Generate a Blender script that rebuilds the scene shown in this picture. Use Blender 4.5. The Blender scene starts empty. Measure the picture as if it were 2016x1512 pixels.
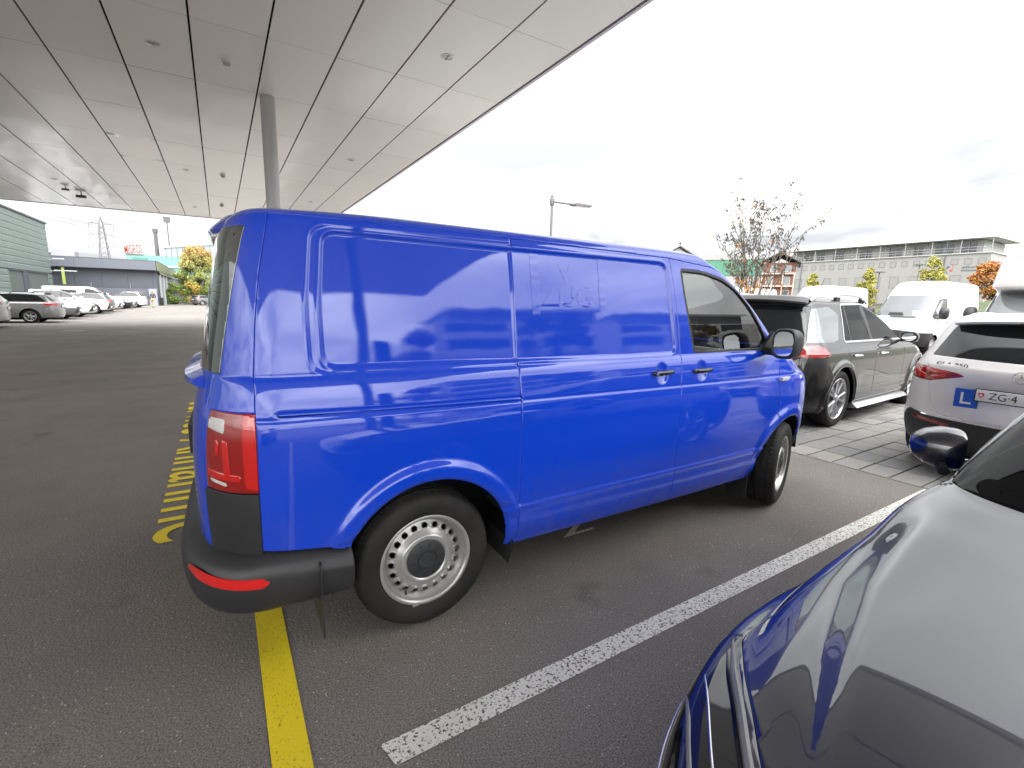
import bpy, bmesh, math, random
import numpy as np
from mathutils import Vector, Matrix

random.seed(7); RNG = np.random.default_rng(7)
R = math.radians
SC = bpy.context.scene
COL = SC.collection

# ------------------------------------------------------------------ camera
cam_d = bpy.data.cameras.new("camera"); cam = bpy.data.objects.new("camera", cam_d); COL.objects.link(cam)
CAM = Vector((-0.7613, -1.9098, 1.5672))
_y, _p, _r = 1.0151, -0.1740, 0.0244
_f = Vector((math.cos(_p)*math.cos(_y), math.cos(_p)*math.sin(_y), math.sin(_p)))
_rt = _f.cross(Vector((0, 0, 1))).normalized(); _up = _rt.cross(_f)
_r2 = math.cos(_r)*_rt + math.sin(_r)*_up; _u2 = -math.sin(_r)*_rt + math.cos(_r)*_up
cam.matrix_world = Matrix(((_r2.x, _u2.x, -_f.x, CAM.x), (_r2.y, _u2.y, -_f.y, CAM.y), (_r2.z, _u2.z, -_f.z, CAM.z), (0, 0, 0, 1)))
cam_d.sensor_width = 36; cam_d.lens = 923.05/2016*36; cam_d.clip_start = 0.03; cam_d.clip_end = 4000
SC.camera = cam

# ------------------------------------------------------------------ light
W = bpy.data.worlds.new("World"); SC.world = W; W.use_nodes = True
def setup_world():
    nt = W.node_tree; nt.nodes.clear(); N = nt.nodes.new; L = nt.links.new
    out = N("ShaderNodeOutputWorld"); bg = N("ShaderNodeBackground"); bg.inputs[1].default_value = 0.1
    sky = N("ShaderNodeTexSky"); sky.sky_type = 'NISHITA'; sky.sun_disc = False
    sky.sun_elevation = R(38); sky.sun_rotation = R(SUN_ROT); sky.air_density = 1.0; sky.dust_density = 2.0
    tc = N("ShaderNodeTexCoord"); sep = N("ShaderNodeSeparateXYZ"); L(tc.outputs["Generated"], sep.inputs[0])
    # overcast dome: brighter towards the zenith, the same in every direction
    ramp = N("ShaderNodeMapRange"); ramp.inputs[1].default_value = 0.0; ramp.inputs[2].default_value = 0.6
    ramp.inputs[3].default_value = SKY_H*10; ramp.inputs[4].default_value = SKY_Z*10; L(sep.outputs[2], ramp.inputs[0])
    # cloud sheets projected on a plane overhead
    add = N("ShaderNodeMath"); add.operation = 'ADD'; add.inputs[1].default_value = 0.12; L(sep.outputs[2], add.inputs[0])
    mx = N("ShaderNodeMath"); mx.operation = 'MAXIMUM'; mx.inputs[1].default_value = 0.05; L(add.outputs[0], mx.inputs[0])
    dx = N("ShaderNodeMath"); dx.operation = 'DIVIDE'; L(sep.outputs[0], dx.inputs[0]); L(mx.outputs[0], dx.inputs[1])
    dy = N("ShaderNodeMath"); dy.operation = 'DIVIDE'; L(sep.outputs[1], dy.inputs[0]); L(mx.outputs[0], dy.inputs[1])
    cmb = N("ShaderNodeCombineXYZ"); L(dx.outputs[0], cmb.inputs[0]); L(dy.outputs[0], cmb.inputs[1])
    n1 = N("ShaderNodeTexNoise"); n1.inputs["Scale"].default_value = 0.8; n1.inputs["Detail"].default_value = 5; n1.inputs["Roughness"].default_value = 0.5
    n1.inputs["Distortion"].default_value = 0.4; L(cmb.outputs[0], n1.inputs["Vector"])
    cr = N("ShaderNodeValToRGB"); e = cr.color_ramp.elements
    e[0].position = 0.36; e[0].color = (0.50, 0.51, 0.53, 1); e[1].position = 0.60; e[1].color = (1, 1, 1.0, 1); L(n1.outputs[0], cr.inputs[0])
    # the cloud is brighter round the hidden sun
    dp = N("ShaderNodeVectorMath"); dp.operation = 'DOT_PRODUCT'; L(tc.outputs["Generated"], dp.inputs[0])
    dp.inputs[1].default_value = (math.sin(R(SUN_ROT))*math.cos(R(38)), math.cos(R(SUN_ROT))*math.cos(R(38)), math.sin(R(38)))
    gl = N("ShaderNodeMapRange"); gl.interpolation_type = 'SMOOTHSTEP'; gl.inputs[1].default_value = -.1; gl.inputs[2].default_value = 1.; gl.inputs[3].default_value = 1.; gl.inputs[4].default_value = SKY_G; L(dp.outputs["Value"], gl.inputs[0])
    mg = N("ShaderNodeMath"); mg.operation = 'MULTIPLY'; L(gl.outputs[0], mg.inputs[0]); L(ramp.outputs[0], mg.inputs[1]); ramp = mg
    mul = N("ShaderNodeVectorMath"); mul.operation = 'MULTIPLY'; L(cr.outputs[0], mul.inputs[0])
    c2 = N("ShaderNodeCombineXYZ"); [L(ramp.outputs[0], c2.inputs[i]) for i in range(3)]; L(c2.outputs[0], mul.inputs[1])
    mix = N("ShaderNodeMix"); mix.data_type = 'RGBA'; mix.inputs[0].default_value = 0.9
    L(sky.outputs[0], mix.inputs[6]); L(mul.outputs[0], mix.inputs[7])
    L(mix.outputs[2], bg.inputs[0]); L(bg.outputs[0], out.inputs[0])
SUN_ROT = 200.0; SKY_H = 1.10; SKY_Z = 2.25; SKY_G = 3.9
setup_world()
sun_d = bpy.data.lights.new("sun", 'SUN'); sun_d.energy = 0.8; sun_d.angle = R(30); sun_d.color = (1, 0.97, 0.92)
sun = bpy.data.objects.new("sun", sun_d); COL.objects.link(sun)
_sd = Vector((math.sin(R(SUN_ROT))*math.cos(R(38)), math.cos(R(SUN_ROT))*math.cos(R(38)), math.sin(R(38))))
sun.rotation_euler = _sd.to_track_quat('Z', 'Y').to_euler()
SC.view_settings.view_transform = 'Standard'; SC.view_settings.look = 'None'
SC.view_settings.exposure = 0.36; SC.view_settings.gamma = 1.0; SC.view_settings.use_curve_mapping = False
SC.render.engine = 'CYCLES'
SC.cycles.max_bounces = 8; SC.cycles.glossy_bounces = 5; SC.cycles.transmission_bounces = 6; SC.cycles.transparent_max_bounces = 12
SC.cycles.caustics_reflective = False; SC.cycles.caustics_refractive = False
SC.cycles.sample_clamp_indirect = 6.0
SC.cycles.use_denoising = True

# ------------------------------------------------------------------ materials
MATS = {}
def mat(name, col=(.5, .5, .5), rough=.5, metal=0., coat=0., coat_rough=.03, ior=1.5, coat_ior=1.5, var=0.0, vscale=8., bump=0., bscale=60., emit=None,
        trans=0., spec=.5, rvar=0., col2=None, c2scale=3., c2lo=.45, c2hi=.6, flake=0.):
    if name in MATS: return MATS[name]
    m = bpy.data.materials.new(name); m.use_nodes = True; nt = m.node_tree; N = nt.nodes.new; L = nt.links.new
    b = nt.nodes["Principled BSDF"]
    b.inputs["Base Color"].default_value = (*col, 1); b.inputs["Roughness"].default_value = rough; b.inputs["Metallic"].default_value = metal
    b.inputs["IOR"].default_value = ior; b.inputs["Coat Weight"].default_value = coat; b.inputs["Coat Roughness"].default_value = coat_rough
    b.inputs["Coat IOR"].default_value = coat_ior; b.inputs["Transmission Weight"].default_value = trans; b.inputs["Specular IOR Level"].default_value = spec
    if emit: b.inputs["Emission Color"].default_value = (*emit[:3], 1); b.inputs["Emission Strength"].default_value = emit[3]
    tc = None
    def coord():
        nonlocal tc
        if tc is None: tc = N("ShaderNodeTexCoord")
        return tc.outputs["Object"]
    def noise(s, d=4, r=.55):
        n = N("ShaderNodeTexNoise"); n.inputs["Scale"].default_value = s; n.inputs["Detail"].default_value = d; n.inputs["Roughness"].default_value = r
        L(coord(), n.inputs["Vector"]); return n
    cs = None
    if col2:
        n = noise(c2scale, 5, .6); mr = N("ShaderNodeMapRange"); mr.inputs[1].default_value = c2lo; mr.inputs[2].default_value = c2hi; L(n.outputs[0], mr.inputs[0])
        mx = N("ShaderNodeMix"); mx.data_type = 'RGBA'; mx.inputs[6].default_value = (*col, 1); mx.inputs[7].default_value = (*col2, 1); L(mr.outputs[0], mx.inputs[0])
        cs = mx.outputs[2]
    if var > 0:
        n = noise(vscale); mr = N("ShaderNodeMapRange"); mr.inputs[1].default_value = .25; mr.inputs[2].default_value = .75
        mr.inputs[3].default_value = 1-var; mr.inputs[4].default_value = 1+var; L(n.outputs[0], mr.inputs[0])
        hs = N("ShaderNodeHueSaturation"); L(mr.outputs[0], hs.inputs["Value"])
        if cs: L(cs, hs.inputs["Color"])
        else: hs.inputs["Color"].default_value = (*col, 1)
        cs = hs.outputs[0]
    if cs: L(cs, b.inputs["Base Color"])
    if rvar > 0:
        n = noise(vscale*.7); mr = N("ShaderNodeMapRange"); mr.inputs[1].default_value = .3; mr.inputs[2].default_value = .7
        mr.inputs[3].default_value = max(.0, rough-rvar); mr.inputs[4].default_value = rough+rvar; L(n.outputs[0], mr.inputs[0]); L(mr.outputs[0], b.inputs["Roughness"])
    if bump > 0:
        n = noise(bscale, 3); bp = N("ShaderNodeBump"); bp.inputs["Strength"].default_value = bump; bp.inputs["Distance"].default_value = .002
        L(n.outputs[0], bp.inputs["Height"]); L(bp.outputs[0], b.inputs["Normal"])
    MATS[name] = m; return m

def glass_mat(name, tint=(.8, .9, .86), refl=1.45, base=.0, alpha_dark=None, rough=.0):
    """thin window pane: tinted see-through plus a Fresnel reflection"""
    if name in MATS: return MATS[name]
    m = bpy.data.materials.new(name); m.use_nodes = True; nt = m.node_tree; nt.nodes.clear(); N = nt.nodes.new; L = nt.links.new
    out = N("ShaderNodeOutputMaterial"); t = N("ShaderNodeBsdfTransparent"); t.inputs[0].default_value = (*tint, 1)
    g = N("ShaderNodeBsdfGlossy"); g.inputs["Roughness"].default_value = rough; g.inputs[0].default_value = (1, 1, 1, 1)
    fr = N("ShaderNodeFresnel"); fr.inputs[0].default_value = refl
    geo = N("ShaderNodeNewGeometry"); mi = N("ShaderNodeMath"); mi.operation = 'MULTIPLY_ADD'
    # the same Fresnel from either face
    fr2 = N("ShaderNodeMath"); fr2.operation = 'MINIMUM'; fr2.inputs[1].default_value = .9
    lw = N("ShaderNodeLayerWeight"); lw.inputs[0].default_value = .12
    L(lw.outputs["Fresnel"], fr2.inputs[0])
    ad = N("ShaderNodeMath"); ad.operation = 'ADD'; ad.inputs[1].default_value = base; L(fr2.outputs[0], ad.inputs[0])
    nt.nodes.remove(fr); nt.nodes.remove(geo); nt.nodes.remove(mi)
    mx = N("ShaderNodeMixShader"); L(ad.outputs[0], mx.inputs[0]); L(t.outputs[0], mx.inputs[1]); L(g.outputs[0], mx.inputs[2])
    L(mx.outputs[0], out.inputs[0]); MATS[name] = m; return m

# ------------------------------------------------------------------ objects
def link(o, parent=None):
    COL.objects.link(o)
    if parent is not None: o.parent = parent
    return o
def tag(o, label=None, cat=None, group=None, kind=None):
    if label: o["label"] = label
    if cat: o["category"] = cat
    if group: o["group"] = group
    if kind: o["kind"] = kind
    return o
def thing(name, label, cat, loc=(0, 0, 0), rz=0, group=None):
    o = bpy.data.objects.new(name, None); o.empty_display_size = .2; COL.objects.link(o)
    o.location = loc; o.rotation_euler = (0, 0, rz); return tag(o, label, cat, group)
def mobj(name, V, F, m, parent=None, smooth=True, loc=None, rot=None, auto=None):
    me = bpy.data.meshes.new(name); me.from_pydata([tuple(map(float, v)) for v in V] if not isinstance(V, np.ndarray) else V[:, :3].tolist(), [], [tuple(int(i) for i in f) for f in F])
    me.validate(); me.update()
    if smooth: me.polygons.foreach_set("use_smooth", [True]*len(me.polygons))
    if auto is not None: me.set_sharp_from_angle(angle=R(auto))
    if isinstance(m, (list, tuple)): [me.materials.append(x) for x in m]
    else: me.materials.append(m)
    o = bpy.data.objects.new(name, me); link(o, parent)
    if loc is not None: o.location = loc
    if rot is not None: o.rotation_euler = rot
    return o
class MB:
    """collects simple shapes and links them as ONE mesh object"""
    def __init__(s): s.V = []; s.F = []; s.M = []; s.mi = 0
    def add(s, V, F):
        b = len(s.V); s.V += [tuple(v) for v in V]; s.F += [tuple(i+b for i in f) for f in F]; s.M += [s.mi]*len(F); return s
    def box(s, x0, x1, y0, y1, z0, z1):
        return s.add([(x0, y0, z0), (x1, y0, z0), (x1, y1, z0), (x0, y1, z0), (x0, y0, z1), (x1, y0, z1), (x1, y1, z1), (x0, y1, z1)],
              [(0, 3, 2, 1), (4, 5, 6, 7), (0, 1, 5, 4), (1, 2, 6, 5), (2, 3, 7, 6), (3, 0, 4, 7)])
    def tube(s, pts, rad, n=8, caps=True):
        pts = [Vector(p) for p in pts]; rad = [rad]*len(pts) if not hasattr(rad, '__len__') else rad
        V = []; F = []
        for i, p in enumerate(pts):
            d = (pts[min(i+1, len(pts)-1)]-pts[max(i-1, 0)]).normalized()
            a = d.cross(Vector((0, 0, 1)) if abs(d.z) < .95 else Vector((1, 0, 0))).normalized(); b = d.cross(a)
            for k in range(n):
                t = 2*math.pi*k/n; V.append(p+rad[i]*(math.cos(t)*a+math.sin(t)*b))
        for i in range(len(pts)-1):
            for k in range(n): F.append((i*n+k, i*n+(k+1) % n, (i+1)*n+(k+1) % n, (i+1)*n+k))
        if caps: F.append(tuple(range(n))); F.append(tuple(range(len(V)-1, len(V)-1-n, -1)))
        return s.add(V, F)
    def lathe(s, prof, n=32, axis='z', c=(0, 0, 0), a0=0, a1=2*math.pi):
        """profile of (radius, height)"""
        V = []; F = []; full = abs(a1-a0-2*math.pi) < 1e-6; m = n if full else n+1
        for r, h in prof:
            for k in range(m):
                t = a0+(a1-a0)*k/n; u, v = r*math.cos(t), r*math.sin(t)
                V.append({'z': (c[0]+u, c[1]+v, c[2]+h), 'y': (c[0]+u, c[1]+h, c[2]+v), 'x': (c[0]+h, c[1]+u, c[2]+v)}[axis])
        for i in range(len(prof)-1):
            for k in range(n):
                k2 = (k+1) % m; F.append((i*m+k, i*m+k2, (i+1)*m+k2, (i+1)*m+k))
        return s.add(V, F)
    def prism(s, poly, y0, y1, axis='y'):
        """polygon in the plane normal to axis, extruded"""
        n = len(poly)
        def P(a, b, h): return {'y': (a, h, b), 'z': (a, b, h), 'x': (h, a, b)}[axis]
        V = [P(a, b, y0) for a, b in poly]+[P(a, b, y1) for a, b in poly]
        F = [tuple(range(n)), tuple(range(2*n-1, n-1, -1))]+[(i, i+n, (i+1) % n+n, (i+1) % n) for i in range(n)]
        return s.add(V, F)
    def sphere(s, c, r, nu=12, nv=8, sc=(1, 1, 1)):
        V = []; F = []
        for j in range(nv+1):
            t = math.pi*j/nv
            for i in range(nu):
                a = 2*math.pi*i/nu; V.append((c[0]+r*sc[0]*math.sin(t)*math.cos(a), c[1]+r*sc[1]*math.sin(t)*math.sin(a), c[2]+r*sc[2]*math.cos(t)))
        for j in range(nv):
            for i in range(nu): F.append((j*nu+i, j*nu+(i+1) % nu, (j+1)*nu+(i+1) % nu, (j+1)*nu+i))
        return s.add(V, F)
    def build(s, name, m, parent=None, smooth=False, auto=35, loc=None, rot=None, bevel=0):
        me = bpy.data.meshes.new(name); me.from_pydata(s.V, [], s.F); me.validate()
        bm = bmesh.new(); bm.from_mesh(me)
        if not isinstance(m, (list, tuple)): bmesh.ops.remove_doubles(bm, verts=bm.verts, dist=1e-5)
        bmesh.ops.recalc_face_normals(bm, faces=bm.faces)
        if bevel > 0:
            ed = [e for e in bm.edges if len(e.link_faces) == 2 and e.calc_face_angle(0) > .5]
            bmesh.ops.bevel(bm, geom=ed, offset=bevel, segments=2, profile=.6, affect='EDGES', clamp_overlap=True); smooth = True
        bm.to_mesh(me); bm.free()
        if isinstance(m, (list, tuple)):
            [me.materials.append(x) for x in m]
            if len(me.polygons) == len(s.M): me.polygons.foreach_set("material_index", s.M)
        else: me.materials.append(m)
        me.polygons.foreach_set("use_smooth", [bool(smooth)]*len(me.polygons))
        if smooth: me.set_sharp_from_angle(angle=R(auto))
        o = bpy.data.objects.new(name, me); link(o, parent)
        if loc is not None: o.location = loc
        if rot is not None: o.rotation_euler = rot
        return o
def text_mesh(name, txt, size, m, parent=None, extrude=0., offset=0., ax='CENTER', ay='CENTER', sx=1., sy=1.):
    c = bpy.data.curves.new(name, 'FONT'); c.body = txt; c.size = size; c.align_x = ax; c.align_y = ay; c.extrude = extrude; c.offset = offset; c.resolution_u = 4
    t = bpy.data.objects.new(name, c); COL.objects.link(t); bpy.context.view_layer.update()
    me = bpy.data.meshes.new_from_object(t.evaluated_get(bpy.context.evaluated_depsgraph_get())); bpy.data.objects.remove(t); bpy.data.curves.remove(c)
    me.transform(Matrix.Diagonal((sx, sy, 1, 1))); me.materials.clear(); me.materials.append(m); me.name = name
    return link(bpy.data.objects.new(name, me), parent)
def copy_tree(o, parent=None):
    c = o.copy(); COL.objects.link(c); c.parent = parent
    for ch in [x for x in o.children]: copy_tree(ch, c)
    return c

# ------------------------------------------------------------------ surface clipping
def psdf(P, poly):
    """signed distance of points (n,2) to a closed polygon, negative inside"""
    poly = np.asarray(poly, float); n = len(poly); d = np.full(len(P), 1e9); ins = np.zeros(len(P), bool)
    for i in range(n):
        a = poly[i]; b = poly[(i+1) % n]; e = b-a; w = P-a
        t = np.clip((w@e)/(e@e+1e-12), 0, 1); d = np.minimum(d, ((w-t[:, None]*e)**2).sum(1))
        c = (a[1] > P[:, 1]) != (b[1] > P[:, 1])
        with np.errstate(divide='ignore', invalid='ignore'): xx = (b[0]-a[0])*(P[:, 1]-a[1])/(b[1]-a[1]+1e-300)+a[0]
        ins ^= c & (P[:, 0] < xx)
    d = np.sqrt(d); return np.where(ins, -d, d)
def rpoly(poly, r, n=5):
    """round the corners of a polygon"""
    out = []; m = len(poly)
    for i in range(m):
        p0, p, p1 = (np.array(poly[(i+k) % m], float) for k in (-1, 0, 1))
        a = (p0-p); b = (p1-p); la, lb = np.linalg.norm(a), np.linalg.norm(b); rr = min(r if not hasattr(r, '__len__') else r[i], la*.45, lb*.45)
        if rr < 1e-5: out.append(tuple(p)); continue
        s = p+a/la*rr; e = p+b/lb*rr
        for k in range(n+1):
            t = k/n; out.append(tuple((1-t)**2*s+2*t*(1-t)*p+t*t*e))
    return out
class Surf:
    """mesh with attributes: A (n,k), first three columns the position; Q quads; P other polygons"""
    def __init__(s, A, Q, P=None): s.A = A; s.Q = Q; s.P = P or []
    def clip(s, S):
        """keep where S <= 0"""
        A, Q = s.A, s.Q; ok = S <= 0
        c = ok[Q].sum(1) if len(Q) else np.zeros(0)
        full = Q[c == 4] if len(Q) else Q
        mixed = [tuple(q) for q in Q[(c > 0) & (c < 4)]] if len(Q) else []
        P = []
        for p in s.P:
            k = sum(ok[i] for i in p)
            if k == len(p): P.append(p)
            elif k: mixed.append(p)
        cache = {}; new = []; base = len(A)
        def cut(i, j):
            key = (i, j) if i < j else (j, i)
            if key not in cache:
                t = S[key[0]]/(S[key[0]]-S[key[1]]); t = min(max(t, 0.), 1.)
                new.append(A[key[0]]*(1-t)+A[key[1]]*t); cache[key] = base+len(new)-1
            return cache[key]
        for p in mixed:
            o = []
            for a in range(len(p)):
                i, j = p[a], p[(a+1) % len(p)]
                if ok[i]: o.append(i)
                if ok[i] != ok[j]: o.append(cut(i, j))
            if len(o) >= 3: P.append(tuple(o))
        A2 = np.vstack([A]+[np.array(new)]) if new else A
        return Surf(A2, full, P).compact()
    def compact(s):
        used = np.zeros(len(s.A), bool)
        if len(s.Q): used[s.Q.ravel()] = True
        for p in s.P: used[list(p)] = True
        m = np.cumsum(used)-1
        return Surf(s.A[used], m[s.Q] if len(s.Q) else s.Q, [tuple(int(m[i]) for i in p) for p in s.P])
    def faces(s): return [tuple(q) for q in s.Q.tolist()]+list(s.P)
    def normals(s):
        A = s.A[:, :3]; N = np.zeros_like(A)
        if len(s.Q):
            n = np.cross(A[s.Q[:, 2]]-A[s.Q[:, 0]], A[s.Q[:, 3]]-A[s.Q[:, 1]])
            for k in range(4): np.add.at(N, s.Q[:, k], n)
        for p in s.P:
            n = np.cross(A[p[1]]-A[p[0]], A[p[2]]-A[p[0]])
            for i in p: N[i] += n
        return N/(np.linalg.norm(N, axis=1)[:, None]+1e-12)
    def build(s, name, m, parent=None, fold=0., round_=.0015, inset=0.):
        if len(s.Q)+len(s.P) == 0: return None
        A = s.A[:, :3].copy(); N = s.normals(); F = s.faces()
        if inset: A = A-N*inset
        if fold > 0:
            cnt = {}
            for f in F:
                for a in range(len(f)):
                    i, j = f[a], f[(a+1) % len(f)]; k = (i, j) if i < j else (j, i)
                    cnt[k] = None if k in cnt else (i, j)
            be = [v for v in cnt.values() if v]
            out = {}
            for i, j in be:
                d = A[j]-A[i]; ln = np.linalg.norm(d)
                if ln < 1e-7: continue
                d /= ln
                for v in (i, j): out[v] = out.get(v, 0)+np.cross(d, N[v])
            idx1 = {}; V = [A]; extra = []
            n0 = len(A)
            for v, o in out.items():
                o = o/(np.linalg.norm(o)+1e-9); idx1[v] = n0+len(extra)
                a1 = A[v]+o*round_-N[v]*round_*1.2; extra += [a1, a1-N[v]*fold]
            for i, j in be:
                if i in idx1 and j in idx1:
                    a, b = idx1[i], idx1[j]; F.append((j, i, a, b)); F.append((b, a, a+1, b+1))
            A = np.vstack([A, np.array(extra)])
        return mobj(name, A, F, m, parent)
def grid_quads(nu, nv, wrap=False):
    i = np.arange(nu-1 if not wrap else nu); j = np.arange(nv-1); I, J = np.meshgrid(i, j, indexing='ij')
    I2 = (I+1) % nu
    return np.stack([I*nv+J, I2*nv+J, I2*nv+J+1, I*nv+J+1], -1).reshape(-1, 4)
def sstep(x, a, b):
    t = np.clip((x-a)/(b-a), 0, 1); return t*t*(3-2*t)
# ================================================================== loft used for vans and greenhouses
def loft(rows, Wd, rear_t, side_fixed, side_n, front_t, XR0, keys=None, zwarp=None, pr=(2.0, 4.0), pf=(2.0, 2.8)):
    """rows: arrays z, ins, xr, xf, xs (start of the front corner). returns A (nu*nv, 5): x y z and the slice coords"""
    z, ins, xr, xf, xs = (np.asarray(a, float) for a in rows); c = Wd/2; nv = len(z)
    cols = []
    by = c-ins
    for t in rear_t:                                   # 0 = centre, pi/2 = side
        ct = max(math.cos(t), 0)**(2/pr[0]); st = math.sin(t)**(2/pr[1])
        cols.append((XR0-(XR0-xr)*ct, c-by*st, t-math.pi/2))
    for x in side_fixed: cols.append((np.full(nv, x), c-by, 0.))
    x0 = side_fixed[-1] if len(side_fixed) else XR0
    for k in range(1, side_n+1): cols.append((x0+(xs-x0)*k/side_n, c-by, 0.))
    for t in front_t:                                  # pi/2 = side, 0 = centre
        ct = max(math.cos(t), 0)**(2/pf[0]); st = math.sin(t)**(2/pf[1])
        cols.append((xs+(xf-xs)*ct, c-by*st, math.pi/2-t))
    X = np.array([a[0] for a in cols]); Y = np.array([a[1] for a in cols]); Z = np.tile(z, (len(cols), 1))
    if zwarp is not None: Z = Z+zwarp(X, Z)
    Wt = np.array([math.cos(min(abs(a[2]), math.pi/2)) for a in cols])[:, None]*np.ones(nv)
    return X, Y, Z, Wt
def pchip(x, y, xq):
    x = np.asarray(x, float); y = np.asarray(y, float); h = np.diff(x); d = np.diff(y)/h; n = len(x); m = np.zeros(n)
    for i in range(1, n-1):
        if d[i-1]*d[i] > 0: w1 = 2*h[i]+h[i-1]; w2 = h[i]+2*h[i-1]; m[i] = (w1+w2)/(w1/d[i-1]+w2/d[i])
    m[0], m[-1] = d[0], d[-1]
    i = np.clip(np.searchsorted(x, xq, side='right')-1, 0, n-2); t = (xq-x[i])/h[i]; t2 = t*t; t3 = t2*t
    return (2*t3-3*t2+1)*y[i]+(t3-2*t2+t)*h[i]*m[i]+(-2*t3+3*t2)*y[i+1]+(t3-t2)*h[i]*m[i+1]
def grid_normals(X, Y, Z):
    P = np.stack([X, Y, Z], -1); du = np.gradient(P, axis=0); dv = np.gradient(P, axis=1)
    n = np.cross(du, dv); return n/(np.linalg.norm(n, axis=2)[..., None]+1e-12)
def mirror_surf(s, c, weld=True):
    A2 = s.A.copy(); A2[:, 1] = 2*c-A2[:, 1]; n = len(s.A)
    Q = np.vstack([s.Q, (s.Q[:, ::-1]+n)]) if len(s.Q) else s.Q
    return Surf(np.vstack([s.A, A2]), Q, s.P+[tuple(i+n for i in p[::-1]) for p in s.P])
def weld(o, d=4e-4):
    if o is None: return None
    bm = bmesh.new(); bm.from_mesh(o.data); bmesh.ops.remove_doubles(bm, verts=bm.verts, dist=d); bm.to_mesh(o.data); bm.free()
    return o
def interp_rows(keys, zs):
    """keys: list of (z, ins, xr, xf, xs) in order; zs: parameter = cumulative index"""
    K = np.array(keys, float); return K

# ------------------------------------------------------------------ paints and car materials
BLUE = mat("blue_paint", (.004, .050, .54), rough=.45, coat=1., coat_rough=.012, coat_ior=1.62, spec=.04)
def _orange_peel(m, s=420., st=.018):
    nt = m.node_tree; N = nt.nodes.new; L = nt.links.new
    tc = N("ShaderNodeTexCoord"); n = N("ShaderNodeTexNoise"); n.inputs["Scale"].default_value = s; n.inputs["Detail"].default_value = 1
    n2 = N("ShaderNodeTexNoise"); n2.inputs["Scale"].default_value = 2.2; n2.inputs["Detail"].default_value = 2
    L(tc.outputs["Object"], n.inputs["Vector"]); L(tc.outputs["Object"], n2.inputs["Vector"])
    b = N("ShaderNodeBump"); b.inputs["Strength"].default_value = st; b.inputs["Distance"].default_value = .001; L(n.outputs[0], b.inputs["Height"])
    b2 = N("ShaderNodeBump"); b2.inputs["Strength"].default_value = .10; b2.inputs["Distance"].default_value = .02; L(n2.outputs[0], b2.inputs["Height"]); L(b.outputs[0], b2.inputs["Normal"])
    p = nt.nodes["Principled BSDF"]; L(b2.outputs[0], p.inputs["Coat Normal"])
    # fine road dust and streaks that dull the gloss here and there
    n3 = N("ShaderNodeTexNoise"); n3.inputs["Scale"].default_value = 5; n3.inputs["Detail"].default_value = 6; L(tc.outputs["Object"], n3.inputs["Vector"])
    mr = N("ShaderNodeMapRange"); mr.inputs[1].default_value = .4; mr.inputs[2].default_value = .75; mr.inputs[3].default_value = .004; mr.inputs[4].default_value = .022; L(n3.outputs[0], mr.inputs[0]); L(mr.outputs[0], p.inputs["Coat Roughness"])
_orange_peel(BLUE)
def _road_film(m):
    """dried splashes and road dust on the lower flanks"""
    nt = m.node_tree; N = nt.nodes.new; L = nt.links.new; p = nt.nodes["Principled BSDF"]; tc = N("ShaderNodeTexCoord"); sp = N("ShaderNodeSeparateXYZ"); L(tc.outputs["Object"], sp.inputs[0])
    h = N("ShaderNodeMapRange"); h.inputs[1].default_value = .28; h.inputs[2].default_value = .80; h.inputs[3].default_value = .55; h.inputs[4].default_value = .0; L(sp.outputs[2], h.inputs[0])
    n = N("ShaderNodeTexNoise"); n.inputs["Scale"].default_value = 7; n.inputs["Detail"].default_value = 8; n.inputs["Roughness"].default_value = .7; L(tc.outputs["Object"], n.inputs["Vector"])
    q = N("ShaderNodeMapRange"); q.inputs[1].default_value = .42; q.inputs[2].default_value = .72; q.inputs[3].default_value = .08; q.inputs[4].default_value = .85; L(n.outputs[0], q.inputs[0])
    mu = N("ShaderNodeMath"); mu.operation = 'MULTIPLY'; L(h.outputs[0], mu.inputs[0]); L(q.outputs[0], mu.inputs[1])
    mp = N("ShaderNodeMapping"); mp.inputs["Scale"].default_value = (40, 40, 3.); L(tc.outputs["Object"], mp.inputs[0])
    n2 = N("ShaderNodeTexNoise"); n2.inputs["Scale"].default_value = 1.; n2.inputs["Detail"].default_value = 3; L(mp.outputs[0], n2.inputs["Vector"])
    q2 = N("ShaderNodeMapRange"); q2.inputs[1].default_value = .62; q2.inputs[2].default_value = .80; q2.inputs[3].default_value = 0; q2.inputs[4].default_value = .12; L(n2.outputs[0], q2.inputs[0])
    ad = N("ShaderNodeMath"); ad.operation = 'ADD'; L(mu.outputs[0], ad.inputs[0]); L(q2.outputs[0], ad.inputs[1])
    mx = N("ShaderNodeMix"); mx.data_type = 'RGBA'; mx.inputs[6].default_value = p.inputs["Base Color"].default_value; mx.inputs[7].default_value = (.10, .10, .16, 1); L(ad.outputs[0], mx.inputs[0]); L(mx.outputs[2], p.inputs["Base Color"])
    ro = N("ShaderNodeMapRange"); ro.inputs[1].default_value = 0; ro.inputs[2].default_value = .5; ro.inputs[3].default_value = 1.; ro.inputs[4].default_value = .55; L(ad.outputs[0], ro.inputs[0]); L(ro.outputs[0], p.inputs["Coat Weight"])
_road_film(BLUE)
PLASTIC = mat("grey_plastic", (.022, .022, .024), rough=.42, bump=.25, bscale=900, rvar=.08, vscale=4, spec=.5, var=.12)
BLACKGLOSS = mat("black_gloss", (.008, .008, .009), rough=.12, spec=.6)
RUBBER = mat("tyre_rubber", (.013, .0125, .012), rough=.72, bump=.25, bscale=300, col2=(.026, .024, .021), c2scale=6, c2lo=.4, c2hi=.7, spec=.35)
SEAL = mat("black_seal", (.006, .006, .006), rough=.5)
DARK = mat("dark_void", (.004, .004, .005), rough=.9, spec=.1)
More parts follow.
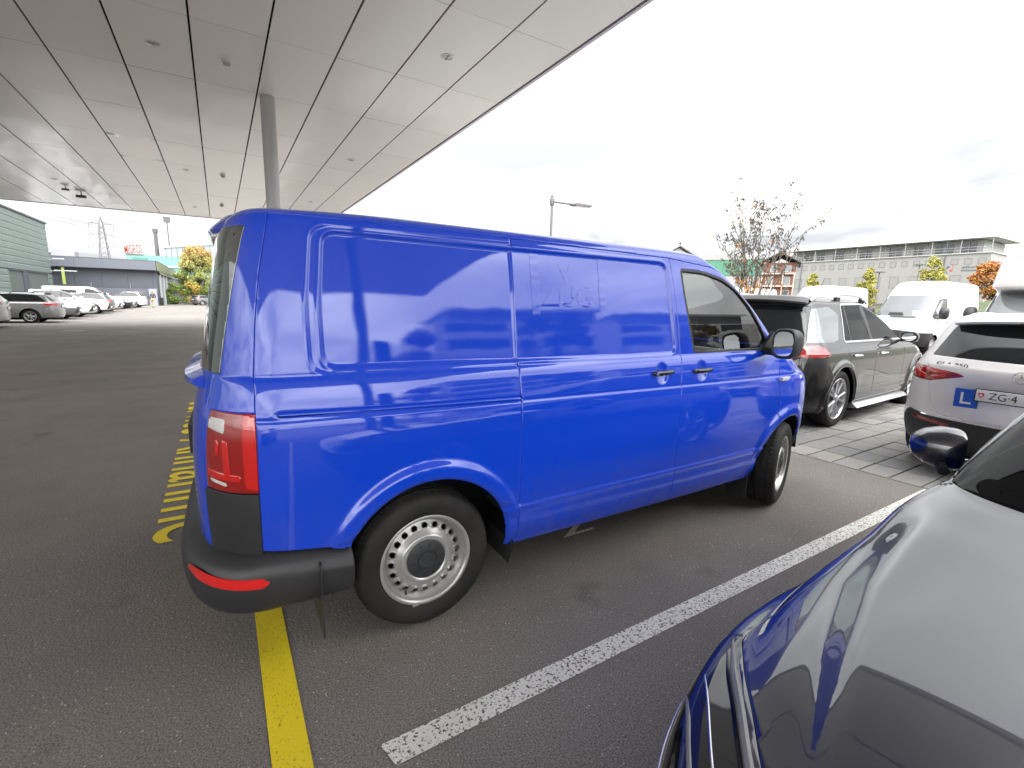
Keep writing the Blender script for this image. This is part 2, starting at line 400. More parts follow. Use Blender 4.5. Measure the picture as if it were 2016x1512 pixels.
STEEL = mat("silver_wheel_paint", (.45, .445, .43), rough=.34, metal=.55, coat=.3, coat_rough=.2, var=.06, vscale=7)
ALLOY = mat("alloy_wheel", (.55, .55, .57), rough=.28, metal=.8)
ALLOYD = mat("alloy_dark", (.05, .05, .055), rough=.35, metal=.6)
CHROME = mat("chrome", (.8, .8, .82), rough=.12, metal=1.)
REDLENS = mat("red_lens", (.55, .008, .006), rough=.05, coat=1., coat_rough=.02, spec=.6, emit=None, ior=1.5)
REDDEEP = mat("deep_red_lens", (.27, .005, .004), rough=.08, coat=1., coat_rough=.02)
REDREFL = mat("red_reflector", (.62, .012, .01), rough=.25, coat=.6, bump=.3, bscale=700)
CLEARLENS = mat("clear_lens", (.56, .55, .53), rough=.2, coat=1., coat_rough=.02, var=.12, vscale=60)
GLASS = glass_mat("clear_window_glass", (.86, .93, .89), base=.09)
GLASSD = glass_mat("tinted_window_glass", (.10, .11, .115), base=.02)
GLASSM = glass_mat("half_tinted_window_glass", (.42, .48, .46), base=.01)
MIRROR = mat("mirror_glass", (.75, .78, .78), rough=.02, metal=1.)
INTER = mat("dark_interior", (.03, .03, .032), rough=.8)
INTERG = mat("grey_interior", (.10, .11, .11), rough=.7)
WHITE = mat("white_paint", (.60, .60, .595), rough=.35, coat=1., coat_rough=.03, coat_ior=1.5)
SILVER = mat("silver_paint", (.24, .24, .235), rough=.35, metal=.35, coat=1., coat_rough=.03)
GREYP = mat("grey_paint", (.12, .12, .125), rough=.35, metal=.4, coat=1., coat_rough=.03)
DGREYP = mat("dark_grey_paint", (.011, .0105, .0105), rough=.4, metal=.0, coat=1., coat_rough=.015, coat_ior=1.5, spec=.2)
BLACKP = mat("black_paint", (.012, .012, .013), rough=.3, coat=1., coat_rough=.02, coat_ior=1.6)
NAVY = mat("navy_paint", (.0035, .0045, .016), rough=.3, coat=1., coat_rough=.012, coat_ior=1.8)
PLATE = mat("plate_white", (.78, .78, .76), rough=.4)
INK = mat("plate_ink", (.01, .01, .01), rough=.5)

# ------------------------------------------------------------------ wheels
def tyre_profile(r, w, rim_r, grooves=True):
    """(radius, offset) pairs; offset 0 = outer sidewall face, positive inward"""
    P = [(rim_r-.008, .022), (rim_r+.004, .006), (rim_r+.02, .0), (rim_r+(r-rim_r)*.45, -.010), (rim_r+(r-rim_r)*.7, -.006), (rim_r+(r-rim_r)*.86, .004), (r-.012, .016), (r-.004, .026)]
    if grooves:
        for g0 in (.048, .085, .122, .155):
            if g0 < w-.04: P += [(r, g0-.004), (r-.008, g0-.003), (r-.008, g0+.003), (r, g0+.004)]
    else: P += [(r, .04), (r, w-.04)]
    P += [(r-.004, w-.026), (r-.012, w-.016), (rim_r+(r-rim_r)*.6, w+.004), (rim_r, w-.01)]
    return P
def make_tyre(parent, r, w, rim_r, n=64, name='tyre', sipes=False):
    prof = tyre_profile(r, w, rim_r)
    V = []; F = []; m = len(prof)
    for k in range(n):
        t = 2*math.pi*k/n
        for a, (rr, h) in enumerate(prof):
            q = rr
            if sipes and k % 4 == 0 and rr > r-.006 and (.016 < h < .046 or w-.05 < h < w-.016): q = rr-.006
            V.append((q*math.cos(t), h, q*math.sin(t)))
    for k in range(n):
        k2 = (k+1) % n
        for a in range(m-1): F.append((k*m+a, k*m+a+1, k2*m+a+1, k2*m+a))
    return mobj(name, V, F, RUBBER, parent, auto=50)
def steel_rim(parent, rim_r):
    """pressed steel rim: a ring of round holes, valve and a balance weight"""
    prof = [(rim_r+.004, .004), (rim_r-.003, .001), (rim_r-.012, .006), (rim_r-.016, .016), (rim_r-.022, .035), (rim_r-.034, .045), (rim_r-.040, .062), (rim_r-.046, .075)]
    b = MB(); b.lathe(prof, 72, 'y'); rim = b.build('rim', STEEL, parent, smooth=True, auto=60)
    b = MB(); b.lathe([(rim_r-.03, .18), (rim_r-.028, .075)], 48, 'y'); b.build('rim_barrel', ALLOYD, rim, smooth=True)
    # disc with holes cut as a polar grid
    ro = rim_r-.030; ri = .092; nr, na = 30, 420
    rr = np.linspace(ri, ro, nr); aa = np.linspace(0, 2*math.pi, na+1)[:-1]
    RR, AA = np.meshgrid(rr, aa)
    t = (RR-ri)/(ro-ri)
    H = .052+.0*t; H = np.interp(t, [0, .12, .28, .42, .55, .8, .92, 1.], [.020, .010, .012, .028, .040, .048, .052, .062])
    A = np.stack([RR*np.cos(AA), H, RR*np.sin(AA)], -1).reshape(-1, 3)
    s = Surf(A, grid_quads(na, nr, True)); nh = 20; rh = ri+(ro-ri)*.70; hr = .0155
    a0 = np.arctan2(s.A[:, 2], s.A[:, 0]); step = 2*math.pi/nh; da = (a0+step/2) % step-step/2
    r0 = np.hypot(s.A[:, 0], s.A[:, 2]); s2 = s.clip(hr-np.hypot(r0-rh, rh*da)); s2.build('disc', STEEL, rim, fold=.012, round_=.001)
    b = MB(); b.lathe([(ri+.09, .075), (ri+.02, .075), (.02, .075)], 32, 'y'); b.build('brake_disc', DARK, rim)
    b = MB(); b.tube([(rim_r*-.42, .055, -rim_r*.72), (rim_r*-.44, .035, -rim_r*.76)], .006, 8); b.build('valve', SEAL, rim)
    b = MB(); b.box(-.075, -.045, .0, .008, -rim_r-.001, -rim_r+.012); b.build('balance_weight', STEEL, rim)
    # black centre cap with radial slots
    cap = MB(); cap.lathe([(.097, .022), (.095, .014), (.085, .010), (.052, .006), (.050, .010), (.042, .010), (.040, .002), (.030, .001), (.028, .005), (.022, .006), (0.0, .006)], 48, 'y')
    c = cap.build('centre_cap', mat("cap_plastic", (.03, .032, .035), rough=.5), rim, smooth=True, auto=30)
    for k in range(10):
        t = 2*math.pi*k/10+.1; sl = MB(); ca, sa = math.cos(t), math.sin(t)
        pts = [(.058, -.0022), (.084, -.0022), (.084, .0022), (.058, .0022)]
        sl.add([(r*ca-w_*sa, .0065+(.084-r)*-.06+.0035*(r > .07), r*sa+w_*ca) for r, w_ in pts], [(0, 1, 2, 3)])
        o = sl.build('cap_slot', SEAL, c)
        o.location.y = -.0012
    return rim
def alloy_rim(parent, rim_r, spokes=5, twin=True, m=None, dark=None, depth=.03):
    m = m or ALLOY; dark = dark or ALLOYD
    b = MB(); b.lathe([(rim_r+.004, .004), (rim_r-.004, 0), (rim_r-.014, .006), (rim_r-.02, .03), (rim_r-.022, .19)], 48, 'y'); rim = b.build('rim', m, parent, smooth=True, auto=50)
    b = MB(); b.lathe([(rim_r-.03, .085), (.02, .085)], 32, 'y'); b.build('brake_disc', dark, rim)
    s = MB()
    for k in range(spokes):
        for off in ((-.17, .17) if twin else (0,)):
            t = 2*math.pi*k/spokes; t1 = t+off*.55; t2 = t+off*1.5
            for (ra, ta, rb, tb, wa, wb) in ((.045, t1, rim_r-.012, t2, .011, .016),):
                pa = np.array([ra*math.cos(ta), ra*math.sin(ta)]); pb = np.array([rb*math.cos(tb), rb*math.sin(tb)])
                d = (pb-pa)/np.linalg.norm(pb-pa); n = np.array([-d[1], d[0]])
                V = []
                for q, w_, h in ((pa, wa, .018), (pb, wb, .012)):
                    for sgn, hh, ws in ((-1, h+.022, 1.0), (-1, h+.004, .8), (0, h-.004, 0), (1, h+.004, .8), (1, h+.022, 1.0)):
                        V.append((q[0]+n[0]*sgn*w_*ws, hh, q[1]+n[1]*sgn*w_*ws))
                s.add(V, [(i, i+1, i+6, i+5) for i in range(4)])
    s.build('spokes', m, rim)
    b = MB(); b.lathe([(.06, .03), (.05, .012), (.03, .008), (0, .006)], 24, 'y'); b.build('hub', m, rim, smooth=True)
    return rim
def make_wheel(parent, x, y, z, r, w, rim_r, rim='steel', steer=0., side=-1, spokes=5, n=64, sipes=False, m=None, dark=None, twin=True, name='wheel'):
    """side -1: outer face towards -y"""
    wh = bpy.data.objects.new(name, None); link(wh, parent); wh.location = (x, y, z); wh.rotation_euler = (0, 0, steer+(0 if side < 0 else math.pi))
    make_tyre(wh, r, w, rim_r, n, sipes=sipes)
    if rim == 'steel': steel_rim(wh, rim_r)
    else: alloy_rim(wh, rim_r, spokes, twin, m, dark)
    return wh

# ================================================================== the blue van
VC = .95
VAN_ROT = -0.0170
def build_blue_van():
    root = thing('delivery_van', 'glossy blue panel van with steel wheels parked across the middle of the picture', 'van', (0, 0, 0), VAN_ROT)
    K = [  # z, ins, xr, xf, xs
     (.300, .052, -.90, 3.70, 2.6), (.33, .036, -.905, 3.74, 2.62), (.36, .026, -.91, 3.78, 2.64), (.40, .016, -.915, 3.82, 2.66), (.50, .006, -.92, 3.86, 2.68), (.518, .003, -.92, 3.86, 2.68), (.526, .003, -.92, 3.86, 2.68),
     (.534, .011, -.92, 3.87, 2.7), (.60, .006, -.922, 3.88, 2.72), (.70, .001, -.924, 3.88, 2.74), (.80, 0., -.924, 3.87, 2.76), (.90, .001, -.922, 3.85, 2.78), (1.0, .005, -.915, 3.80, 2.8), (1.05, .010, -.907, 3.74, 2.8),
     (1.076, .014, -.902, 3.68, 2.78), (1.090, .017, -.898, 3.64, 2.78), (1.15, .026, -.885, 3.50, 2.76), (1.20, .036, -.873, 3.38, 2.74), (1.235, .046, -.866, 3.24, 2.72), (1.244, .050, -.864, 3.20, 2.71), (1.258, .061, -.862, 3.16, 2.70),
     (1.275, .064, -.86, 3.13, 2.68), (1.40, .080, -.84, 2.97, 2.56), (1.55, .102, -.813, 2.78, 2.40), (1.70, .127, -.786, 2.55, 2.21), (1.80, .146, -.768, 2.37, 2.06), (1.84, .155, -.760, 2.28, 1.99), (1.862, .161, -.752, 2.22, 1.95),
     (1.880, .168, -.742, 2.16, 1.92), (1.893, .180, -.732, 2.11, 1.90), (1.905, .198, -.722, 2.06, 1.88), (1.918, .232, -.712, 2.00, 1.85), (1.928, .28, -.70, 1.96, 1.83), (1.937, .36, -.69, 1.93, 1.82), (1.945, .5, -.68, 1.90, 1.81), (1.953, .7, -.67, 1.88, 1.80), (1.957, .9499, -.66, 1.86, 1.80)]
    K = np.array(K)
    # dense rows
    zs = []; 
    for a in range(len(K)-1):
        z0, z1 = K[a, 0], K[a+1, 0]; i0, i1 = K[a, 1], K[a+1, 1]; ln = math.hypot(z1-z0, i1-i0); step = .0085 if ln < .1 or z0 < 1.88 else .03
        n = max(1 if ln < .012 else 2, int(round(ln/step)))
        for k in range(n): zs.append(a+k/n)
    zs.append(len(K)-1); zs = np.array(zs); idx = np.arange(len(K))
    # the body between crease keys is gently curved, so smooth the coarse columns
    rows = [np.interp(zs, idx, K[:, c]) for c in range(5)]
    def smooth(a, n=5):
        k = np.ones(n)/n; p = np.pad(a, n//2, mode='edge'); return np.convolve(p, k, 'valid')
    for c in (2, 3, 4): rows[c] = smooth(smooth(rows[c], 9), 7)
    # between the creases the flank is one smooth curve
    cr_at = [i for i in range(len(K)) if any(abs(K[i, 0]-q) < 1e-6 for q in (.300, .526, .534, 1.076, 1.090, 1.244, 1.258, 1.275, 1.862))]+[len(K)-1]
    for a, b_ in zip(cr_at[:-1], cr_at[1:]):
        if b_-a < 2: continue
        m = (zs >= a) & (zs <= b_); rows[1][m] = pchip(K[a:b_+1, 0], K[a:b_+1, 1], rows[0][m])
    rear_t = list(np.linspace(0.0, .35, 6))+list(np.linspace(.4, math.pi/2, 46)[:-1])
    xs_ = list(np.arange(-.56, -.50, .008))+list(np.arange(-.50, -.33, .0035))+list(np.arange(-.33, 1.5, .0085))+list(np.arange(1.5, 1.70, .004))
    front_t = list(np.linspace(math.pi/2, .0, 60))[1:]
    def zwarp(X, Z):
        # swage falls towards the nose, crease rises, roof droops at both ends
        w = np.exp(-((Z-1.083)/.07)**2)*(-.012*np.clip((X-.5)/2.2, 0, 1)+.012*np.clip((.5-X)/1.2, 0, 1))
        w += np.exp(-((Z-.527)/.05)**2)*.012*np.clip((X-.5)/2, 0, 1)
        top = sstep(Z, 1.80, 1.93); w -= top*(.022*np.clip((-.1-X)/.6, 0, 1.3)**2+.028*np.clip((X-1.35)/.9, 0, 1.4)**2)
        return w
    X, Y, Z, Wt = loft(rows, 1.9, rear_t, xs_, 150, front_t, -.56, zwarp=zwarp, pr=(2.35, 4.4), pf=(2.0, 2.9))
    # plan taper of the flanks
    Y = Y+(VC-Y)/VC*(.018*np.clip((X-1.6)/1.3, 0, 1.6)**2+.012*np.clip((-.2-X)/.5, 0, 2)**2*(X < -.2))
    N = grid_normals(X, Y, Z)
    flank = Wt**6*(Y < .5)
    D = np.zeros_like(X)
    PT = np.stack([X.ravel(), Z.ravel()], 1)
    # wheel-arch flares
    for cx, cz, r in ((.015, .345, .412), (2.985, .335, .405)):
        d = np.hypot(X-cx, (Z-cz)*np.where(Z < cz, .15, 1.))-r
        D += (.020*sstep(-d, -.10, -.055)+.010*np.exp(-((d-.0)/.018)**2)*0)*flank*(Z > .45)*sstep(Z, .45, .6)
        D -= .012*sstep(-d, -.02, .005)*flank
    # window blanks: a shallow pressing with a stepped rim across both panels
    blank = rpoly([(-.425, 1.285), (-.425, 1.54), (-.395, 1.832), (1.585, 1.822), (1.615, 1.56), (1.645, 1.270), (1.2, 1.268)], .055, 8)
    db = psdf(PT, blank).reshape(X.shape)
    near = (X > -.6) & (X < 1.8) & (Z > 1.2) & (Z < 1.9)
    D += np.where(near, -.009*sstep(-db, 0, .010)+.004*np.exp(-((db-.008)/.006)**2), 0)*flank
    outer = rpoly([(-.475, 1.262), (-.475, 1.54), (-.44, 1.853), (.9, 1.853), (.9, 1.262)], .07, 8)
    do = psdf(PT, outer).reshape(X.shape)
    D += np.where((X < .48) & (X > -.6) & (Z > 1.2) & (Z < 1.9), -.006*sstep(-do, 0, .010)+.002*np.exp(-((do-.006)/.005)**2), 0)*flank
    # small star-shaped dent in the front door
    dr = np.hypot(X-1.742, Z-.878); D -= .0035*np.exp(-(dr/.016)**2)*flank; D += .0012*np.exp(-((dr-.05)/.02)**2)*flank
    # rocker crease / door handle bowls / swage groove
    for hx, hz in ((1.50, 1.160), (1.867, 1.157)):
        q = np.hypot((X-hx)/.050, (Z-hz)/.062); D -= .016*np.clip(1-q**2, 0, 1)**.7*flank
    zsw = 1.083-.012*np.clip((X-.5)/2.2, 0, 1)+.012*np.clip((.5-X)/1.2, 0, 1)
    D -= .0045*np.exp(-((Z-zsw)/.0055)**2)*flank*(X > -.68)
    # rail channel behind the sliding door
    zrail = np.interp(X, [-.60, -.316, .138, .484], [1.116, 1.107, 1.098, 1.092])
    D -= .012*sstep(X, -.61, -.59)*(X < .49)*np.exp(-((Z-zrail)/.007)**2)*flank
    D -= .005*np.exp(-((Z-1.254)/.005)**2)*flank*(X < .49)*(X > -.68)
    # fuel flap outline is on the far side; slight bulge of the bonnet
    X = X+N[..., 0]*D; Y = Y+N[..., 1]*D; Z = Z+N[..., 2]*D
    # orientation check
    s0 = Surf(np.stack([X.ravel(), Y.ravel(), Z.ravel()], 1), grid_quads(*X.shape))
    if s0.normals()[(X.shape[0]//2)*X.shape[1]+20, 1] > 0: s0.Q = s0.Q[:, ::-1]
    nrm = s0.normals(); NX = nrm[:, 0]; NZ = nrm[:, 2]
    A = np.hstack([s0.A, NX[:, None], NZ[:, None]]); s0.A = A
    x = lambda s: s.A[:, 0]; y = lambda s: s.A[:, 1]; z = lambda s: s.A[:, 2]
    ci = np.interp
    g1 = lambda s: ci(z(s), [.3, .577, .811, 1.122, 1.26, 1.457, 1.646, 1.893, 1.93], [-.685, -.684, -.683, -.677, -.673, -.655, -.63, -.58, -.565])
    gd = lambda s: ci(z(s), [.3, 1.9], [.486, .486])
    gf = lambda s: ci(z(s), [.32, .55, .95, 1.135, 1.25, 1.45, 1.665, 1.87], [1.664, 1.655, 1.658, 1.668, 1.685, 1.675, 1.65, 1.62])
    gh = lambda s: ci(z(s), [.3, .68, .84, 1.0, 1.22, 1.26, 1.42, 1.55, 1.66, 1.75, 1.82], [2.80, 2.787, 2.775, 2.765, 2.76, 2.80, 2.675, 2.565, 2.45, 2.29, 2.03])
    zg = lambda s: ci(x(s), [-.7, -.45, .485, 1.0, 1.62, 2.02, 2.29, 2.45, 2.57, 2.68, 2.80], [1.884, 1.884, 1.877, 1.867, 1.853, 1.82, 1.75, 1.655, 1.545, 1.42, 1.262])
    arch = lambda s, cx, cz, r: r-np.hypot(x(s)-cx, np.where(z(s) < cz, (z(s)-cz)*.12, z(s)-cz))
    G = .0024
    def both(surf, name, m, fold=.014, r=.0018, keep=None):
        o = surf.build(name, m, root, fold=fold, round_=r)
        if o is None: return None
        o2 = o.copy(); link(o2, root); o2.scale = (1, -1, 1); o2.location = (0, 2*VC, 0)
        return o
    # --- flank panels (the left ones are the same meshes mirrored)
    s = s0.clip(y(s0)-.40)
    sp = s.clip(g1(s)+G-x(s)); sp = sp.clip(x(sp)-gd(sp)+G); sp = sp.clip(z(sp)-zg(sp)+G); sp = sp.clip(arch(sp, .015, .345, .412)); sp = sp.clip(np.interp(x(sp), [-.7, -.36, -.35, .5], [.577, .527, .30, .30])-z(sp))
    both(sp, 'side_panel', BLUE)
    sd = s.clip(gd(s)+G-x(s)); sd = sd.clip(x(sd)-gf(sd)+G); sd = sd.clip(z(sd)-zg(sd)+G); sd = sd.clip(.322-z(sd)); both(sd, 'sliding_door', BLUE)
    fd = s.clip(gf(s)+G-x(s)); fd = fd.clip(x(fd)-gh(fd)+G); fd = fd.clip(z(fd)-zg(fd)+G); fd = fd.clip(arch(fd, 2.985, .335, .405)); fd = fd.clip(.322-z(fd))
    winp = rpoly([(1.711, 1.797), (1.735, 1.63), (1.775, 1.44), (1.812, 1.268), (2.20, 1.266), (2.60, 1.264), (2.662, 1.31), (2.557, 1.452), (2.443, 1.588), (2.304, 1.685), (2.144, 1.753), (1.945, 1.791)], [.03, 0, 0, .02, 0, .03, .03, .05, .05, .05, .05, .05], 4)
    dw = psdf(np.stack([x(fd), z(fd)], 1), winp); fdo = fd.clip(-dw); both(fdo, 'front_door', BLUE)
    gl = fd.clip(dw+.014); og = gl.build('door_window', GLASS, root, inset=.012)
    og2 = og.copy(); link(og2, root); og2.scale = (1, -1, 1); og2.location = (0, 2*VC, 0)
    se = fd.clip(dw-.001); se = se.clip(-.016-psdf(np.stack([x(se), z(se)], 1), winp)); both(Surf(se.A, se.Q, se.P), 'window_seal', SEAL, fold=.01)
    # fixed quarter strip in front of the window where the mirror sits
    b = MB(); b.tube([(2.60, .095, 1.262), (2.69, .10, 1.345)], .012, 6); b.build('window_seal', SEAL, root)
    fe = s.clip(gh(s)+G-x(s)); fe = fe.clip(z(fe)-np.interp(x(fe), [2.6, 2.8, 3.3, 3.7, 3.9], [1.262, 1.25, 1.12, .99, .95])); fe = fe.clip(arch(fe, 2.985, .335, .405)); fe = fe.clip(-(z(fe)-np.interp(x(fe), [3.0, 3.30, 3.36, 3.45, 3.6, 3.9], [.30, .33, .50, .66, .78, .80])))
    both(fe, 'wing', BLUE)
    si = s.clip(-(x(s)-.43)); si = si.clip(x(si)-2.60); si = si.clip(z(si)-.3175); both(si, 'sill', BLUE, fold=.02)
    # --- rear corner, lamp, cover
    rc = s0.clip(x(s0)-g1(s0)+G); rc = rc.clip(z(rc)-zg(rc)+G)
    yl = .205
    lampreg = lambda q: np.maximum.reduce([y(q)-yl, .815-z(q), z(q)-1.128])
    covreg = lambda q: np.maximum.reduce([y(q)-yl-.02, z(q)-.811])
    cr_ = rc.clip(y(rc)-.235)
    cb = cr_.clip(-np.minimum(lampreg(cr_), covreg(cr_))); both(cb, 'rear_corner', BLUE)
    lp = cr_.clip(lampreg(cr_)+.003)
    lamp = lp.build('tail_lamp', REDDEEP, root, fold=.02, round_=.004)
    # lens zones proud of the deep red housing
    def zone(nm, m, poly, off, q=lp):
        P = np.stack([y(q)*1.0-(x(q)+.86)*1.3, z(q)], 1); d = psdf(P, rpoly(poly, .006, 3)); t = q.clip(d); return t.build(nm, m, lamp, inset=-off, fold=.004, round_=.001)
    # coordinate across the lamp: a = y-1.3(x+.86): about -.22 at the seam, .2 at the inner edge
    zone('reversing_lens', CLEARLENS, [(.015, 1.045), (.01, 1.10), (.150, 1.10), (.175, 1.06)], .001)
    zone('reversing_lens', CLEARLENS, [(.0, .838), (.0, .850), (.15, .862), (.15, .85)], .001)
    zone('lamp_lens', REDLENS, [(-.215, .825), (-.215, 1.115), (-.115, 1.12), (-.125, .84)], .003)
    zone('lamp_lens', REDLENS, [(-.03, .87), (-.01, 1.02), (.03, 1.02), (.02, .89)], .003)
    zone('lamp_lens', REDLENS, [(.06, .96), (.06, 1.02), (.09, 1.02), (.09, .95)], .003)
    zone('lamp_lens', REDLENS, [(-.1, .86), (-.1, .885), (.17, .895), (.17, .87)], .0025)
    l2 = lamp.copy(); link(l2, root); l2.scale = (1, -1, 1); l2.location = (0, 2*VC, 0)
    cv = cr_.clip(covreg(cr_)+.002); cv = cv.clip(.50-z(cv)); both(cv, 'corner_cover', PLASTIC, fold=.01)
    # --- tailgate across the back
    tg = rc.clip(.237-y(rc)); tg = tg.clip(.55-z(tg)); 
    zt = 1.262; gw = lambda q: np.maximum.reduce([zt-z(q), z(q)-1.83])
    tb = tg.clip(-gw(tg)); weld(mirror_surf(tb, VC).build('tailgate', BLUE, root, fold=.01))
    tw = rc.clip(.20-y(rc)); tw = tw.clip(gw(tw)+.002); weld(mirror_surf(tw, VC).build('rear_window', mat("rear_glass", (.015, .02, .02), rough=.03, coat=1., coat_ior=1.7), root, fold=.004, inset=-.003))
    # --- roof with pillars, windscreen, bonnet
    rf = s0.clip(zg(s0)+G-z(s0)); rf = rf.clip(-.0-(x(rf)+.765)); rf = rf.clip(g1(rf)+G-x(rf)) if False else rf
    ws = lambda q: q.A[:, 0]-np.interp(q.A[:, 2], [1.25, 1.4, 1.55, 1.7, 1.8, 1.9], [2.95, 2.80, 2.615, 2.40, 2.24, 1.95])
    rfp = rf.clip(np.where(z(rf) > 1.875, -1., ws(rf))); weld(mirror_surf(rfp, VC).build('roof', BLUE, root, fold=.01))
    up = s0.clip(1.262-z(s0)); up = up.clip(-(x(up)-1.7)); wsf = up.clip(-np.where(z(up) > 1.872, -1., ws(up))+.004)
    weld(mirror_surf(wsf, VC).build('windscreen', GLASS, root, inset=.004))
    bo = s0.clip(np.interp(x(s0), [2.6, 2.8, 3.3, 3.7, 3.9], [1.262, 1.25, 1.12, .99, .95])+.002-z(s0)); bo = bo.clip(z(bo)-1.262); bo = bo.clip(2.5-x(bo)); weld(mirror_surf(bo, VC).build('bonnet', BLUE, root, fold=.01))
    nose = s0.clip(3.2-x(s0)); nose = nose.clip(z(nose)-np.interp(x(nose), [2.6, 2.8, 3.3, 3.7, 3.9], [1.262, 1.25, 1.12, .99, .95])+.003)
    hl = lambda q: np.maximum.reduce([.80-z(q), z(q)-1.02, y(q)-.36, 3.52+(1.02-z(q))*.35-x(q)])
    nb = nose.clip(-np.interp(x(nose), [3.0, 3.30, 3.36, 3.45, 3.6, 3.9], [.30, .33, .50, .66, .78, .80])+z(nose))
    weld(mirror_surf(nb, VC).build('front_bumper', PLASTIC, root, fold=.02))
    nf = nose.clip(.40-y(nose)); nf = nf.clip(np.interp(x(nf), [3.0, 3.30, 3.36, 3.45, 3.6, 3.9], [.30, .33, .50, .66, .78, .80])+.003-z(nf)); weld(mirror_surf(nf, VC).build('front_panel', BLUE, root))
    hh = nose.clip(hl(nose)); o = hh.build('headlamp', CLEARLENS, root, inset=-.004, fold=.006)
    o2 = o.copy(); link(o2, root); o2.scale = (1, -1, 1); o2.location = (0, 2*VC, 0)
    # --- inner shell that closes the gaps, wheel wells
    b = MB(); b.box(-.58, .45, .22, 1.68, .52, 1.84).build('cargo_liner', DARK, root)
    b = MB(); b.box(.45, 1.655, .06, 1.84, .34, 1.25); b.box(.45, 1.60, .17, 1.73, 1.25, 1.84); b.build('cargo_bulkhead', DARK, root)
    b = MB(); b.box(1.66, 2.60, .075, 1.825, .34, 1.20).build('cab_floor', INTER, root)
    b = MB(); b.box(-.80, 3.5, .30, 1.60, .24, .5); b.box(-.45, 3.4, .35, 1.55, .19, .26); b.build('underbody', DARK, root)
    b = MB(); b.box(-.74, -.45, .13, 1.77, .50, 1.10); b.box(-.70, -.45, .23, 1.67, 1.10, 1.80)
    for x0, x1 in ((.475, .56),): b.box(x0, x1, .055, 1.845, .36, 1.2); b.box(x0, x1, .175, 1.725, 1.2, 1.85)
    b.build('side_structure', DARK, root)
    for cx, cz, r in ((.015, .345, .45), (2.985, .335, .44)):
        for yy, y2 in ((.018, .42), (1.48, 1.882)):
            w_ = MB(); prof = []
            for k in range(25):
                t = math.pi*((.03 if cx > 1 else -.10)+(1.10 if cx > 1 else 1.14)*k/24); prof.append((cx+r*math.cos(t), cz+r*math.sin(t)))
            V = [(a, (yy+.012+max(0, a-3.05)*.42 if yy < 1 else y2-.012-max(0, a-3.05)*.42), c) for a, c in prof]+[(a, .42 if yy < 1 else 1.48, c) for a, c in prof]
            F = [(i, i+1, i+26, i+25) for i in range(24)]; w_.add(V, F)
            w_.add([(a, .42 if yy < 1 else 1.48, c) for a, c in prof], [tuple(range(25))])
            o = w_.build('wheel_arch_liner', mat("arch_liner", (.012, .012, .012), rough=.8), root)
    # --- wheels
    make_wheel(root, .0, .045, .337, .337, .205, .222, 'steel', sipes=True, n=240)
    make_wheel(root, 3.0, .055, .337, .337, .205, .222, 'steel', steer=R(19), sipes=True, n=240)
    make_wheel(root, .0, 1.855, .337, .337, .205, .222, 'steel', side=1, n=64)
    make_wheel(root, 3.0, 1.84, .337, .337, .205, .222, 'steel', side=1, steer=R(19), n=64)
    # --- rear bumper: section swept round the back
    prof = [(.0, .335), (-.012, .35), (-.022, .39), (-.025, .45), (-.022, .50), (-.006, .535), (.02, .556), (.06, .575), (.10, .58)]   # (inset from outline, z)
    path = [(-.345, -.004), (-.36, -.004), (-.45, -.004), (-.55, -.004), (-.64, .0)]
    for k in range(1, 15):
        t = math.pi/2*k/15; path.append((-.64-.335*math.sin(t)**(2/2.3), .0+.95*(1-math.cos(t)**(2/4.2))))
    path += [(-.975, .95)]
    P2 = [Vector(p) for p in path]; V = []; F = []
    full = P2+[Vector((p.x, 1.9-p.y)) for p in P2[-2::-1]]
    for i, p in enumerate(full):
        d = (full[min(i+1, len(full)-1)]-full[max(i-1, 0)]).normalized(); n = Vector((d.y, -d.x)) # outward
        if n.dot(p-Vector((1., .95))) < 0: n = -n
        lift = .0
        for q, zz in prof:
            zt_ = zz+(.0 if zz < .5 else np.interp(abs(p.x), [.345, .68, 1.0], [-.045, .0, -.03]))
            V.append((p.x-n.x*q, p.y-n.y*q, zt_))
    m = len(prof)
    for i in range(len(full)-1):
        for a in range(m-1): F.append((i*m+a, (i+1)*m+a, (i+1)*m+a+1, i*m+a+1))
    F.append(tuple(range(m))); F.append(tuple(range((len(full)-1)*m, len(full)*m))[::-1])
    bo_ = mobj('rear_bumper', V, F, PLASTIC, root, auto=60)
    md = bo_.modifiers.new('s', 'SUBSURF'); md.levels = 2; md.render_levels = 2; md.subdivision_type = 'CATMULL_CLARK'
    # reflector strip on the bumper
    V = []; F = []
    nR = 36; m_ = 5
    def bp_(t): return Vector((-.64-.335*math.sin(t)**(2/2.3), .95*(1-math.cos(t)**(2/4.2))))
    for i in range(nR):
        u = i/(nR-1); t = .06+.88*u**1.15; p_ = bp_(t); d = (bp_(t+.004)-bp_(t-.004)).normalized(); n = Vector((d.y, -d.x))
        if n.dot(p_-Vector((1., .95))) < 0: n = -n
        zc = .466+.030*u**2; h_ = .021*min(1, .15+u*9)*min(1, .35+(1-u)*4)
        for o_, q in ((.020, -1), (.0275, -.82), (.0285, 0), (.0275, .82), (.020, 1)): V.append((p_.x+n.x*o_, p_.y+n.y*o_, zc+h_*q))
    for i in range(nR-1):
        for a in range(m_-1): F.append((i*m_+a, i*m_+a+1, (i+1)*m_+a+1, (i+1)*m_+a))
    mobj('rear_reflector', V, F, REDREFL, root, auto=40)
    # mud flaps
    for yy in (-.045, 1.72):
        b = MB(); b.box(-.487, -.481, yy, yy+.225, .165, .50); o = b.build('mud_flap', PLASTIC, root, bevel=.001); 
    b = MB(); b.box(2.505, 2.510, .03, .2, .15, .32).build('mud_flap', PLASTIC, root)
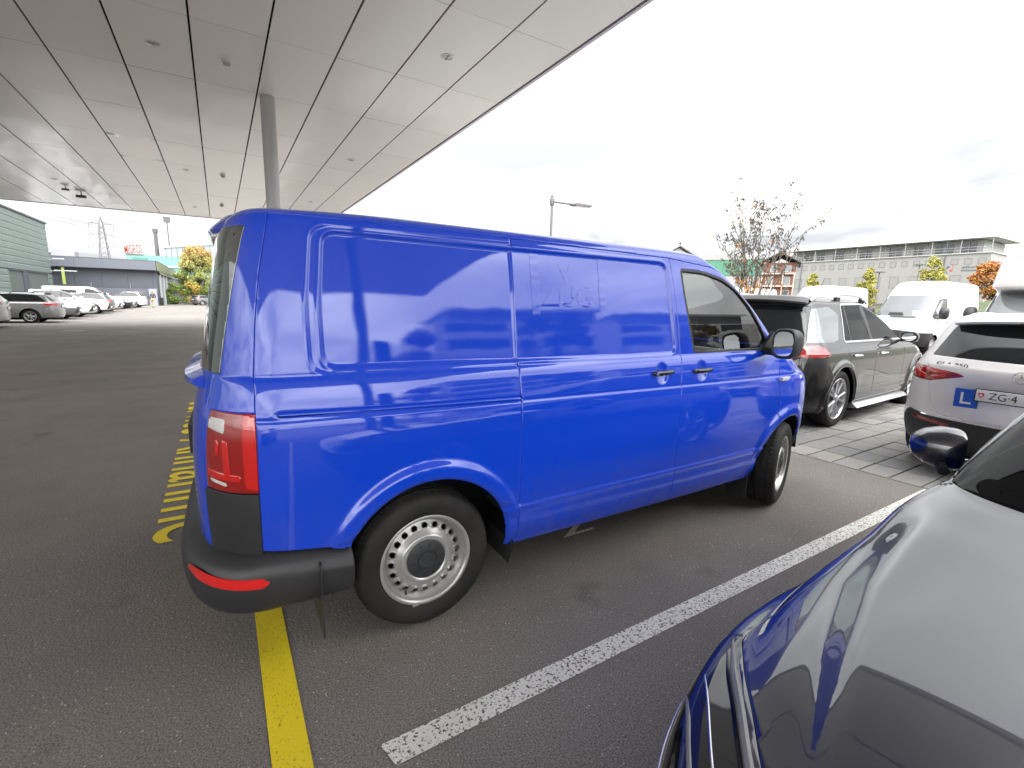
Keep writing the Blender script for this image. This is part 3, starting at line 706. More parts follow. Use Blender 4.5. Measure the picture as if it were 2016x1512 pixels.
    # ghost of removed lettering: duller lacquer on the sliding door
    GH = BLUE.copy(); GH.name = 'ghost_lettering'; nt = GH.node_tree; pb = nt.nodes["Principled BSDF"]
    for l in list(nt.links):
        if l.to_socket == pb.inputs["Coat Roughness"]: nt.links.remove(l)
    pb.inputs["Coat Roughness"].default_value = .045; [nt.links.remove(l) for l in list(nt.links) if l.to_socket == pb.inputs["Base Color"]]; pb.inputs["Base Color"].default_value = (.009, .056, .54, 1)
    PX, PZ_ = s0.A[:, 0], s0.A[:, 2]; sel = (s0.A[:, 1] < .3) & (PX > .5) & (PX < 1.6) & (PZ_ > 1.3) & (PZ_ < 1.85); AA = s0.A[sel][:, :3]
    def drape(o, x0, z0):
        for v in o.data.vertices:
            xx, zz = x0+v.co.x, z0+v.co.y; d = (AA[:, 0]-xx)**2+(AA[:, 2]-zz)**2; k = np.argsort(d)[:6]; w = 1/(d[k]+1e-7); yy = float((AA[k, 1]*w).sum()/w.sum())
            v.co = (xx, yy-.0012, zz)
        o.data.update()
    def dice(o, n=6):
        bm = bmesh.new(); bm.from_mesh(o.data)
        for k in range(-20, 40):
            bmesh.ops.bisect_plane(bm, geom=bm.verts[:]+bm.edges[:]+bm.faces[:], plane_co=(0, k*.02, 0), plane_no=(0, 1, 0))
        bm.to_mesh(o.data); bm.free()
    for txt, sz, x0, z0, sx_ in (("ZUG", .140, .655, 1.55, 1.2), ("V", .125, .775, 1.68, 1.2)):
        o = text_mesh('ghost_letters', txt, sz, GH, root, 0, .004, 'LEFT', 'BOTTOM_BASELINE', sx_); dice(o); drape(o, x0, z0)
    for x0 in (.595, 1.045):
        b = MB(); b.add([(0, 0, 0), (.05, 0, 0), (.05, .31, 0), (0, .31, 0)], [(0, 1, 2, 3)]); o = b.build('ghost_bar', GH, root); dice(o); drape(o, x0, 1.50)
    # --- door handles and key cylinder
    for hx, hz in ((1.502, 1.163), (1.868, 1.158)):
        b = MB(); pts = [(hx-.088+.176*k/8, .030-.018*math.sin(math.pi*(k/8*.8+.1)), hz+.002*(k/8)) for k in range(9)]
        b.tube(pts, [.013, .0155, .015, .0145, .0145, .0145, .0145, .014, .011], 12); h = b.build('door_handle', BLACKGLOSS, root, smooth=True)
        b = MB(); b.lathe([(.0105, 0), (.0095, -.005), (.0, -.005)], 16, 'y', (hx-.068, .006, hz)); b.build('key_cylinder', CHROME if hx < 1.6 else BLACKGLOSS, h)
        h2 = copy_tree(h, root); h2.scale = (1, -1, 1); h2.location = (0, 1.9, 0)
    # side indicator
    b = MB(); b.prism([(2.752, 1.036), (2.758, 1.058), (2.862, 1.062), (2.838, 1.034)], -.003, .03); b.build('side_indicator', CLEARLENS, root, bevel=.004)
    # --- door mirror: rounded housing, glass facing back
    for sgn in (1, -1):
        hs = MB(); V = []; F = []
        # rows across depth x: (x, scale)
        secs = [(2.520, .80), (2.516, .93), (2.524, 1.0), (2.56, 1.0), (2.62, .93), (2.66, .76), (2.68, .45), (2.685, .05)]
        cy, cz, hw, hh_ = -.105, 1.325, .082, .104
        for (xx, sc) in secs:
            for k in range(24):
                t = 2*math.pi*k/24; ct, st = math.cos(t), math.sin(t)
                V.append((xx, cy+hw*sc*math.copysign(abs(ct)**.62, ct), cz+hh_*sc*math.copysign(abs(st)**.62, st)))
        for i in range(len(secs)-1):
            for k in range(24): F.append((i*24+k, i*24+(k+1) % 24, (i+1)*24+(k+1) % 24, (i+1)*24+k))
        mh = mobj('door_mirror', V, F, PLASTIC, root, auto=50)
        g = MB(); g.add([(2.5205, cy+.066*math.copysign(abs(math.cos(t))**.55, math.cos(t)), cz+.086*math.copysign(abs(math.sin(t))**.55, math.sin(t))) for t in np.linspace(0, 2*math.pi, 32, endpoint=False)], [tuple(range(32))])
        g.build('mirror_glass', MIRROR, mh)
        f = MB(); f.tube([(2.565, -.03, 1.262), (2.60, .075, 1.268)], [.030, .036], 10); f.build('mirror_foot', PLASTIC, mh, smooth=True)
        if sgn < 0: mh.scale = (1, -1, 1); mh.location = (0, 1.9, 0)
    b = MB(); b.prism([(2.535, 1.262), (2.72, 1.262), (2.735, 1.30), (2.675, 1.40), (2.625, 1.335)], .060, .088); b.build('mirror_triangle', PLASTIC, root, bevel=.004)
    # --- slide rail: bright lip and slot
    V = []; F = []
    for k in range(41):
        xx = -.60+1.083*k/40; zz = float(np.interp(xx, [-.60, -.316, .138, .484], [1.116, 1.107, 1.098, 1.092])); y0 = float(np.interp(zz, [1.09, 1.15], [.017, .026]))
        hgt = float(np.interp(xx, [-.60, .484], [.006, .017]))
        V += [(xx, y0-.0045, zz+.004), (xx, y0+.004, zz+.010), (xx, y0-.0035, zz-.0015), (xx, y0+.014, zz-.003), (xx, y0+.006, zz-hgt), (xx, y0-.001, zz-hgt-.003)]
    for k in range(40):
        a, b_ = k*6, k*6+6; F += [(a+1, b_+1, b_, a), (a, b_, b_+2, a+2)]
    mobj('rail_lip', V, F, BLUE, root)
    mobj('slide_rail', V, [(k*6+2, k*6+8, k*6+9, k*6+3) for k in range(40)]+[(k*6+3, k*6+9, k*6+10, k*6+4) for k in range(40)], DARK, root)
    # --- rear spoiler over the tailgate glass
    V = []; F = []; ny = 41
    for i in range(ny):
        t = i/(ny-1)*2-1; a = abs(t); yy = VC+.715*t
        xl = -.795+.17*a**5; top = 1.905-.03*a**3
        xin = -.735+.14*a**5
        V += [(xin+.08, yy, top+.012-.03*a**8), (xin, yy, top), (xl+.012, yy, top-.045), (xl, yy, top-.062), (xl+.010, yy, top-.078), (xin+.02, yy, top-.072), (xin+.06, yy, top-.080)]
    for i in range(ny-1):
        for a in range(6): F.append((i*7+a, (i+1)*7+a, (i+1)*7+a+1, i*7+a+1))
    F.append(tuple(range(7))); F.append(tuple(range((ny-1)*7, ny*7))[::-1])
    mobj('rear_spoiler', V, F, BLUE, root, auto=50)
    # tailgate grip bar, plate, emblem on the far-facing tail
    b = MB(); ny = 21; V = []; F = []
    for i in range(ny):
        t = i/(ny-1)*2-1; yy = VC+.60*t; xo = -.930+.05*abs(t)**4
        V += [(xo+.06, yy, 1.250), (xo, yy, 1.225), (xo-.004, yy, 1.205), (xo+.02, yy, 1.190), (xo+.06, yy, 1.195)]
    for i in range(ny-1):
        for a in range(4): F.append((i*5+a, (i+1)*5+a, (i+1)*5+a+1, i*5+a+1))
    F.append(tuple(range(5))); F.append(tuple(range((ny-1)*5, ny*5))[::-1])
    mobj('tailgate_grip', V, F, BLUE, root, auto=40)
    b = MB(); b.box(-.940, -.925, .69, 1.21, .835, .95); pl = b.build('number_plate', PLATE, root, bevel=.003)
    b = MB(); b.box(-.939, -.92, .68, 1.22, .825, .96); b.build('plate_frame', SEAL, pl)
    # --- cab interior seen through the door window
    b = MB(); V = []; 
    b.prism([(2.42, 1.10), (2.40, 1.19), (2.50, 1.245), (2.90, 1.21), (2.90, .9), (2.60, .8)], .16, 1.74); b.build('dashboard', INTERG, root, bevel=.02)
    st = MB()
    for k in range(33):
        pass
    ring = [(2.36-.0+.19*math.sin(t)*.42, 1.35+.19*math.cos(t), 1.215+.19*math.sin(t)*.9) for t in np.linspace(0, 2*math.pi, 33)]
    st.tube(ring, .014, 8, caps=False); sw = st.build('steering_wheel', INTER, root, smooth=True)
    st = MB(); st.sphere((2.36, 1.35, 1.21), .06, 12, 8, (.5, 1, 1)); st.tube([(2.36, 1.17, 1.215), (2.36, 1.53, 1.215)], .016, 6); st.tube([(2.36, 1.35, 1.21), (2.30, 1.35, 1.05)], .016, 6); st.tube([(2.37, 1.35, 1.2), (2.55, 1.35, 1.1)], .03, 8); st.build('spokes', INTER, sw, smooth=True)
    for yy in (.22, 1.08):
        w_ = .98 if yy < 1 else .56; w_ = .80 if yy < 1 else .52
        b = MB(); b.prism([(1.72, .80), (2.25, .80), (2.27, .92), (1.80, .90)], yy, yy+w_); b.build('seat', INTER, root, bevel=.04)
        b = MB(); b.prism([(1.70, .86), (1.84, .88), (1.745, 1.235), (1.68, 1.235)], yy, yy+w_); b.build('backrest', INTER, root, bevel=.03)
    b = MB(); b.box(1.62, 1.635, .12, 1.78, .4, 1.25); b.build('partition', INTERG, root)
    b = MB(); b.tube([(2.42, .155, .7), (2.43, .14, 1.25)], .01, 6); b.box(1.70, 2.55, .10, .13, .5, 1.245); b.build('door_trim', INTERG, root)
    return root
# ================================================================== ground
def asphalt_mat():
    m = bpy.data.materials.new("asphalt"); m.use_nodes = True; nt = m.node_tree; N = nt.nodes.new; L = nt.links.new; b = nt.nodes["Principled BSDF"]
    tc = N("ShaderNodeTexCoord"); P = tc.outputs["Object"]
    def noise(s, d=3, r=.55):
        n = N("ShaderNodeTexNoise"); n.inputs["Scale"].default_value = s; n.inputs["Detail"].default_value = d; n.inputs["Roughness"].default_value = r; L(P, n.inputs["Vector"]); return n.outputs[0]
    def ramp(src, stops):
        c = N("ShaderNodeValToRGB"); L(src, c.inputs[0]); e = c.color_ramp.elements
        while len(e) < len(stops): e.new(.5)
        for i, (p, col) in enumerate(stops): e[i].position = p; e[i].color = (*col, 1)
        return c.outputs[0]
    def mixc(f, a, c, mode='MIX', fac=None):
        x = N("ShaderNodeMix"); x.data_type = 'RGBA'; x.blend_type = mode
        if fac is not None: x.inputs[0].default_value = fac
        else: L(f, x.inputs[0])
        L(a, x.inputs[6]); L(c, x.inputs[7]); return x.outputs[2]
    base = ramp(noise(.18, 6, .6), [(.3, (.175, .159, .145)), (.7, (.220, .202, .184))])
    fine = ramp(noise(150, 3, .7), [(.33, (.40, .40, .40)), (.67, (1.65, 1.65, 1.65))])
    c = mixc(None, base, fine, 'MULTIPLY', 1.)
    v = N("ShaderNodeTexVoronoi"); v.inputs["Scale"].default_value = 75; L(P, v.inputs["Vector"])
    st = N("ShaderNodeSeparateColor"); L(v.outputs["Color"], st.inputs[0])
    near = N("ShaderNodeMapRange"); near.inputs[1].default_value = .10; near.inputs[2].default_value = .28; near.inputs[3].default_value = 1; near.inputs[4].default_value = 0; L(v.outputs["Distance"], near.inputs[0])
    lt = N("ShaderNodeMath"); lt.operation = 'GREATER_THAN'; lt.inputs[1].default_value = .91; L(st.outputs[0], lt.inputs[0])
    f1 = N("ShaderNodeMath"); f1.operation = 'MULTIPLY'; L(near.outputs[0], f1.inputs[0]); L(lt.outputs[0], f1.inputs[1])
    wh = N("ShaderNodeRGB"); wh.outputs[0].default_value = (.66, .63, .58, 1); c = mixc(f1.outputs[0], c, wh.outputs[0])
    dk = N("ShaderNodeMath"); dk.operation = 'LESS_THAN'; dk.inputs[1].default_value = .13; L(st.outputs[1], dk.inputs[0])
    f2 = N("ShaderNodeMath"); f2.operation = 'MULTIPLY'; L(near.outputs[0], f2.inputs[0]); L(dk.outputs[0], f2.inputs[1])
    f2b = N("ShaderNodeMath"); f2b.operation = 'MULTIPLY'; f2b.inputs[1].default_value = .75; L(f2.outputs[0], f2b.inputs[0])
    bl = N("ShaderNodeRGB"); bl.outputs[0].default_value = (.012, .011, .010, 1); c = mixc(f2b.outputs[0], c, bl.outputs[0])
    # worn, paler tracks and oily patches
    st2 = ramp(noise(.9, 5, .65), [(.35, (.87, .87, .87)), (.55, (1, 1, 1)), (.75, (1.08, 1.07, 1.05))]); c = mixc(None, c, st2, 'MULTIPLY', 1.)
    oil = ramp(noise(1.7, 3, .5), [(.66, (1, 1, 1)), (.74, (.74, .73, .72))]); c = mixc(None, c, oil, 'MULTIPLY', 1.)
    # scattered pale grit and dried leaves bits, larger
    v2 = N("ShaderNodeTexVoronoi"); v2.inputs["Scale"].default_value = 5.5; v2.inputs["Randomness"].default_value = 1; L(P, v2.inputs["Vector"])
    n2 = N("ShaderNodeMapRange"); n2.inputs[1].default_value = .030; n2.inputs[2].default_value = .045; n2.inputs[3].default_value = 1; n2.inputs[4].default_value = 0; L(v2.outputs["Distance"], n2.inputs[0])
    s2 = N("ShaderNodeSeparateColor"); L(v2.outputs["Color"], s2.inputs[0]); g2 = N("ShaderNodeMath"); g2.operation = 'GREATER_THAN'; g2.inputs[1].default_value = .62; L(s2.outputs[0], g2.inputs[0])
    f3 = N("ShaderNodeMath"); f3.operation = 'MULTIPLY'; L(n2.outputs[0], f3.inputs[0]); L(g2.outputs[0], f3.inputs[1])
    gr = N("ShaderNodeRGB"); gr.outputs[0].default_value = (.20, .185, .165, 1); c = mixc(f3.outputs[0], c, gr.outputs[0])
    L(c, b.inputs["Base Color"])
    b.inputs["Specular IOR Level"].default_value = .2
    rr = N("ShaderNodeMapRange"); rr.inputs[1].default_value = .3; rr.inputs[2].default_value = .7; rr.inputs[3].default_value = .78; rr.inputs[4].default_value = .95; L(noise(2.2, 4), rr.inputs[0]); L(rr.outputs[0], b.inputs["Roughness"])
    bp = N("ShaderNodeBump"); bp.inputs["Strength"].default_value = .55; bp.inputs["Distance"].default_value = .003; L(noise(230, 3, .7), bp.inputs["Height"])
    bp2 = N("ShaderNodeBump"); bp2.inputs["Strength"].default_value = .5; bp2.inputs["Distance"].default_value = .004; bp2.invert = True; L(v.outputs["Distance"], bp2.inputs["Height"]); L(bp.outputs[0], bp2.inputs["Normal"]); L(bp2.outputs[0], b.inputs["Normal"])
    return m
ASPH = asphalt_mat()
def paint_mat(name, col, wear=.5, wcol=(.07, .062, .055), lo=.47, hi=.52):
    """road paint that lets the stones show through where worn"""
    m = mat(name, col, rough=.6, col2=wcol, c2scale=95, c2lo=lo+.0, c2hi=hi, bump=.9, bscale=110, var=.08, vscale=3); return m
WPAINT = paint_mat("white_road_paint", (.76, .745, .67), lo=.53, hi=.60)
YPAINT = paint_mat("yellow_road_paint", (.80, .62, .02), lo=.60, hi=.68, wcol=(.30, .20, .01))
def sheet(name, poly, z, m, label=None, cat=None, kind=None, parent=None, thick=0):
    n = len(poly); V = [(a, b, z) for a, b in poly]; o = mobj(name, V, [tuple(range(n))], m, parent, smooth=False); tag(o, label, cat, kind=kind); return o
sheet('ground', [(-900, -700), (900, -700), (900, 1300), (-900, 1300)], -.012, mat("far_ground", (.12, .11, .10), rough=1., spec=.1, var=.2, vscale=.05), kind='structure')
sheet('asphalt', [(-60, -60), (4.53, -60), (4.53, 150), (-60, 150)], 0, ASPH, kind='structure')
def far_asphalt(): sheet('road', [(13.9, -60), (70, -60), (70, 120), (13.9, 120)], .0, ASPH, kind='structure')
far_asphalt()
# edge strip between asphalt and pavers
EDGE = mat("edge_concrete", (.20, .19, .17), rough=.8, var=.25, vscale=12, bump=.5, bscale=90)
b = MB(); b.box(4.522, 4.545, -12, 24, -.02, .004); tag(b.build('kerb', EDGE), kind='structure')
# --- pavers: the nearest as single pieces, the rest joined
BED = mat("joint_grit", (.018, .017, .014), rough=.95, col2=(.05, .07, .015), c2scale=1.6, c2lo=.62, c2hi=.68, bump=1., bscale=120, var=.4, vscale=60)
PAVE = [mat("paver_%s" % n, c, rough=.8, var=.10, vscale=2.2, bump=.45, bscale=150, spec=.3) for n, c in (('a', (.26, .255, .24)), ('b', (.30, .285, .26)), ('c', (.215, .215, .21)), ('d', (.275, .26, .235)))]
def pavers():
    base = sheet('paving', [(4.545, -12), (13.9, -12), (13.9, 24), (4.545, 24)], -.010, BED, kind='structure')
    px, py, jx, jy = .385, .25, .010, .016
    me = {}
    for mi, m in enumerate(PAVE):
        b = MB(); b.box(0, px-jx, 0, py-jy, -.045, 0); o = b.build('paving_stone', m, base, bevel=.0035); me[mi] = o.data; bpy.data.objects.remove(o)
    rest = MB(); x0, y0 = 4.553, .308
    near = []
    for i in range(0, 24):
        for j in range(-46, 92):
            x = x0+i*px; y = y0+j*py
            near.append((math.hypot(x-CAM.x, y-CAM.y)+ (3 if (y > 1.1 and x < 6) else 0) + (60 if j < -3 or y > (x-4)*1.1+1.2 else 0), x, y))
    near.sort()
    for k, (d, x, y) in enumerate(near):
        dz = random.uniform(-.003, .003)+.002
        if k < 290:
            o = bpy.data.objects.new('paving_stone', me[random.choices((0, 1, 2, 3), (5, 3, 2, 2))[0]]); link(o, base)
            o.location = (x+random.uniform(-.002, .002), y+jy/2+random.uniform(-.002, .002), dz); o.rotation_euler = (random.uniform(-.004, .004), random.uniform(-.004, .004), random.uniform(-.006, .006))
        else:
            rest.mi = random.choices((0, 1, 2, 3), (5, 3, 2, 2))[0]
            rest.add([(x, y+jy/2, dz), (x+px-jx, y+jy/2, dz), (x+px-jx, y+py-jy/2, dz), (x, y+py-jy/2, dz), (x, y+jy/2, -.02), (x+px-jx, y+jy/2, -.02), (x+px-jx, y+py-jy/2, -.02), (x, y+py-jy/2, -.02)], [(0, 1, 2, 3), (0, 4, 5, 1), (1, 5, 6, 2), (2, 6, 7, 3), (3, 7, 4, 0)])
    tag(rest.build('paving_stones', PAVE, base), kind='stuff')
    # weeds in the joints
    g = MB(); GR = mat("weed_green", (.10, .17, .02), rough=.7, var=.4, vscale=80)
    for cx, cy, n, sx, sy in ((5.36, .312, 90, .10, .012), (4.56, .50, 50, .03, .10), (5.66, .56, 25, .06, .01), (5.9, .33, 20, .2, .01), (4.93, .30, 18, .06, .012), (6.3, .56, 16, .2, .01), (5.1, .06, 20, .2, .01)):
        for k in range(n):
            x = cx+random.gauss(0, sx); y = cy+random.gauss(0, sy); h = random.uniform(.006, .022); a = random.uniform(0, 6.28); l = random.uniform(.003, .012)
            g.add([(x, y, 0), (x+.003*math.cos(a+1.57), y+.003*math.sin(a+1.57), 0), (x+l*math.cos(a), y+l*math.sin(a), h)], [(0, 1, 2)])
    tag(g.build('weeds', GR), kind='stuff')
pavers()
# --- markings
def marking(name, poly, m, label, cat, z=.004):
    o = sheet(name, poly, z, m, label, cat); return o
marking('parking_line', [(-.385, -.475), (-.36, -.577), (4.50, -.580), (4.50, -.478)], WPAINT, 'worn white parking bay line between the blue van and the navy car', 'line marking')
marking('parking_line', [(-.72, .62), (-.60, .60), (-.598, -7), (-.722, -7)], YPAINT, 'solid yellow line running out from under the van bumper towards the camera', 'line marking')
# dashed white line in the distance and bay lines of the far row
for y, lb in ((28.0, 'white bay line between the cut-off white SUV and the silver estate'), (32.1, 'white bay line between the silver estate and the grey hatchback'), (35.4, 'white bay line between the grey hatchback and the white saloon'), (38.3, 'white bay line between the white saloon and the silver hatchback'),
              (41.0, 'white bay line between the silver hatchback and the white SUV'), (43.8, 'white bay line between the white SUV and the dark estate'), (46.6, 'white bay line between the dark estate and the pale saloon'), (50.2, 'white bay line between the pale saloon and the long white van'),
              (54.6, 'white bay line just beyond the long white van'), (57.4, 'white bay line between the dark hatchback and the champagne saloon'), (60.2, 'white bay line between the champagne saloon and the last white SUV')):
    marking('parking_line', [(-12.6, y), (-7.0, y), (-7.0, y+.10), (-12.6, y+.10)], WPAINT, lb, 'line marking')["group"] = 'bay lines of the far left row'
marking('lane_dash', [(-6.15, 23.0), (-5.48, 23.25), (-5.50, 23.38), (-6.17, 23.13)], WPAINT, 'short white dash lying alone on the open asphalt at left', 'line marking')
# ================================================================== canopy
CZ = lambda y: 5.487-.0065*y
def build_canopy():
    root = thing('canopy', 'large flat canopy clad with pale metal panels overhead', 'canopy', (0, 0, 5.4))
    P = [mat("soffit_%d" % k, c, rough=.26, metal=.0, spec=.8, rvar=.06, vscale=.6, coat=.55, coat_rough=.14, coat_ior=1.7, var=.03, vscale_=1) if False else
         mat("soffit_%d" % k, c, rough=.30, spec=.7, coat=.8, coat_rough=.12, coat_ior=1.75) for k, c in enumerate(((.86, .85, .83), (.83, .82, .80), (.88, .87, .84)))]
    for m in P:   # oil-canned sheet: broad waves in the reflection
        nt = m.node_tree; N = nt.nodes.new; L = nt.links.new; tc = N("ShaderNodeTexCoord"); mp = N("ShaderNodeMapping"); mp.inputs["Scale"].default_value = (.9, .35, 1)
        n = N("ShaderNodeTexNoise"); n.inputs["Scale"].default_value = 1.1; n.inputs["Detail"].default_value = 2; n.inputs["Roughness"].default_value = .35
        L(tc.outputs["Object"], mp.inputs[0]); L(mp.outputs[0], n.inputs["Vector"])
        bp = N("ShaderNodeBump"); bp.inputs["Strength"].default_value = .8; bp.inputs["Distance"].default_value = .05; L(n.outputs[0], bp.inputs["Height"]); L(bp.outputs[0], nt.nodes["Principled BSDF"].inputs["Coat Normal"])
    xs = [4.24, 3.17, 2.16, 1.155, .15, -.85, -1.85, -2.85]+[-2.85-1.0*k for k in range(1, 12)]
    ys = [11.5+2.3*k for k in range(-10, 8)]
    far = lambda x: 26.75-.045*(x-0)
    gx, gy = .014, .003
    for i in range(len(xs)-1):
        for j in range(len(ys)-1):
            x1, x0 = xs[i]-gx, xs[i+1]+gx; y0, y1 = ys[j]+gy, ys[j+1]-gy
            poly = [(x0, y0), (x1, y0), (x1, y1), (x0, y1)]
            if y0 > far(x1): continue
            if y1 > far(x0): poly = [(a, min(c, far(a))) for a, c in poly]
            b = MB(); V = [(a, c, CZ(c)) for a, c in poly]; dz = random.uniform(-.0015, .0015)
            cx_, cy_ = sum(a for a, _ in poly)/4, sum(c for _, c in poly)/4
            # cushion: slightly hollow sheet, 2x4 cells
            nx, ny = 3, 6; b.V = []; 
            for a in range(nx+1):
                for c in range(ny+1):
                    u, v = a/nx, c/ny; px = x0+(x1-x0)*u; pyt = poly[3][1]+(poly[2][1]-poly[3][1])*u; py = y0+(pyt-y0)*v
                    b.V.append((px-cx_, py-cy_, CZ(py)+dz+.0022*math.sin(math.pi*u)*math.sin(math.pi*v)*random.choice((1, .4, -.6, .8))-5.4))
            for a in range(nx):
                for c in range(ny): q = a*(ny+1)+c; b.F.append((q, q+1, q+ny+2, q+ny+1)); b.M.append(0)
            # upstands
            b.add([(x0-cx_, y0-cy_, CZ(y0)-5.4), (x0-cx_, poly[3][1]-cy_, CZ(y1)-5.4), (x0-cx_, poly[3][1]-cy_, CZ(y1)-5.37), (x0-cx_, y0-cy_, CZ(y0)-5.37),
                   (x1-cx_, y0-cy_, CZ(y0)-5.4), (x1-cx_, poly[2][1]-cy_, CZ(y1)-5.4), (x1-cx_, poly[2][1]-cy_, CZ(y1)-5.37), (x1-cx_, y0-cy_, CZ(y0)-5.37)], [(0, 1, 2, 3), (4, 7, 6, 5)])
            o = b.build('soffit_panel', random.choice(P), root, smooth=True, auto=30); o.location = (cx_, cy_, 0)
    b = MB(); b.add([(-13.9, -11.5, CZ(-11.5)+.045-5.4), (4.27, -11.5, CZ(-11.5)+.045-5.4), (4.27, far(4.27)+.02, CZ(26.6)+.045-5.4), (-13.9, far(-13.9)+.02, CZ(27.3)+.045-5.4),
                     (-13.9, -11.5, .62), (4.27, -11.5, .62), (4.27, far(4.27)+.02, .5), (-13.9, far(-13.9)+.02, .5)], [(0, 1, 2, 3), (4, 7, 6, 5), (0, 4, 5, 1), (1, 5, 6, 2), (2, 6, 7, 3), (3, 7, 4, 0)])
    b.build('roof_slab', DARK, root)
    FA = mat("fascia_metal", (.62, .58, .68), rough=.3, coat=.5)
    y = -11.5; k = 0
    while y < far(4.27)-.1:
        y2 = min(y+2.9, far(4.27)+.03); b = MB(); z0 = CZ((y+y2)/2)-5.4
        b.add([(4.262, y+.006, CZ(y)-5.40-.012), (4.315, y+.006, CZ(y)-5.4-.012), (4.315, y2-.006, CZ(y2)-5.4-.012), (4.262, y2-.006, CZ(y2)-5.4-.012), (4.262, y+.006, .63), (4.315, y+.006, .63), (4.315, y2-.006, .55), (4.262, y2-.006, .55)],
              [(0, 3, 2, 1), (4, 5, 6, 7), (0, 1, 5, 4), (1, 2, 6, 5), (2, 3, 7, 6), (3, 0, 4, 7)]); b.build('fascia', FA, root); y = y2
    b = MB(); b.add([(-13.9, far(-13.9)+.03, CZ(27)-5.42), (4.27, far(4.27)+.03, CZ(27)-5.42), (4.27, far(4.27)+.08, CZ(27)-5.42), (-13.9, far(-13.9)+.08, CZ(27)-5.42), (-13.9, far(-13.9)+.03, .6), (4.27, far(4.27)+.03, .6), (4.27, far(4.27)+.08, .6), (-13.9, far(-13.9)+.08, .6)],
              [(0, 3, 2, 1), (4, 5, 6, 7), (0, 1, 5, 4), (1, 2, 6, 5), (2, 3, 7, 6), (3, 0, 4, 7)]); b.build('fascia', FA, root)
    b = MB(); b.box(-13.9, 4.315, -11.56, -11.502, -.0+CZ(-11.5)-5.42, .63).build('fascia', FA, root)
    # columns
    CM = mat("column_paint", (.40, .40, .40), rough=.35, var=.05, vscale=3, coat=.3, coat_rough=.2)
    for x, y, lb in ((.33, 9.25, 'round grey steel column rising behind the van roof to the canopy'), (1.15, -6.7, 'round grey steel column behind the camera, seen reflected in the van'), (-8.9, 9.25, None)):
        if lb is None: continue
        b = MB(); b.lathe([(.19, 0), (.19, .012), (.135, .014), (.135, CZ(y)+.003)], 40, 'z'); o = b.build('column', CM, smooth=True, auto=40); o.location = (x, y, 0); tag(o, lb, 'column', 'canopy columns')
    LM = mat("downlight_ring", (.62, .61, .6), rough=.3, metal=.6); LG = mat("downlight_glass", (.45, .44, .42), rough=.15, coat=1.)
    for i, (x, y, lb) in enumerate(((-1.36, 8.1, 'recessed downlight nearest the camera in the canopy, upper left'), (2.67, 5.85, 'recessed downlight in the canopy panel row next to the right edge, nearest'), (2.70, 12.6, 'recessed downlight next to the right canopy edge, just left of the sky'),
                                  (-1.36, 16.75, 'recessed downlight halfway to the far canopy edge, left of the column'), (-5.3, 21.0, 'recessed downlight near the two cameras at far left'), (-1.36, 23.9, 'small recessed downlight closest to the far canopy edge'), (2.7, 19.5, 'faint recessed downlight low beside the column'))):
        d = thing('downlight', lb, 'light', (x, y, CZ(y)), 0, 'canopy downlights')
        b = MB(); b.lathe([(.105, .004), (.105, -.006), (.085, -.008), (.080, .0), (.070, .012)], 28, 'z'); b.build('ring', LM, d, smooth=True)
        b = MB(); b.lathe([(.080, -.002), (.05, -.006), (.0, -.007)], 24, 'z'); b.build('lens', LG, d, smooth=True)
        b = MB(); b.box(-.003, .003, -.08, .08, -.013, -.004).build('louvre', SEAL, d)
    for x, y, lb in ((-.37, 8.05, 'white smoke detector nearest the camera under the canopy'), (-.37, 16.8, 'smoke detector under the middle of the canopy'), (-.37, 22.6, 'smoke detector closest to the far canopy edge')):
        d = thing('smoke_detector', lb, 'detector', (x, y, CZ(y)), 0, 'canopy smoke detectors')
        b = MB(); b.lathe([(.075, 0), (.075, -.03), (.06, -.035)], 20, 'z'); b.build('base', mat("detector_white", (.62, .61, .57), rough=.5), d, smooth=True)
        b = MB(); b.lathe([(.055, -.035), (.05, -.07), (.02, -.08), (0, -.08)], 20, 'z'); b.build('head', mat("detector_head", (.4, .38, .34), rough=.5), d, smooth=True)
    for x, y, lb, s in ((-5.30, 22.4, 'small dark security camera hung under the far left of the canopy', .6), (-5.05, 23.4, 'larger dark security camera beside the small one under the canopy', .9)):
        d = thing('security_camera', lb, 'camera', (x, y, CZ(y)), 0, 'canopy security cameras')
        b = MB(); b.tube([(0, 0, 0), (0, 0, -.10*s)], .02*s, 8); b.build('bracket', DARK, d)
        b = MB(); b.box(-.16*s, .16*s, -.07*s, .07*s, -.20*s, -.09*s); b.build('housing', mat("camera_grey", (.06, .06, .065), rough=.4), d, bevel=.01)
        b = MB(); b.lathe([(.045*s, 0), (.045*s, -.02), (0, -.02)], 14, 'x', (-.16*s, 0, -.145*s)); b.build('lens', BLACKGLOSS, d)
build_canopy()
build_blue_van()
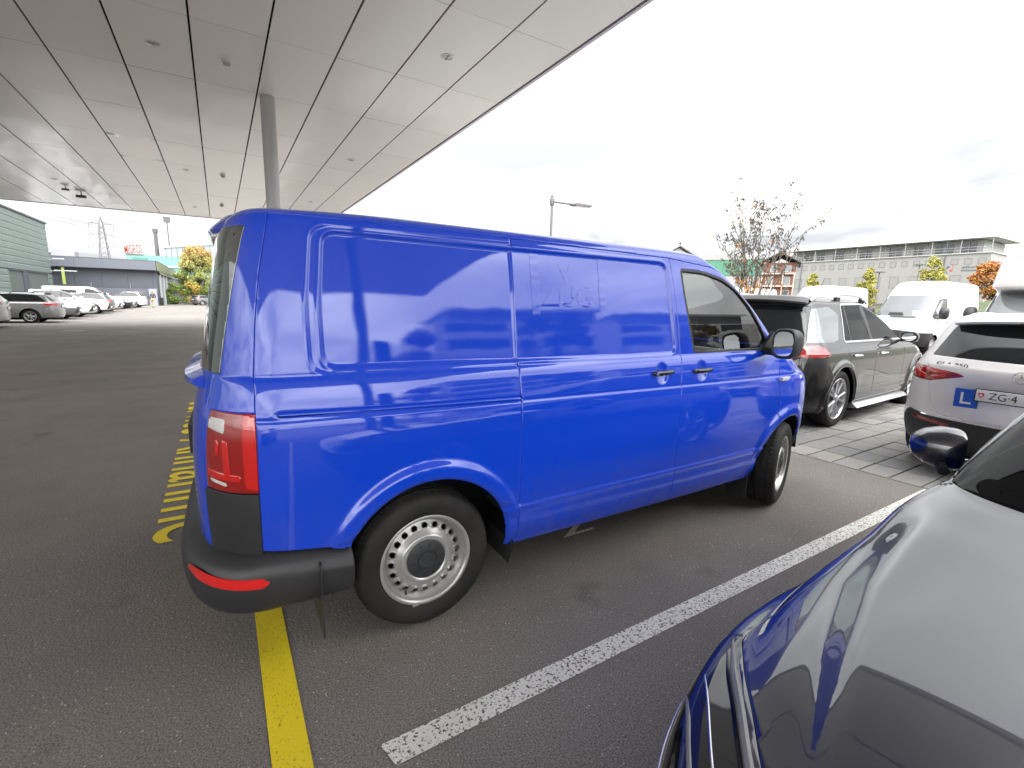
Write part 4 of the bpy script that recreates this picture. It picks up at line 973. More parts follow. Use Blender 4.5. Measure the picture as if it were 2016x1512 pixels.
# ================================================================== generic car: one lofted skin, cut into panes, lamps and panels
CARGLASS = mat("dark_car_glass", (.010, .013, .013), rough=.03, coat=.35, coat_ior=1.5, spec=.35)
CARGLASS2 = mat("mid_car_glass", (.05, .06, .06), rough=.02, coat=1., coat_ior=1.9, spec=.6)
SILLP = mat("car_black_plastic", (.02, .02, .021), rough=.5)
LAMPF = mat("headlamp_lens", (.45, .46, .48), rough=.06, coat=1., coat_ior=1.6, var=.4, vscale=40)
LAMPD = mat("headlamp_dark", (.012, .012, .014), rough=.06, coat=.6, coat_ior=1.45)
def car_skin(keys, Wd, step=.03, pr=(2., 3.2), pf=(2., 2.6), disp=None, XR=.5, arches=(), flare=.012, bow=.02):
    K = np.array(keys, float); hw = Wd/2
    # chord parameter through the side profile and both end profiles
    d = np.sqrt(np.diff(K[:, 0])**2+np.diff(K[:, 1])**2+.25*np.diff(K[:, 2])**2+.25*np.diff(K[:, 3])**2)+1e-4; s = np.r_[0, np.cumsum(d)]
    q = np.linspace(0, s[-1], max(12, int(s[-1]/step))); q = np.unique(np.r_[q, s])
    rows = [pchip(s, K[:, c], q) for c in range(5)]
    xr0 = K[:, 2].min()+XR; nr = max(7, int(hw*1.6/step)); ns = max(14, int((K[:, 4].max()-xr0)/step)); nf = max(8, int(hw*2.2/step))
    rt = list(math.pi/2*np.linspace(0, 1, nr)**.85)[:-1]; ft = list(math.pi/2*np.linspace(1, 0, nf)**.85)[1:]
    X, Y, Z, Wt = loft(rows, Wd, rt, [xr0], ns, ft, xr0, pr=pr, pf=pf)
    Y = Y-hw
    mid = (K[:, 2].min()+K[:, 3].max())/2; hl = (K[:, 3].max()-K[:, 2].min())/2
    Y = Y*(1-bow*np.clip(np.abs(X-mid)/hl, 0, 1)**2.2/hw)
    N = grid_normals(X, Y, Z)
    if N[X.shape[0]//2, 4, 1] > 0: N = -N
    D = np.zeros_like(X); fl = Wt**5*(Y < -.2)
    for cx, cz, r in arches:
        dd = np.hypot(X-cx, Z-cz)-r; D += flare*sstep(-dd, -.09, -.045)*fl
    if disp is not None: D += disp(X, Y, Z, fl)
    X, Y, Z = X+N[..., 0]*D, Y+N[..., 1]*D, Z+N[..., 2]*D
    P = np.stack([X, Y, Z], -1); seg = np.linalg.norm(np.diff(P[:, :, :2], axis=0), axis=2)
    ar = np.vstack([np.zeros((1, P.shape[1])), np.cumsum(seg, 0)]); af = ar[-1][None]-ar
    A = np.stack([X.ravel(), Y.ravel(), Z.ravel(), ar.ravel(), af.ravel()], 1)
    s0 = Surf(A, grid_quads(*X.shape))
    if s0.normals()[(X.shape[0]//2)*X.shape[1]+4, 1] > 0: s0.Q = s0.Q[:, ::-1]
    return s0
def both_sides(surf, name, m, root, **kw):
    o = surf.build(name, m, root, **kw)
    if o is None: return None
    o2 = o.copy(); link(o2, root); o2.scale = (1, -1, 1); return o
def plate_text(parent, txt, size, loc, rot, m=None, name='plate_text', extrude=.0008, align='CENTER', sx=1., offset=0.):
    o = text_mesh(name, txt, size, m or INK, parent, extrude, offset, align, 'CENTER', sx); o.location = loc; o.rotation_euler = rot; return o
def build_car(name, label, cat, P, paint, loc, rz, group=None, step=.04, lamps_on=None, detail=1, glass=None, wheelm=None):
    root = thing(name, label, cat, loc, rz, group)
    wb = P['wb']; r = P['r']; Wd = P['W']
    ar = [(0, r, r+P.get('ag', .055)), (wb, r, r+P.get('ag', .055))]
    s0 = car_skin(P['keys'], Wd, step, arches=ar, disp=P.get('disp'), pr=P.get('pr', (2., 3.2)), pf=P.get('pf', (2., 2.6)), flare=P.get('flare', .012), XR=P.get('XR', .5))
    x = lambda s: s.A[:, 0]; z = lambda s: s.A[:, 2]; PZ = lambda s: np.stack([x(s), z(s)], 1); RZ = lambda s: np.stack([s.A[:, 3], z(s)], 1); FZ = lambda s: np.stack([s.A[:, 4], z(s)], 1)
    glass = glass or CARGLASS
    for cx, cz, rr in ar: s0 = s0.clip(np.minimum(rr-np.hypot(x(s0)-cx, z(s0)-cz), -(s0.A[:, 1]+Wd/2-.42)))
    side = lambda s: s.A[:, 1]+.25
    body = s0
    def cut(reg, nm, m, both=True, inset=.0, fold=.0, gap=.0):
        nonlocal body
        piece = body.clip(reg(body)+gap); body = body.clip(-reg(body)+gap)
        if nm is None: return piece
        if both: return both_sides(piece, nm, m, root, inset=inset, fold=fold)
        o = weld(mirror_surf(piece, 0.).build(nm, m, root, inset=inset, fold=fold)); return o
    F = .006 if detail > 1 else .0
    # rear and front screens
    if 'rw' in P: cut(lambda s: psdf(RZ(s), P['rw']), 'rear_window', P.get('rwm', glass), both=False, inset=.003, fold=F)
    if 'ws' in P: cut(lambda s: psdf(FZ(s), P['ws']), 'windscreen', P.get('wsm', glass), both=False, inset=.003, fold=F)
    # side glass: frame area first, then the panes out of it
    if 'dlo' in P:
        dl = P['dlo']; frame = body.clip(np.maximum(psdf(PZ(body), dl), side(body))); body = body.clip(-np.maximum(psdf(PZ(body), dl), side(body)))
        tr = P.get('trim', 0)
        if tr:
            dd = lambda s: psdf(PZ(s), dl)
            ring = frame.clip(-(dd(frame)+tr)); frame = frame.clip(dd(frame)+tr); both_sides(ring, 'window_trim', CHROME, root, inset=-.003)
        for pg in P['panes']:
            pn = frame.clip(psdf(PZ(frame), pg)); frame = frame.clip(-psdf(PZ(frame), pg)); both_sides(pn, 'side_window', P.get('swm', glass), root, inset=.004, fold=F)
        both_sides(frame, 'window_frame', SILLP, root, inset=.001)
    for pg, nm, m in P.get('side', []): cut(lambda s: np.maximum(psdf(PZ(s), pg), side(s)), nm, m, fold=F)
    for pg, nm, m in P.get('rear', []): cut(lambda s: psdf(RZ(s), pg), nm, m, both=P.get('rear_both', {}).get(nm, True), fold=F, inset=-.001)
    for pg, nm, m in P.get('front', []): cut(lambda s: psdf(FZ(s), pg), nm, m, both=P.get('front_both', {}).get(nm, True), fold=F, inset=-.001)
    for pg, zmin, nm, m, off in P.get('plan', []): cut(lambda s: np.maximum(psdf(np.stack([s.A[:, 0], -s.A[:, 1]], 1), pg), (zmin(s.A[:, 0]) if callable(zmin) else zmin)-z(s)), nm, m, fold=F, inset=-off)
    if 'skirt' in P:
        zk = P['skirt']; cut(lambda s: z(s)-zk, 'skirt', SILLP, both=False, fold=F)
    # doors as their own panels
    for (x0, x1, z0, z1, nm) in P.get('doors', []):
        poly = rpoly([(x0, z0), (x1, z0), (x1, z1), (x0, z1)], .04, 3)
        cut(lambda s: np.maximum(psdf(PZ(s), poly), side(s)), nm, paint, fold=.012 if detail > 1 else 0, gap=.0022 if detail > 1 else .003)
    if 'tailgate' in P:
        cut(lambda s: psdf(RZ(s), P['tailgate']), 'tailgate', paint, both=False, fold=.012, gap=.0022)
    if 'bonnet' in P:
        cut(lambda s: np.maximum(psdf(np.stack([s.A[:, 0], -s.A[:, 1]], 1), P['bonnet']), P['bonnet_z']-z(s)), 'bonnet', paint, both=False, fold=.012, gap=.0018)
    weld(mirror_surf(body, 0.).build('body', paint, root, fold=.01 if detail > 1 else 0))
    # dark core, wells
    K = np.array(P['keys']); hw = Wd/2; xr, xf = K[:, 2].min(), K[:, 3].max(); zb = P.get('belt', .9)
    b = MB(); b.box(xr+.16, -r-.08, -hw+.34, hw-.34, .20, zb-.16); b.box(r+.08, wb-r-.08, -hw+.075, hw-.075, .17, zb-.12); b.box(wb+r+.08, xf-.25, -hw+.3, hw-.3, .2, zb-.32)
    b.box(-r-.1, r+.1, -hw+.27, hw-.27, .2, zb-.1); b.box(wb-r-.1, wb+r+.1, -hw+.27, hw-.27, .2, zb-.22); b.build('underbody', DARK, root)
    for cx, cz, rr in ar:
        for sg in (-1, 1):
            w_ = MB(); n = 14; a = [(cx+(rr+.008)*math.cos(t), cz+(rr+.008)*math.sin(t)) for t in np.linspace(-.05, math.pi+.05, n)]
            yo, yi = sg*(hw-P.get('liner', .06)), sg*(hw-.30)
            w_.add([(p, yo, q) for p, q in a]+[(p, yi, q) for p, q in a], [(i, i+1, i+n+1, i+n) for i in range(n-1)]); w_.add([(p, yi, q) for p, q in a], [tuple(range(n))])
            if detail > 0: w_.build('wheel_arch_liner', DARK, root)
    # wheels
    for cx in (0, wb):
        for sg in (-1, 1):
            if detail > 0: make_wheel(root, cx, sg*(hw-P.get('wi', .03)), r, r, P.get('tw', .22), P['rim'], 'alloy', side=sg, spokes=P.get('spokes', 5), n=40 if detail < 2 else 64, m=wheelm or ALLOY, twin=P.get('twin', True), steer=0)
            else:
                wh = MB(); wh.lathe([(P['rim'], .01), (r-.03, 0), (r, .03), (r, .2), (P['rim'], .2)], 20, 'y'); t = wh.build('wheel', RUBBER, root, smooth=True)
                t.location = (cx, sg*(hw-.02), r); t.rotation_euler = (0, 0, 0 if sg < 0 else math.pi)
                wh = MB(); wh.lathe([(P['rim'], .012), (.09, .03), (.03, .01), (0, .01)], 14, 'y')
                for k in range(5):
                    a = 6.283*k/5; c_, s_ = math.cos(a), math.sin(a); wh.add([(.05*c_-.02*s_, .006, .05*s_+.02*c_), (.05*c_+.02*s_, .006, .05*s_-.02*c_), ((P['rim'])*c_+.03*s_, .008, P['rim']*s_-.03*c_), (P['rim']*c_-.03*s_, .008, P['rim']*s_+.03*c_)], [(0, 1, 2, 3)])
                wh.build('rim', STEEL, t, smooth=False)
    # mirrors
    mx, mz = P['mirror']; msz = P.get('msz', 1.)
    for sg in (-1, 1):
        V = []; Fc = []; secs = [(-.02, .78), (-.025, .95), (-.01, 1.), (.04, 1.), (.10, .82), (.14, .5), (.15, .05)]
        cy = sg*(hw+.07*msz+P.get('mo', 0.))
        for xx, sc in secs:
            for k in range(16):
                t = 2*math.pi*k/16; ct, st = math.cos(t), math.sin(t); V.append((mx+xx*msz, cy+.115*msz*sc*math.copysign(abs(ct)**.75, ct), mz+.082*P.get('mh', 1.)*msz*sc*math.copysign(abs(st)**.75, st)+.15*(ct*sg*-.02)))
        for i in range(len(secs)-1):
            for k in range(16): Fc.append((i*16+k, i*16+(k+1) % 16, (i+1)*16+(k+1) % 16, (i+1)*16+k))
        mo = mobj('door_mirror', V, Fc, P.get('mirrorm', paint), root, auto=60)
        g = MB(); g.add([(mx-.019*msz, cy+.088*msz*math.cos(t), mz+.062*P.get('mh', 1.)*msz*math.sin(t)) for t in np.linspace(0, 2*math.pi, 20, endpoint=False)], [tuple(range(20))]); g.build('mirror_glass', MIRROR, mo)
        f = MB(); f.tube([(mx+.04, cy, mz-.05), (mx+.05, sg*(hw-.09), mz-.07)], .022, 6); f.build('mirror_foot', SILLP, mo)
        if P.get('fold'):
            pv = Vector((mx+.06, sg*(hw-.01), mz)); mo.matrix_basis = Matrix.Translation(pv)@Matrix.Rotation(sg*R(P['fold']), 4, 'Z')@Matrix.Translation(-pv)
    # handles
    if detail > 0:
        for hx, hz in P.get('handles', []):
            for sg in (-1, 1):
                yy = sg*(hw-P.get('hin', .01)); b = MB(); b.tube([(hx-.10, yy, hz), (hx-.08, yy+sg*.022, hz+.003), (hx+.08, yy+sg*.022, hz+.003), (hx+.10, yy, hz)], .012, 8); b.build('door_handle', P.get('handlem', paint), root, smooth=True)
    if 'rails' in P:
        x0, x1, yy, zz, h = P['rails']
        for sg in (-1, 1):
            n = 15; pts = []
            for k in range(n):
                t = k/(n-1); xx = x0+(x1-x0)*t; e = 1-abs(2*t-1)**5; pts.append((xx, sg*(yy-.02*(2*t-1)**2), zz+P.get('railslope', 0)*(2*t-1)**2+h*e))
            b = MB(); b.tube(pts, .017, 8); b.build('roof_rail', P.get('railm', CHROME), root, smooth=True)
    # plates
    b = MB(); xr_p = P.get('plate_r')
    if xr_p:
        px, pz, tilt = xr_p; o = MB(); o.box(-.008, .004, -.25, .25, -.055, .055); pl = o.build('number_plate', PLATE, root, bevel=.002); pl.location = (px, P.get('plate_y', 0), pz); pl.rotation_euler = (0, tilt, 0)
    if P.get('plate_f'):
        px, pz = P['plate_f']; o = MB(); o.box(-.004, .008, -.25, .25, -.055, .055); pl = o.build('number_plate', PLATE, root); pl.location = (px, 0, pz)
    return root, s0

# ------------------------------------------------------------------ car shapes (x forward from the rear axle, y from the centre line)
def rp(p, r=.03, n=3): return rpoly(p, r, n)
SUV = dict(W=1.95, wb=2.995, r=.385, rim=.275, tw=.28, belt=1.05, keys=[
    (.24, .08, -.86, 3.62, 2.8), (.30, .04, -.95, 3.75, 2.85), (.42, .015, -1.0, 3.80, 2.9), (.60, .0, -1.02, 3.84, 2.9), (.80, .005, -1.01, 3.82, 2.9), (.92, .015, -.99, 3.74, 2.85), (1.0, .03, -.97, 3.55, 2.7), (1.06, .05, -.95, 3.1, 2.5),
    (1.11, .075, -.93, 2.62, 2.2), (1.16, .10, -.91, 2.45, 2.1), (1.30, .15, -.86, 2.16, 1.9), (1.45, .205, -.78, 1.84, 1.6), (1.58, .26, -.69, 1.5, 1.3), (1.66, .30, -.63, 1.22, 1.05), (1.70, .35, -.60, 1.08, .95), (1.725, .44, -.57, .98, .9), (1.74, .6, -.54, .9, .85), (1.745, .974, -.5, .85, .8)],
    dlo=rp([(.12, 1.13), (.30, 1.645), (1.0, 1.665), (1.42, 1.60), (1.95, 1.36), (2.28, 1.13)], .06, 5), trim=.022,
    panes=[rp([(.16, 1.155), (.32, 1.62), (.40, 1.62), (.34, 1.155)], .01), rp([(.37, 1.155), (.43, 1.62), (.95, 1.635), (1.02, 1.155)], .012), rp([(1.12, 1.155), (1.06, 1.635), (1.40, 1.57), (1.92, 1.34), (2.18, 1.155)], .012)],
    rw=rp([(.0, 1.14), (.83, 1.14), (.74, 1.60), (.0, 1.62)], .04), ws=rp([(-.1, 1.14), (.95, 1.14), (.86, 1.62), (-.1, 1.66)], .04),
    rear=[(rp([(.62, .98), (.62, 1.08), (.98, 1.12), (1.16, 1.06), (1.30, .985), (1.0, .96)], .02), 'tail_lamp', mat('ruby_lens', (.34, .012, .010), rough=.08, coat=1.))], front=[(rp([(.50, .80), (.50, .95), (1.0, .99), (.95, .83)], .02), 'headlamp', LAMPF)],
    side=[], doors=[(.18, 1.08, .36, 1.115, 'rear_door'), (1.08, 2.24, .36, 1.115, 'front_door')],
    mirror=(2.03, 1.18), handles=[(.42, .955), (1.36, .955)], handlem=CHROME, hin=.012, rails=(-.55, 1.25, .70, 1.685, .085), railslope=-.02, plate_r=(-1.035, .78, 0), skirt=.30, spokes=5, flare=.028, XR=.6)
def mid_suv():
    P = dict(SUV); 
    def disp(X, Y, Z, fl):
        d = .006*np.exp(-((Z-1.0)/.014)**2)*fl*(X < 2.9)           # shoulder crease
        d -= .008*np.clip(1-((Z-.62)/.26)**2, 0, 1)**2*fl*sstep(X, .45, .75)*(1-sstep(X, 2.3, 2.6))   # hollowed doors
        d += .012*np.exp(-((Z-.42)/.03)**2)*fl*sstep(X, .4, .6)*(1-sstep(X, 2.4, 2.6))
        return d
    P['disp'] = disp; P['swm'] = GLASSM
    P['side'] = [(rp([(-.75, 1.15), (-.62, 1.56), (-.05, 1.60), (.16, 1.50), (-.02, 1.17), (-.2, 1.14)], .04), 'quarter_window', CARGLASS2)]
    root, s0 = build_car('suv', 'dark grey chrome-trimmed SUV with silver roof rails parked just beyond the van nose', 'car', P, DGREYP, (6.17, 1.98, 0), R(3.0), step=.018, detail=2)
    # black arch edging, sill board, seats
    for cx in (0, 2.995):
        b = MB(); pts = []
        for t in np.linspace(-.12, math.pi+.12, 26): pts.append((cx+.452*math.cos(t), -.968, .385+.452*math.sin(t)))
        b.tube(pts, .020, 8); b.build('arch_trim', BLACKP, root, smooth=True)
    b = MB(); b.prism([(-1.02, .22), (-.965, .27), (-.90, .285), (-.86, .27), (-.9, .20)], .50, 2.50, 'x'); b.build('side_step', mat("brushed_step", (.5, .5, .5), rough=.3, metal=.7), root, bevel=.01)
    for yy in (-.75, .2):
        b = MB(); b.prism([(1.05, .7), (1.3, .75), (1.12, 1.30), (1.02, 1.42), (.95, 1.40), (.98, 1.2)], yy, yy+.55); b.build('seat', INTER, root, bevel=.03)
    b = MB(); b.prism([(-.1, .7), (.2, .75), (.02, 1.25), (-.12, 1.25)], -.7, .7); b.build('rear_seat', INTER, root, bevel=.03)
    b = MB(); b.prism([(2.0, .9), (1.95, 1.08), (2.45, 1.08), (2.4, .9)], -.8, .8); b.build('dashboard', INTERG, root)
    b = MB(); b.tube([(1.84+.1*math.sin(t)*.4, .38+.18*math.cos(t), 1.06+.18*math.sin(t)*.9) for t in np.linspace(0, 6.283, 21)], .013, 6, caps=False); b.build('steering_wheel', INTER, root)
    for xx in (-.42, .32, 1.15):
        for sg in (-1, 1):
            b = MB(); b.box(xx-.06, xx+.06, sg*.645-.018, sg*.645+.018, 1.655, 1.735); b.build('rail_foot', CHROME if xx < 0 else SILLP, root)
    # rear spoiler lip
    V = []; F = []
    for i in range(21):
        t = i/10-1; V += [(-.52, .66*t, 1.715-.03*t*t), (-.76+.10*abs(t)**4, .68*t, 1.675-.04*t*t), (-.75+.10*abs(t)**4, .68*t, 1.655-.04*t*t), (-.60, .66*t, 1.62-.03*t*t)]
    for i in range(20):
        for a in range(3): F.append((i*4+a, i*4+4+a, i*4+5+a, i*4+a+1))
    mobj('rear_spoiler', V, F, DGREYP, root)
    return root
CSUV = dict(W=1.834, wb=2.73, r=.345, rim=.225, tw=.235, belt=.98, keys=[
    (.24, .10, -.70, 3.40, 2.6), (.30, .05, -.77, 3.52, 2.7), (.40, .02, -.815, 3.58, 2.7), (.52, .003, -.835, 3.60, 2.7), (.575, .0, -.845, 3.60, 2.7), (.60, .0, -.838, 3.60, 2.7), (.75, .0, -.825, 3.58, 2.7), (.90, .008, -.815, 3.50, 2.65), (.99, .02, -.812, 3.30, 2.55), (1.05, .035, -.80, 2.95, 2.4),
    (1.10, .05, -.765, 2.40, 2.1), (1.14, .07, -.735, 2.28, 2.0), (1.19, .10, -.70, 2.18, 1.9), (1.30, .15, -.61, 1.92, 1.7), (1.40, .195, -.51, 1.66, 1.45), (1.47, .235, -.44, 1.44, 1.25), (1.515, .28, -.40, 1.25, 1.1), (1.54, .34, -.38, 1.12, 1.0), (1.56, .45, -.36, 1.0, .92), (1.572, .65, -.33, .9, .85), (1.575, .916, -.3, .85, .8)],
    dlo=rp([(-.2, 1.12), (.1, 1.44), (.8, 1.49), (1.3, 1.40), (1.95, 1.09)], .05, 4), panes=[rp([(-.1, 1.13), (.15, 1.42), (.72, 1.46), (.78, 1.12)], .02), rp([(.84, 1.12), (.80, 1.46), (1.27, 1.37), (1.82, 1.12)], .02)],
    rw=rp([(-.1, 1.135), (.74, 1.150), (.60, 1.455), (-.1, 1.475)], [0, .02, .05, 0]), ws=rp([(-.1, 1.12), (.85, 1.12), (.75, 1.45), (-.1, 1.5)], .03),
    tailgate=rp([(-.1, .585), (.52, .60), (.62, .72), (.66, .90), (.70, 1.02), (.80, 1.12), (.66, 1.47), (.60, 1.50), (-.1, 1.50)], [0, .05, .05, 0, .03, .03, .03, .02, 0]),
    rear=[(rp([(.365, .985), (.66, .905), (1.02, .915), (1.10, .965), (1.07, 1.045), (.80, 1.045), (.42, 1.01)], .015), 'tail_lamp', REDDEEP), (rp([(.42, .50), (.42, .535), (.80, .55), (.78, .52)], .008), 'rear_reflector', REDDEEP), (rp([(-.2, .1), (-.2, .565), (.60, .575), (.86, .60), (1.02, .52), (1.18, .42), (1.3, .30), (1.3, .1)], [0, 0, .03, .03, .04, .02, 0, 0]), 'diffuser', SILLP)],
    rear_both={'diffuser': False}, front=[(rp([(.5, .75), (.5, .88), (.95, .9), (.9, .77)], .02), 'headlamp', LAMPF)], side=[],
    doors=[(.14, .80, .36, 1.08, 'rear_door'), (.80, 1.95, .36, 1.06, 'front_door')], mirror=(1.75, 1.10), handles=[(.3, .93), (1.1, .93)], rails=(-.22, 1.05, .62, 1.515, .045), railslope=-.03, skirt=.27, XR=.55, ag=.05, pr=(2., 2.7), spokes=5)
def compact_suv():
    P = dict(CSUV)
    def disp(X, Y, Z, fl):
        # crease under the lamps and hollow round the plate
        rear = (X < -.5)
        return -.012*np.exp(-((Z-.80)/.10)**2)*rear*(np.abs(Y) < .42)*sstep(.42-np.abs(Y), 0, .08)
    P['disp'] = disp
    root, s0 = build_car('compact_suv', 'white compact SUV seen from behind with a blue L plate on its tailgate', 'car', P, mat('warm_white_paint', (.74, .72, .685), rough=.35, coat=1., coat_rough=.03), (5.80, -.86, 0), R(-1.5), step=.02, detail=2)
    # inner lens shapes of the lamp
    rz = lambda s: np.stack([s.A[:, 3], s.A[:, 2]], 1)
    for pg, m in ((rp([(.70, .925), (.99, .935), (1.06, .975), (1.04, 1.02), (.86, 1.02), (.80, .98), (.70, .96)], .012), REDLENS), (rp([(.52, .955), (.68, .93), (.66, .955), (.50, .985)], .006), REDLENS), (rp([(.46, 1.0), (.64, 1.025), (.78, 1.03), (.74, 1.0), (.60, .985)], .006), REDLENS)):
        t = s0.clip(psdf(rz(s0), pg)); both_sides(t, 'lamp_lens', m, root, inset=-.0035, fold=.003)
    # tailgate surface position helper
    def on_tail(yy, zz):
        k = np.argmin((s0.A[:, 1]+abs(yy))**2+(s0.A[:, 2]-zz)**2+(s0.A[:, 0] > 0)*9); return float(s0.A[k, 0])
    # chrome strip and bumper edge
    b = MB(); pts = []
    for yy in np.linspace(-.66, .66, 33): pts.append((on_tail(yy, .578)-.004, yy, .578+.0*abs(yy)))
    b.tube(pts, .007, 6); b.build('chrome_strip', CHROME, root, smooth=True)
    # plate, frame, arms
    pl = MB(); pl.box(-.008, .004, -.26, .26, -.058, .058); fr = pl.build('plate_frame', BLACKGLOSS, root, bevel=.004); fr.location = (-.846, 0, .845); fr.rotation_euler = (0, R(4), 0)
    pl = MB(); pl.box(-.012, -.006, -.25, .25, -.050, .050); pn = pl.build('number_plate', PLATE, fr, bevel=.002)
    plate_text(fr, "ZG·4", .088, (-.0125, .165, -.002), (R(90), 0, R(-90)), align='LEFT', sx=.95, name='plate_text')
    sh = MB(); sh.prism([(-.02, .022), (.02, .022), (.02, -.004), (.0, -.024), (-.02, -.004)], -.0135, -.0122, 'x'); o = sh.build('canton_shield', REDREFL, fr); o.location = (0, .215, 0)
    cr = MB(); cr.box(-.0145, -.0136, -.004, .004, -.013, .013); cr.box(-.0146, -.0137, -.013, .013, -.004, .004); o = cr.build('cross', PLATE, fr); o.location = (0, .215, .001)
    # blue L plate
    L_ = MB(); L_.box(-.003, .001, -.085, .085, -.085, .085); lp = L_.build('learner_plate', mat("learner_blue", (.008, .09, .50), rough=.5), root); lp.location = (-.836, .315, .80); lp.rotation_euler = (R(-2), R(3), R(-6))
    t = MB(); t.box(-.0042, -.0032, .022, .040, -.052, .052); t.box(-.0042, -.0032, -.038, .022, -.052, -.034); t.build('letter_l', PLATE, lp)
    # model lettering and star ring
    plate_text(root, "GLA 250", .055, (on_tail(.62, 1.078)-.005, .62, 1.078), (R(90), 0, R(-90)-math.atan2(on_tail(.62, 1.078)-on_tail(.36, 1.078), .26)), m=mat('badge_metal', (.18, .18, .18), rough=.3, metal=.6), align='LEFT', sx=1.35, name='model_lettering', extrude=.003)
    st = MB(); cx = on_tail(0, 1.03)-.010
    st.tube([(cx, .048*math.cos(t), 1.03+.048*math.sin(t)) for t in np.linspace(0, 6.2832, 33)], .0045, 6, caps=False)
    for k in range(3):
        a = math.pi/2+2.0944*k; st.add([(cx-.003, .046*math.cos(a), 1.03+.046*math.sin(a)), (cx-.003, .008*math.cos(a+1.05), 1.03+.008*math.sin(a+1.05)), (cx-.007, 0, 1.03), (cx-.003, .008*math.cos(a-1.05), 1.03+.008*math.sin(a-1.05))], [(0, 1, 2), (0, 2, 3)])
    st.build('star_emblem', CHROME, root)
    # roof spoiler
    V = []; F = []
    for i in range(25):
        t = i/12-1; V += [(-.34, .60*t, 1.552-.05*t**4), (-.56+.10*abs(t)**3, .60*t, 1.500-.03*t*t), (-.555+.10*abs(t)**3, .60*t, 1.480-.03*t*t), (-.45+.08*abs(t)**3, .58*t, 1.465-.03*t*t)]
    for i in range(24):
        for a in range(3): F.append((i*4+a, i*4+4+a, i*4+5+a, i*4+a+1))
    sp = mobj('roof_spoiler', V, F, WHITE, root, auto=50)
    b = MB(); b.box(-.556, -.545, -.13, .13, 1.478, 1.488); b.build('brake_lamp', REDDEEP, sp)
    # exhaust finisher
    for yy in (-.58, .58):
        b = MB(); b.lathe([(.04, 0), (.036, -.01), (.028, 0), (.02, .03)], 20, 'x', (-.80, yy, .33)); b.build('tow_eye_cover', SILVER, root, smooth=True)
    # wiper arm
    return root
NAV = dict(W=1.86, wb=2.80, r=.325, rim=.225, tw=.24, belt=.90, keys=[
    (.20, .10, -.80, 3.50, 2.75), (.26, .05, -.88, 3.60, 2.8), (.36, .015, -.92, 3.68, 2.85), (.48, .0, -.94, 3.72, 2.8), (.56, .0, -.95, 3.72, 2.78), (.63, .003, -.95, 3.67, 2.75), (.685, .010, -.94, 3.55, 2.7), (.73, .020, -.93, 3.37, 2.6), (.77, .034, -.92, 3.15, 2.45), (.81, .052, -.91, 2.90, 2.3), (.85, .074, -.90, 2.65, 2.15), (.885, .097, -.90, 2.44, 2.03), (.91, .115, -.89, 2.27, 1.95), (.93, .130, -.88, 2.17, 1.85),
    (.942, .14, -.87, 2.10, 1.80), (1.0, .158, -.85, 1.99, 1.7), (1.1, .19, -.80, 1.79, 1.5), (1.20, .23, -.74, 1.57, 1.3), (1.30, .285, -.67, 1.30, 1.05), (1.36, .33, -.64, 1.08, .9), (1.39, .40, -.62, .92, .8), (1.41, .55, -.58, .8, .7), (1.415, .91, -.55, .7, .65)],
    dlo=rp([(-.3, .96), (0, 1.29), (.8, 1.32), (1.1, 1.24), (1.66, .96)], .04, 4), panes=[rp([(-.2, .97), (.05, 1.27), (.62, 1.30), (.66, .97)], .02), rp([(.74, .97), (.7, 1.30), (1.07, 1.22), (1.54, .97)], .02)],
    rw=rp([(-.1, 1.0), (.7, 1.0), (.6, 1.30), (-.1, 1.32)], .03), mirror=(1.37, .965), handles=[(.3, .83), (1.1, .83)], pf=(2.2, 3.2), XR=.55, skirt=.22, pr=(2., 3.))
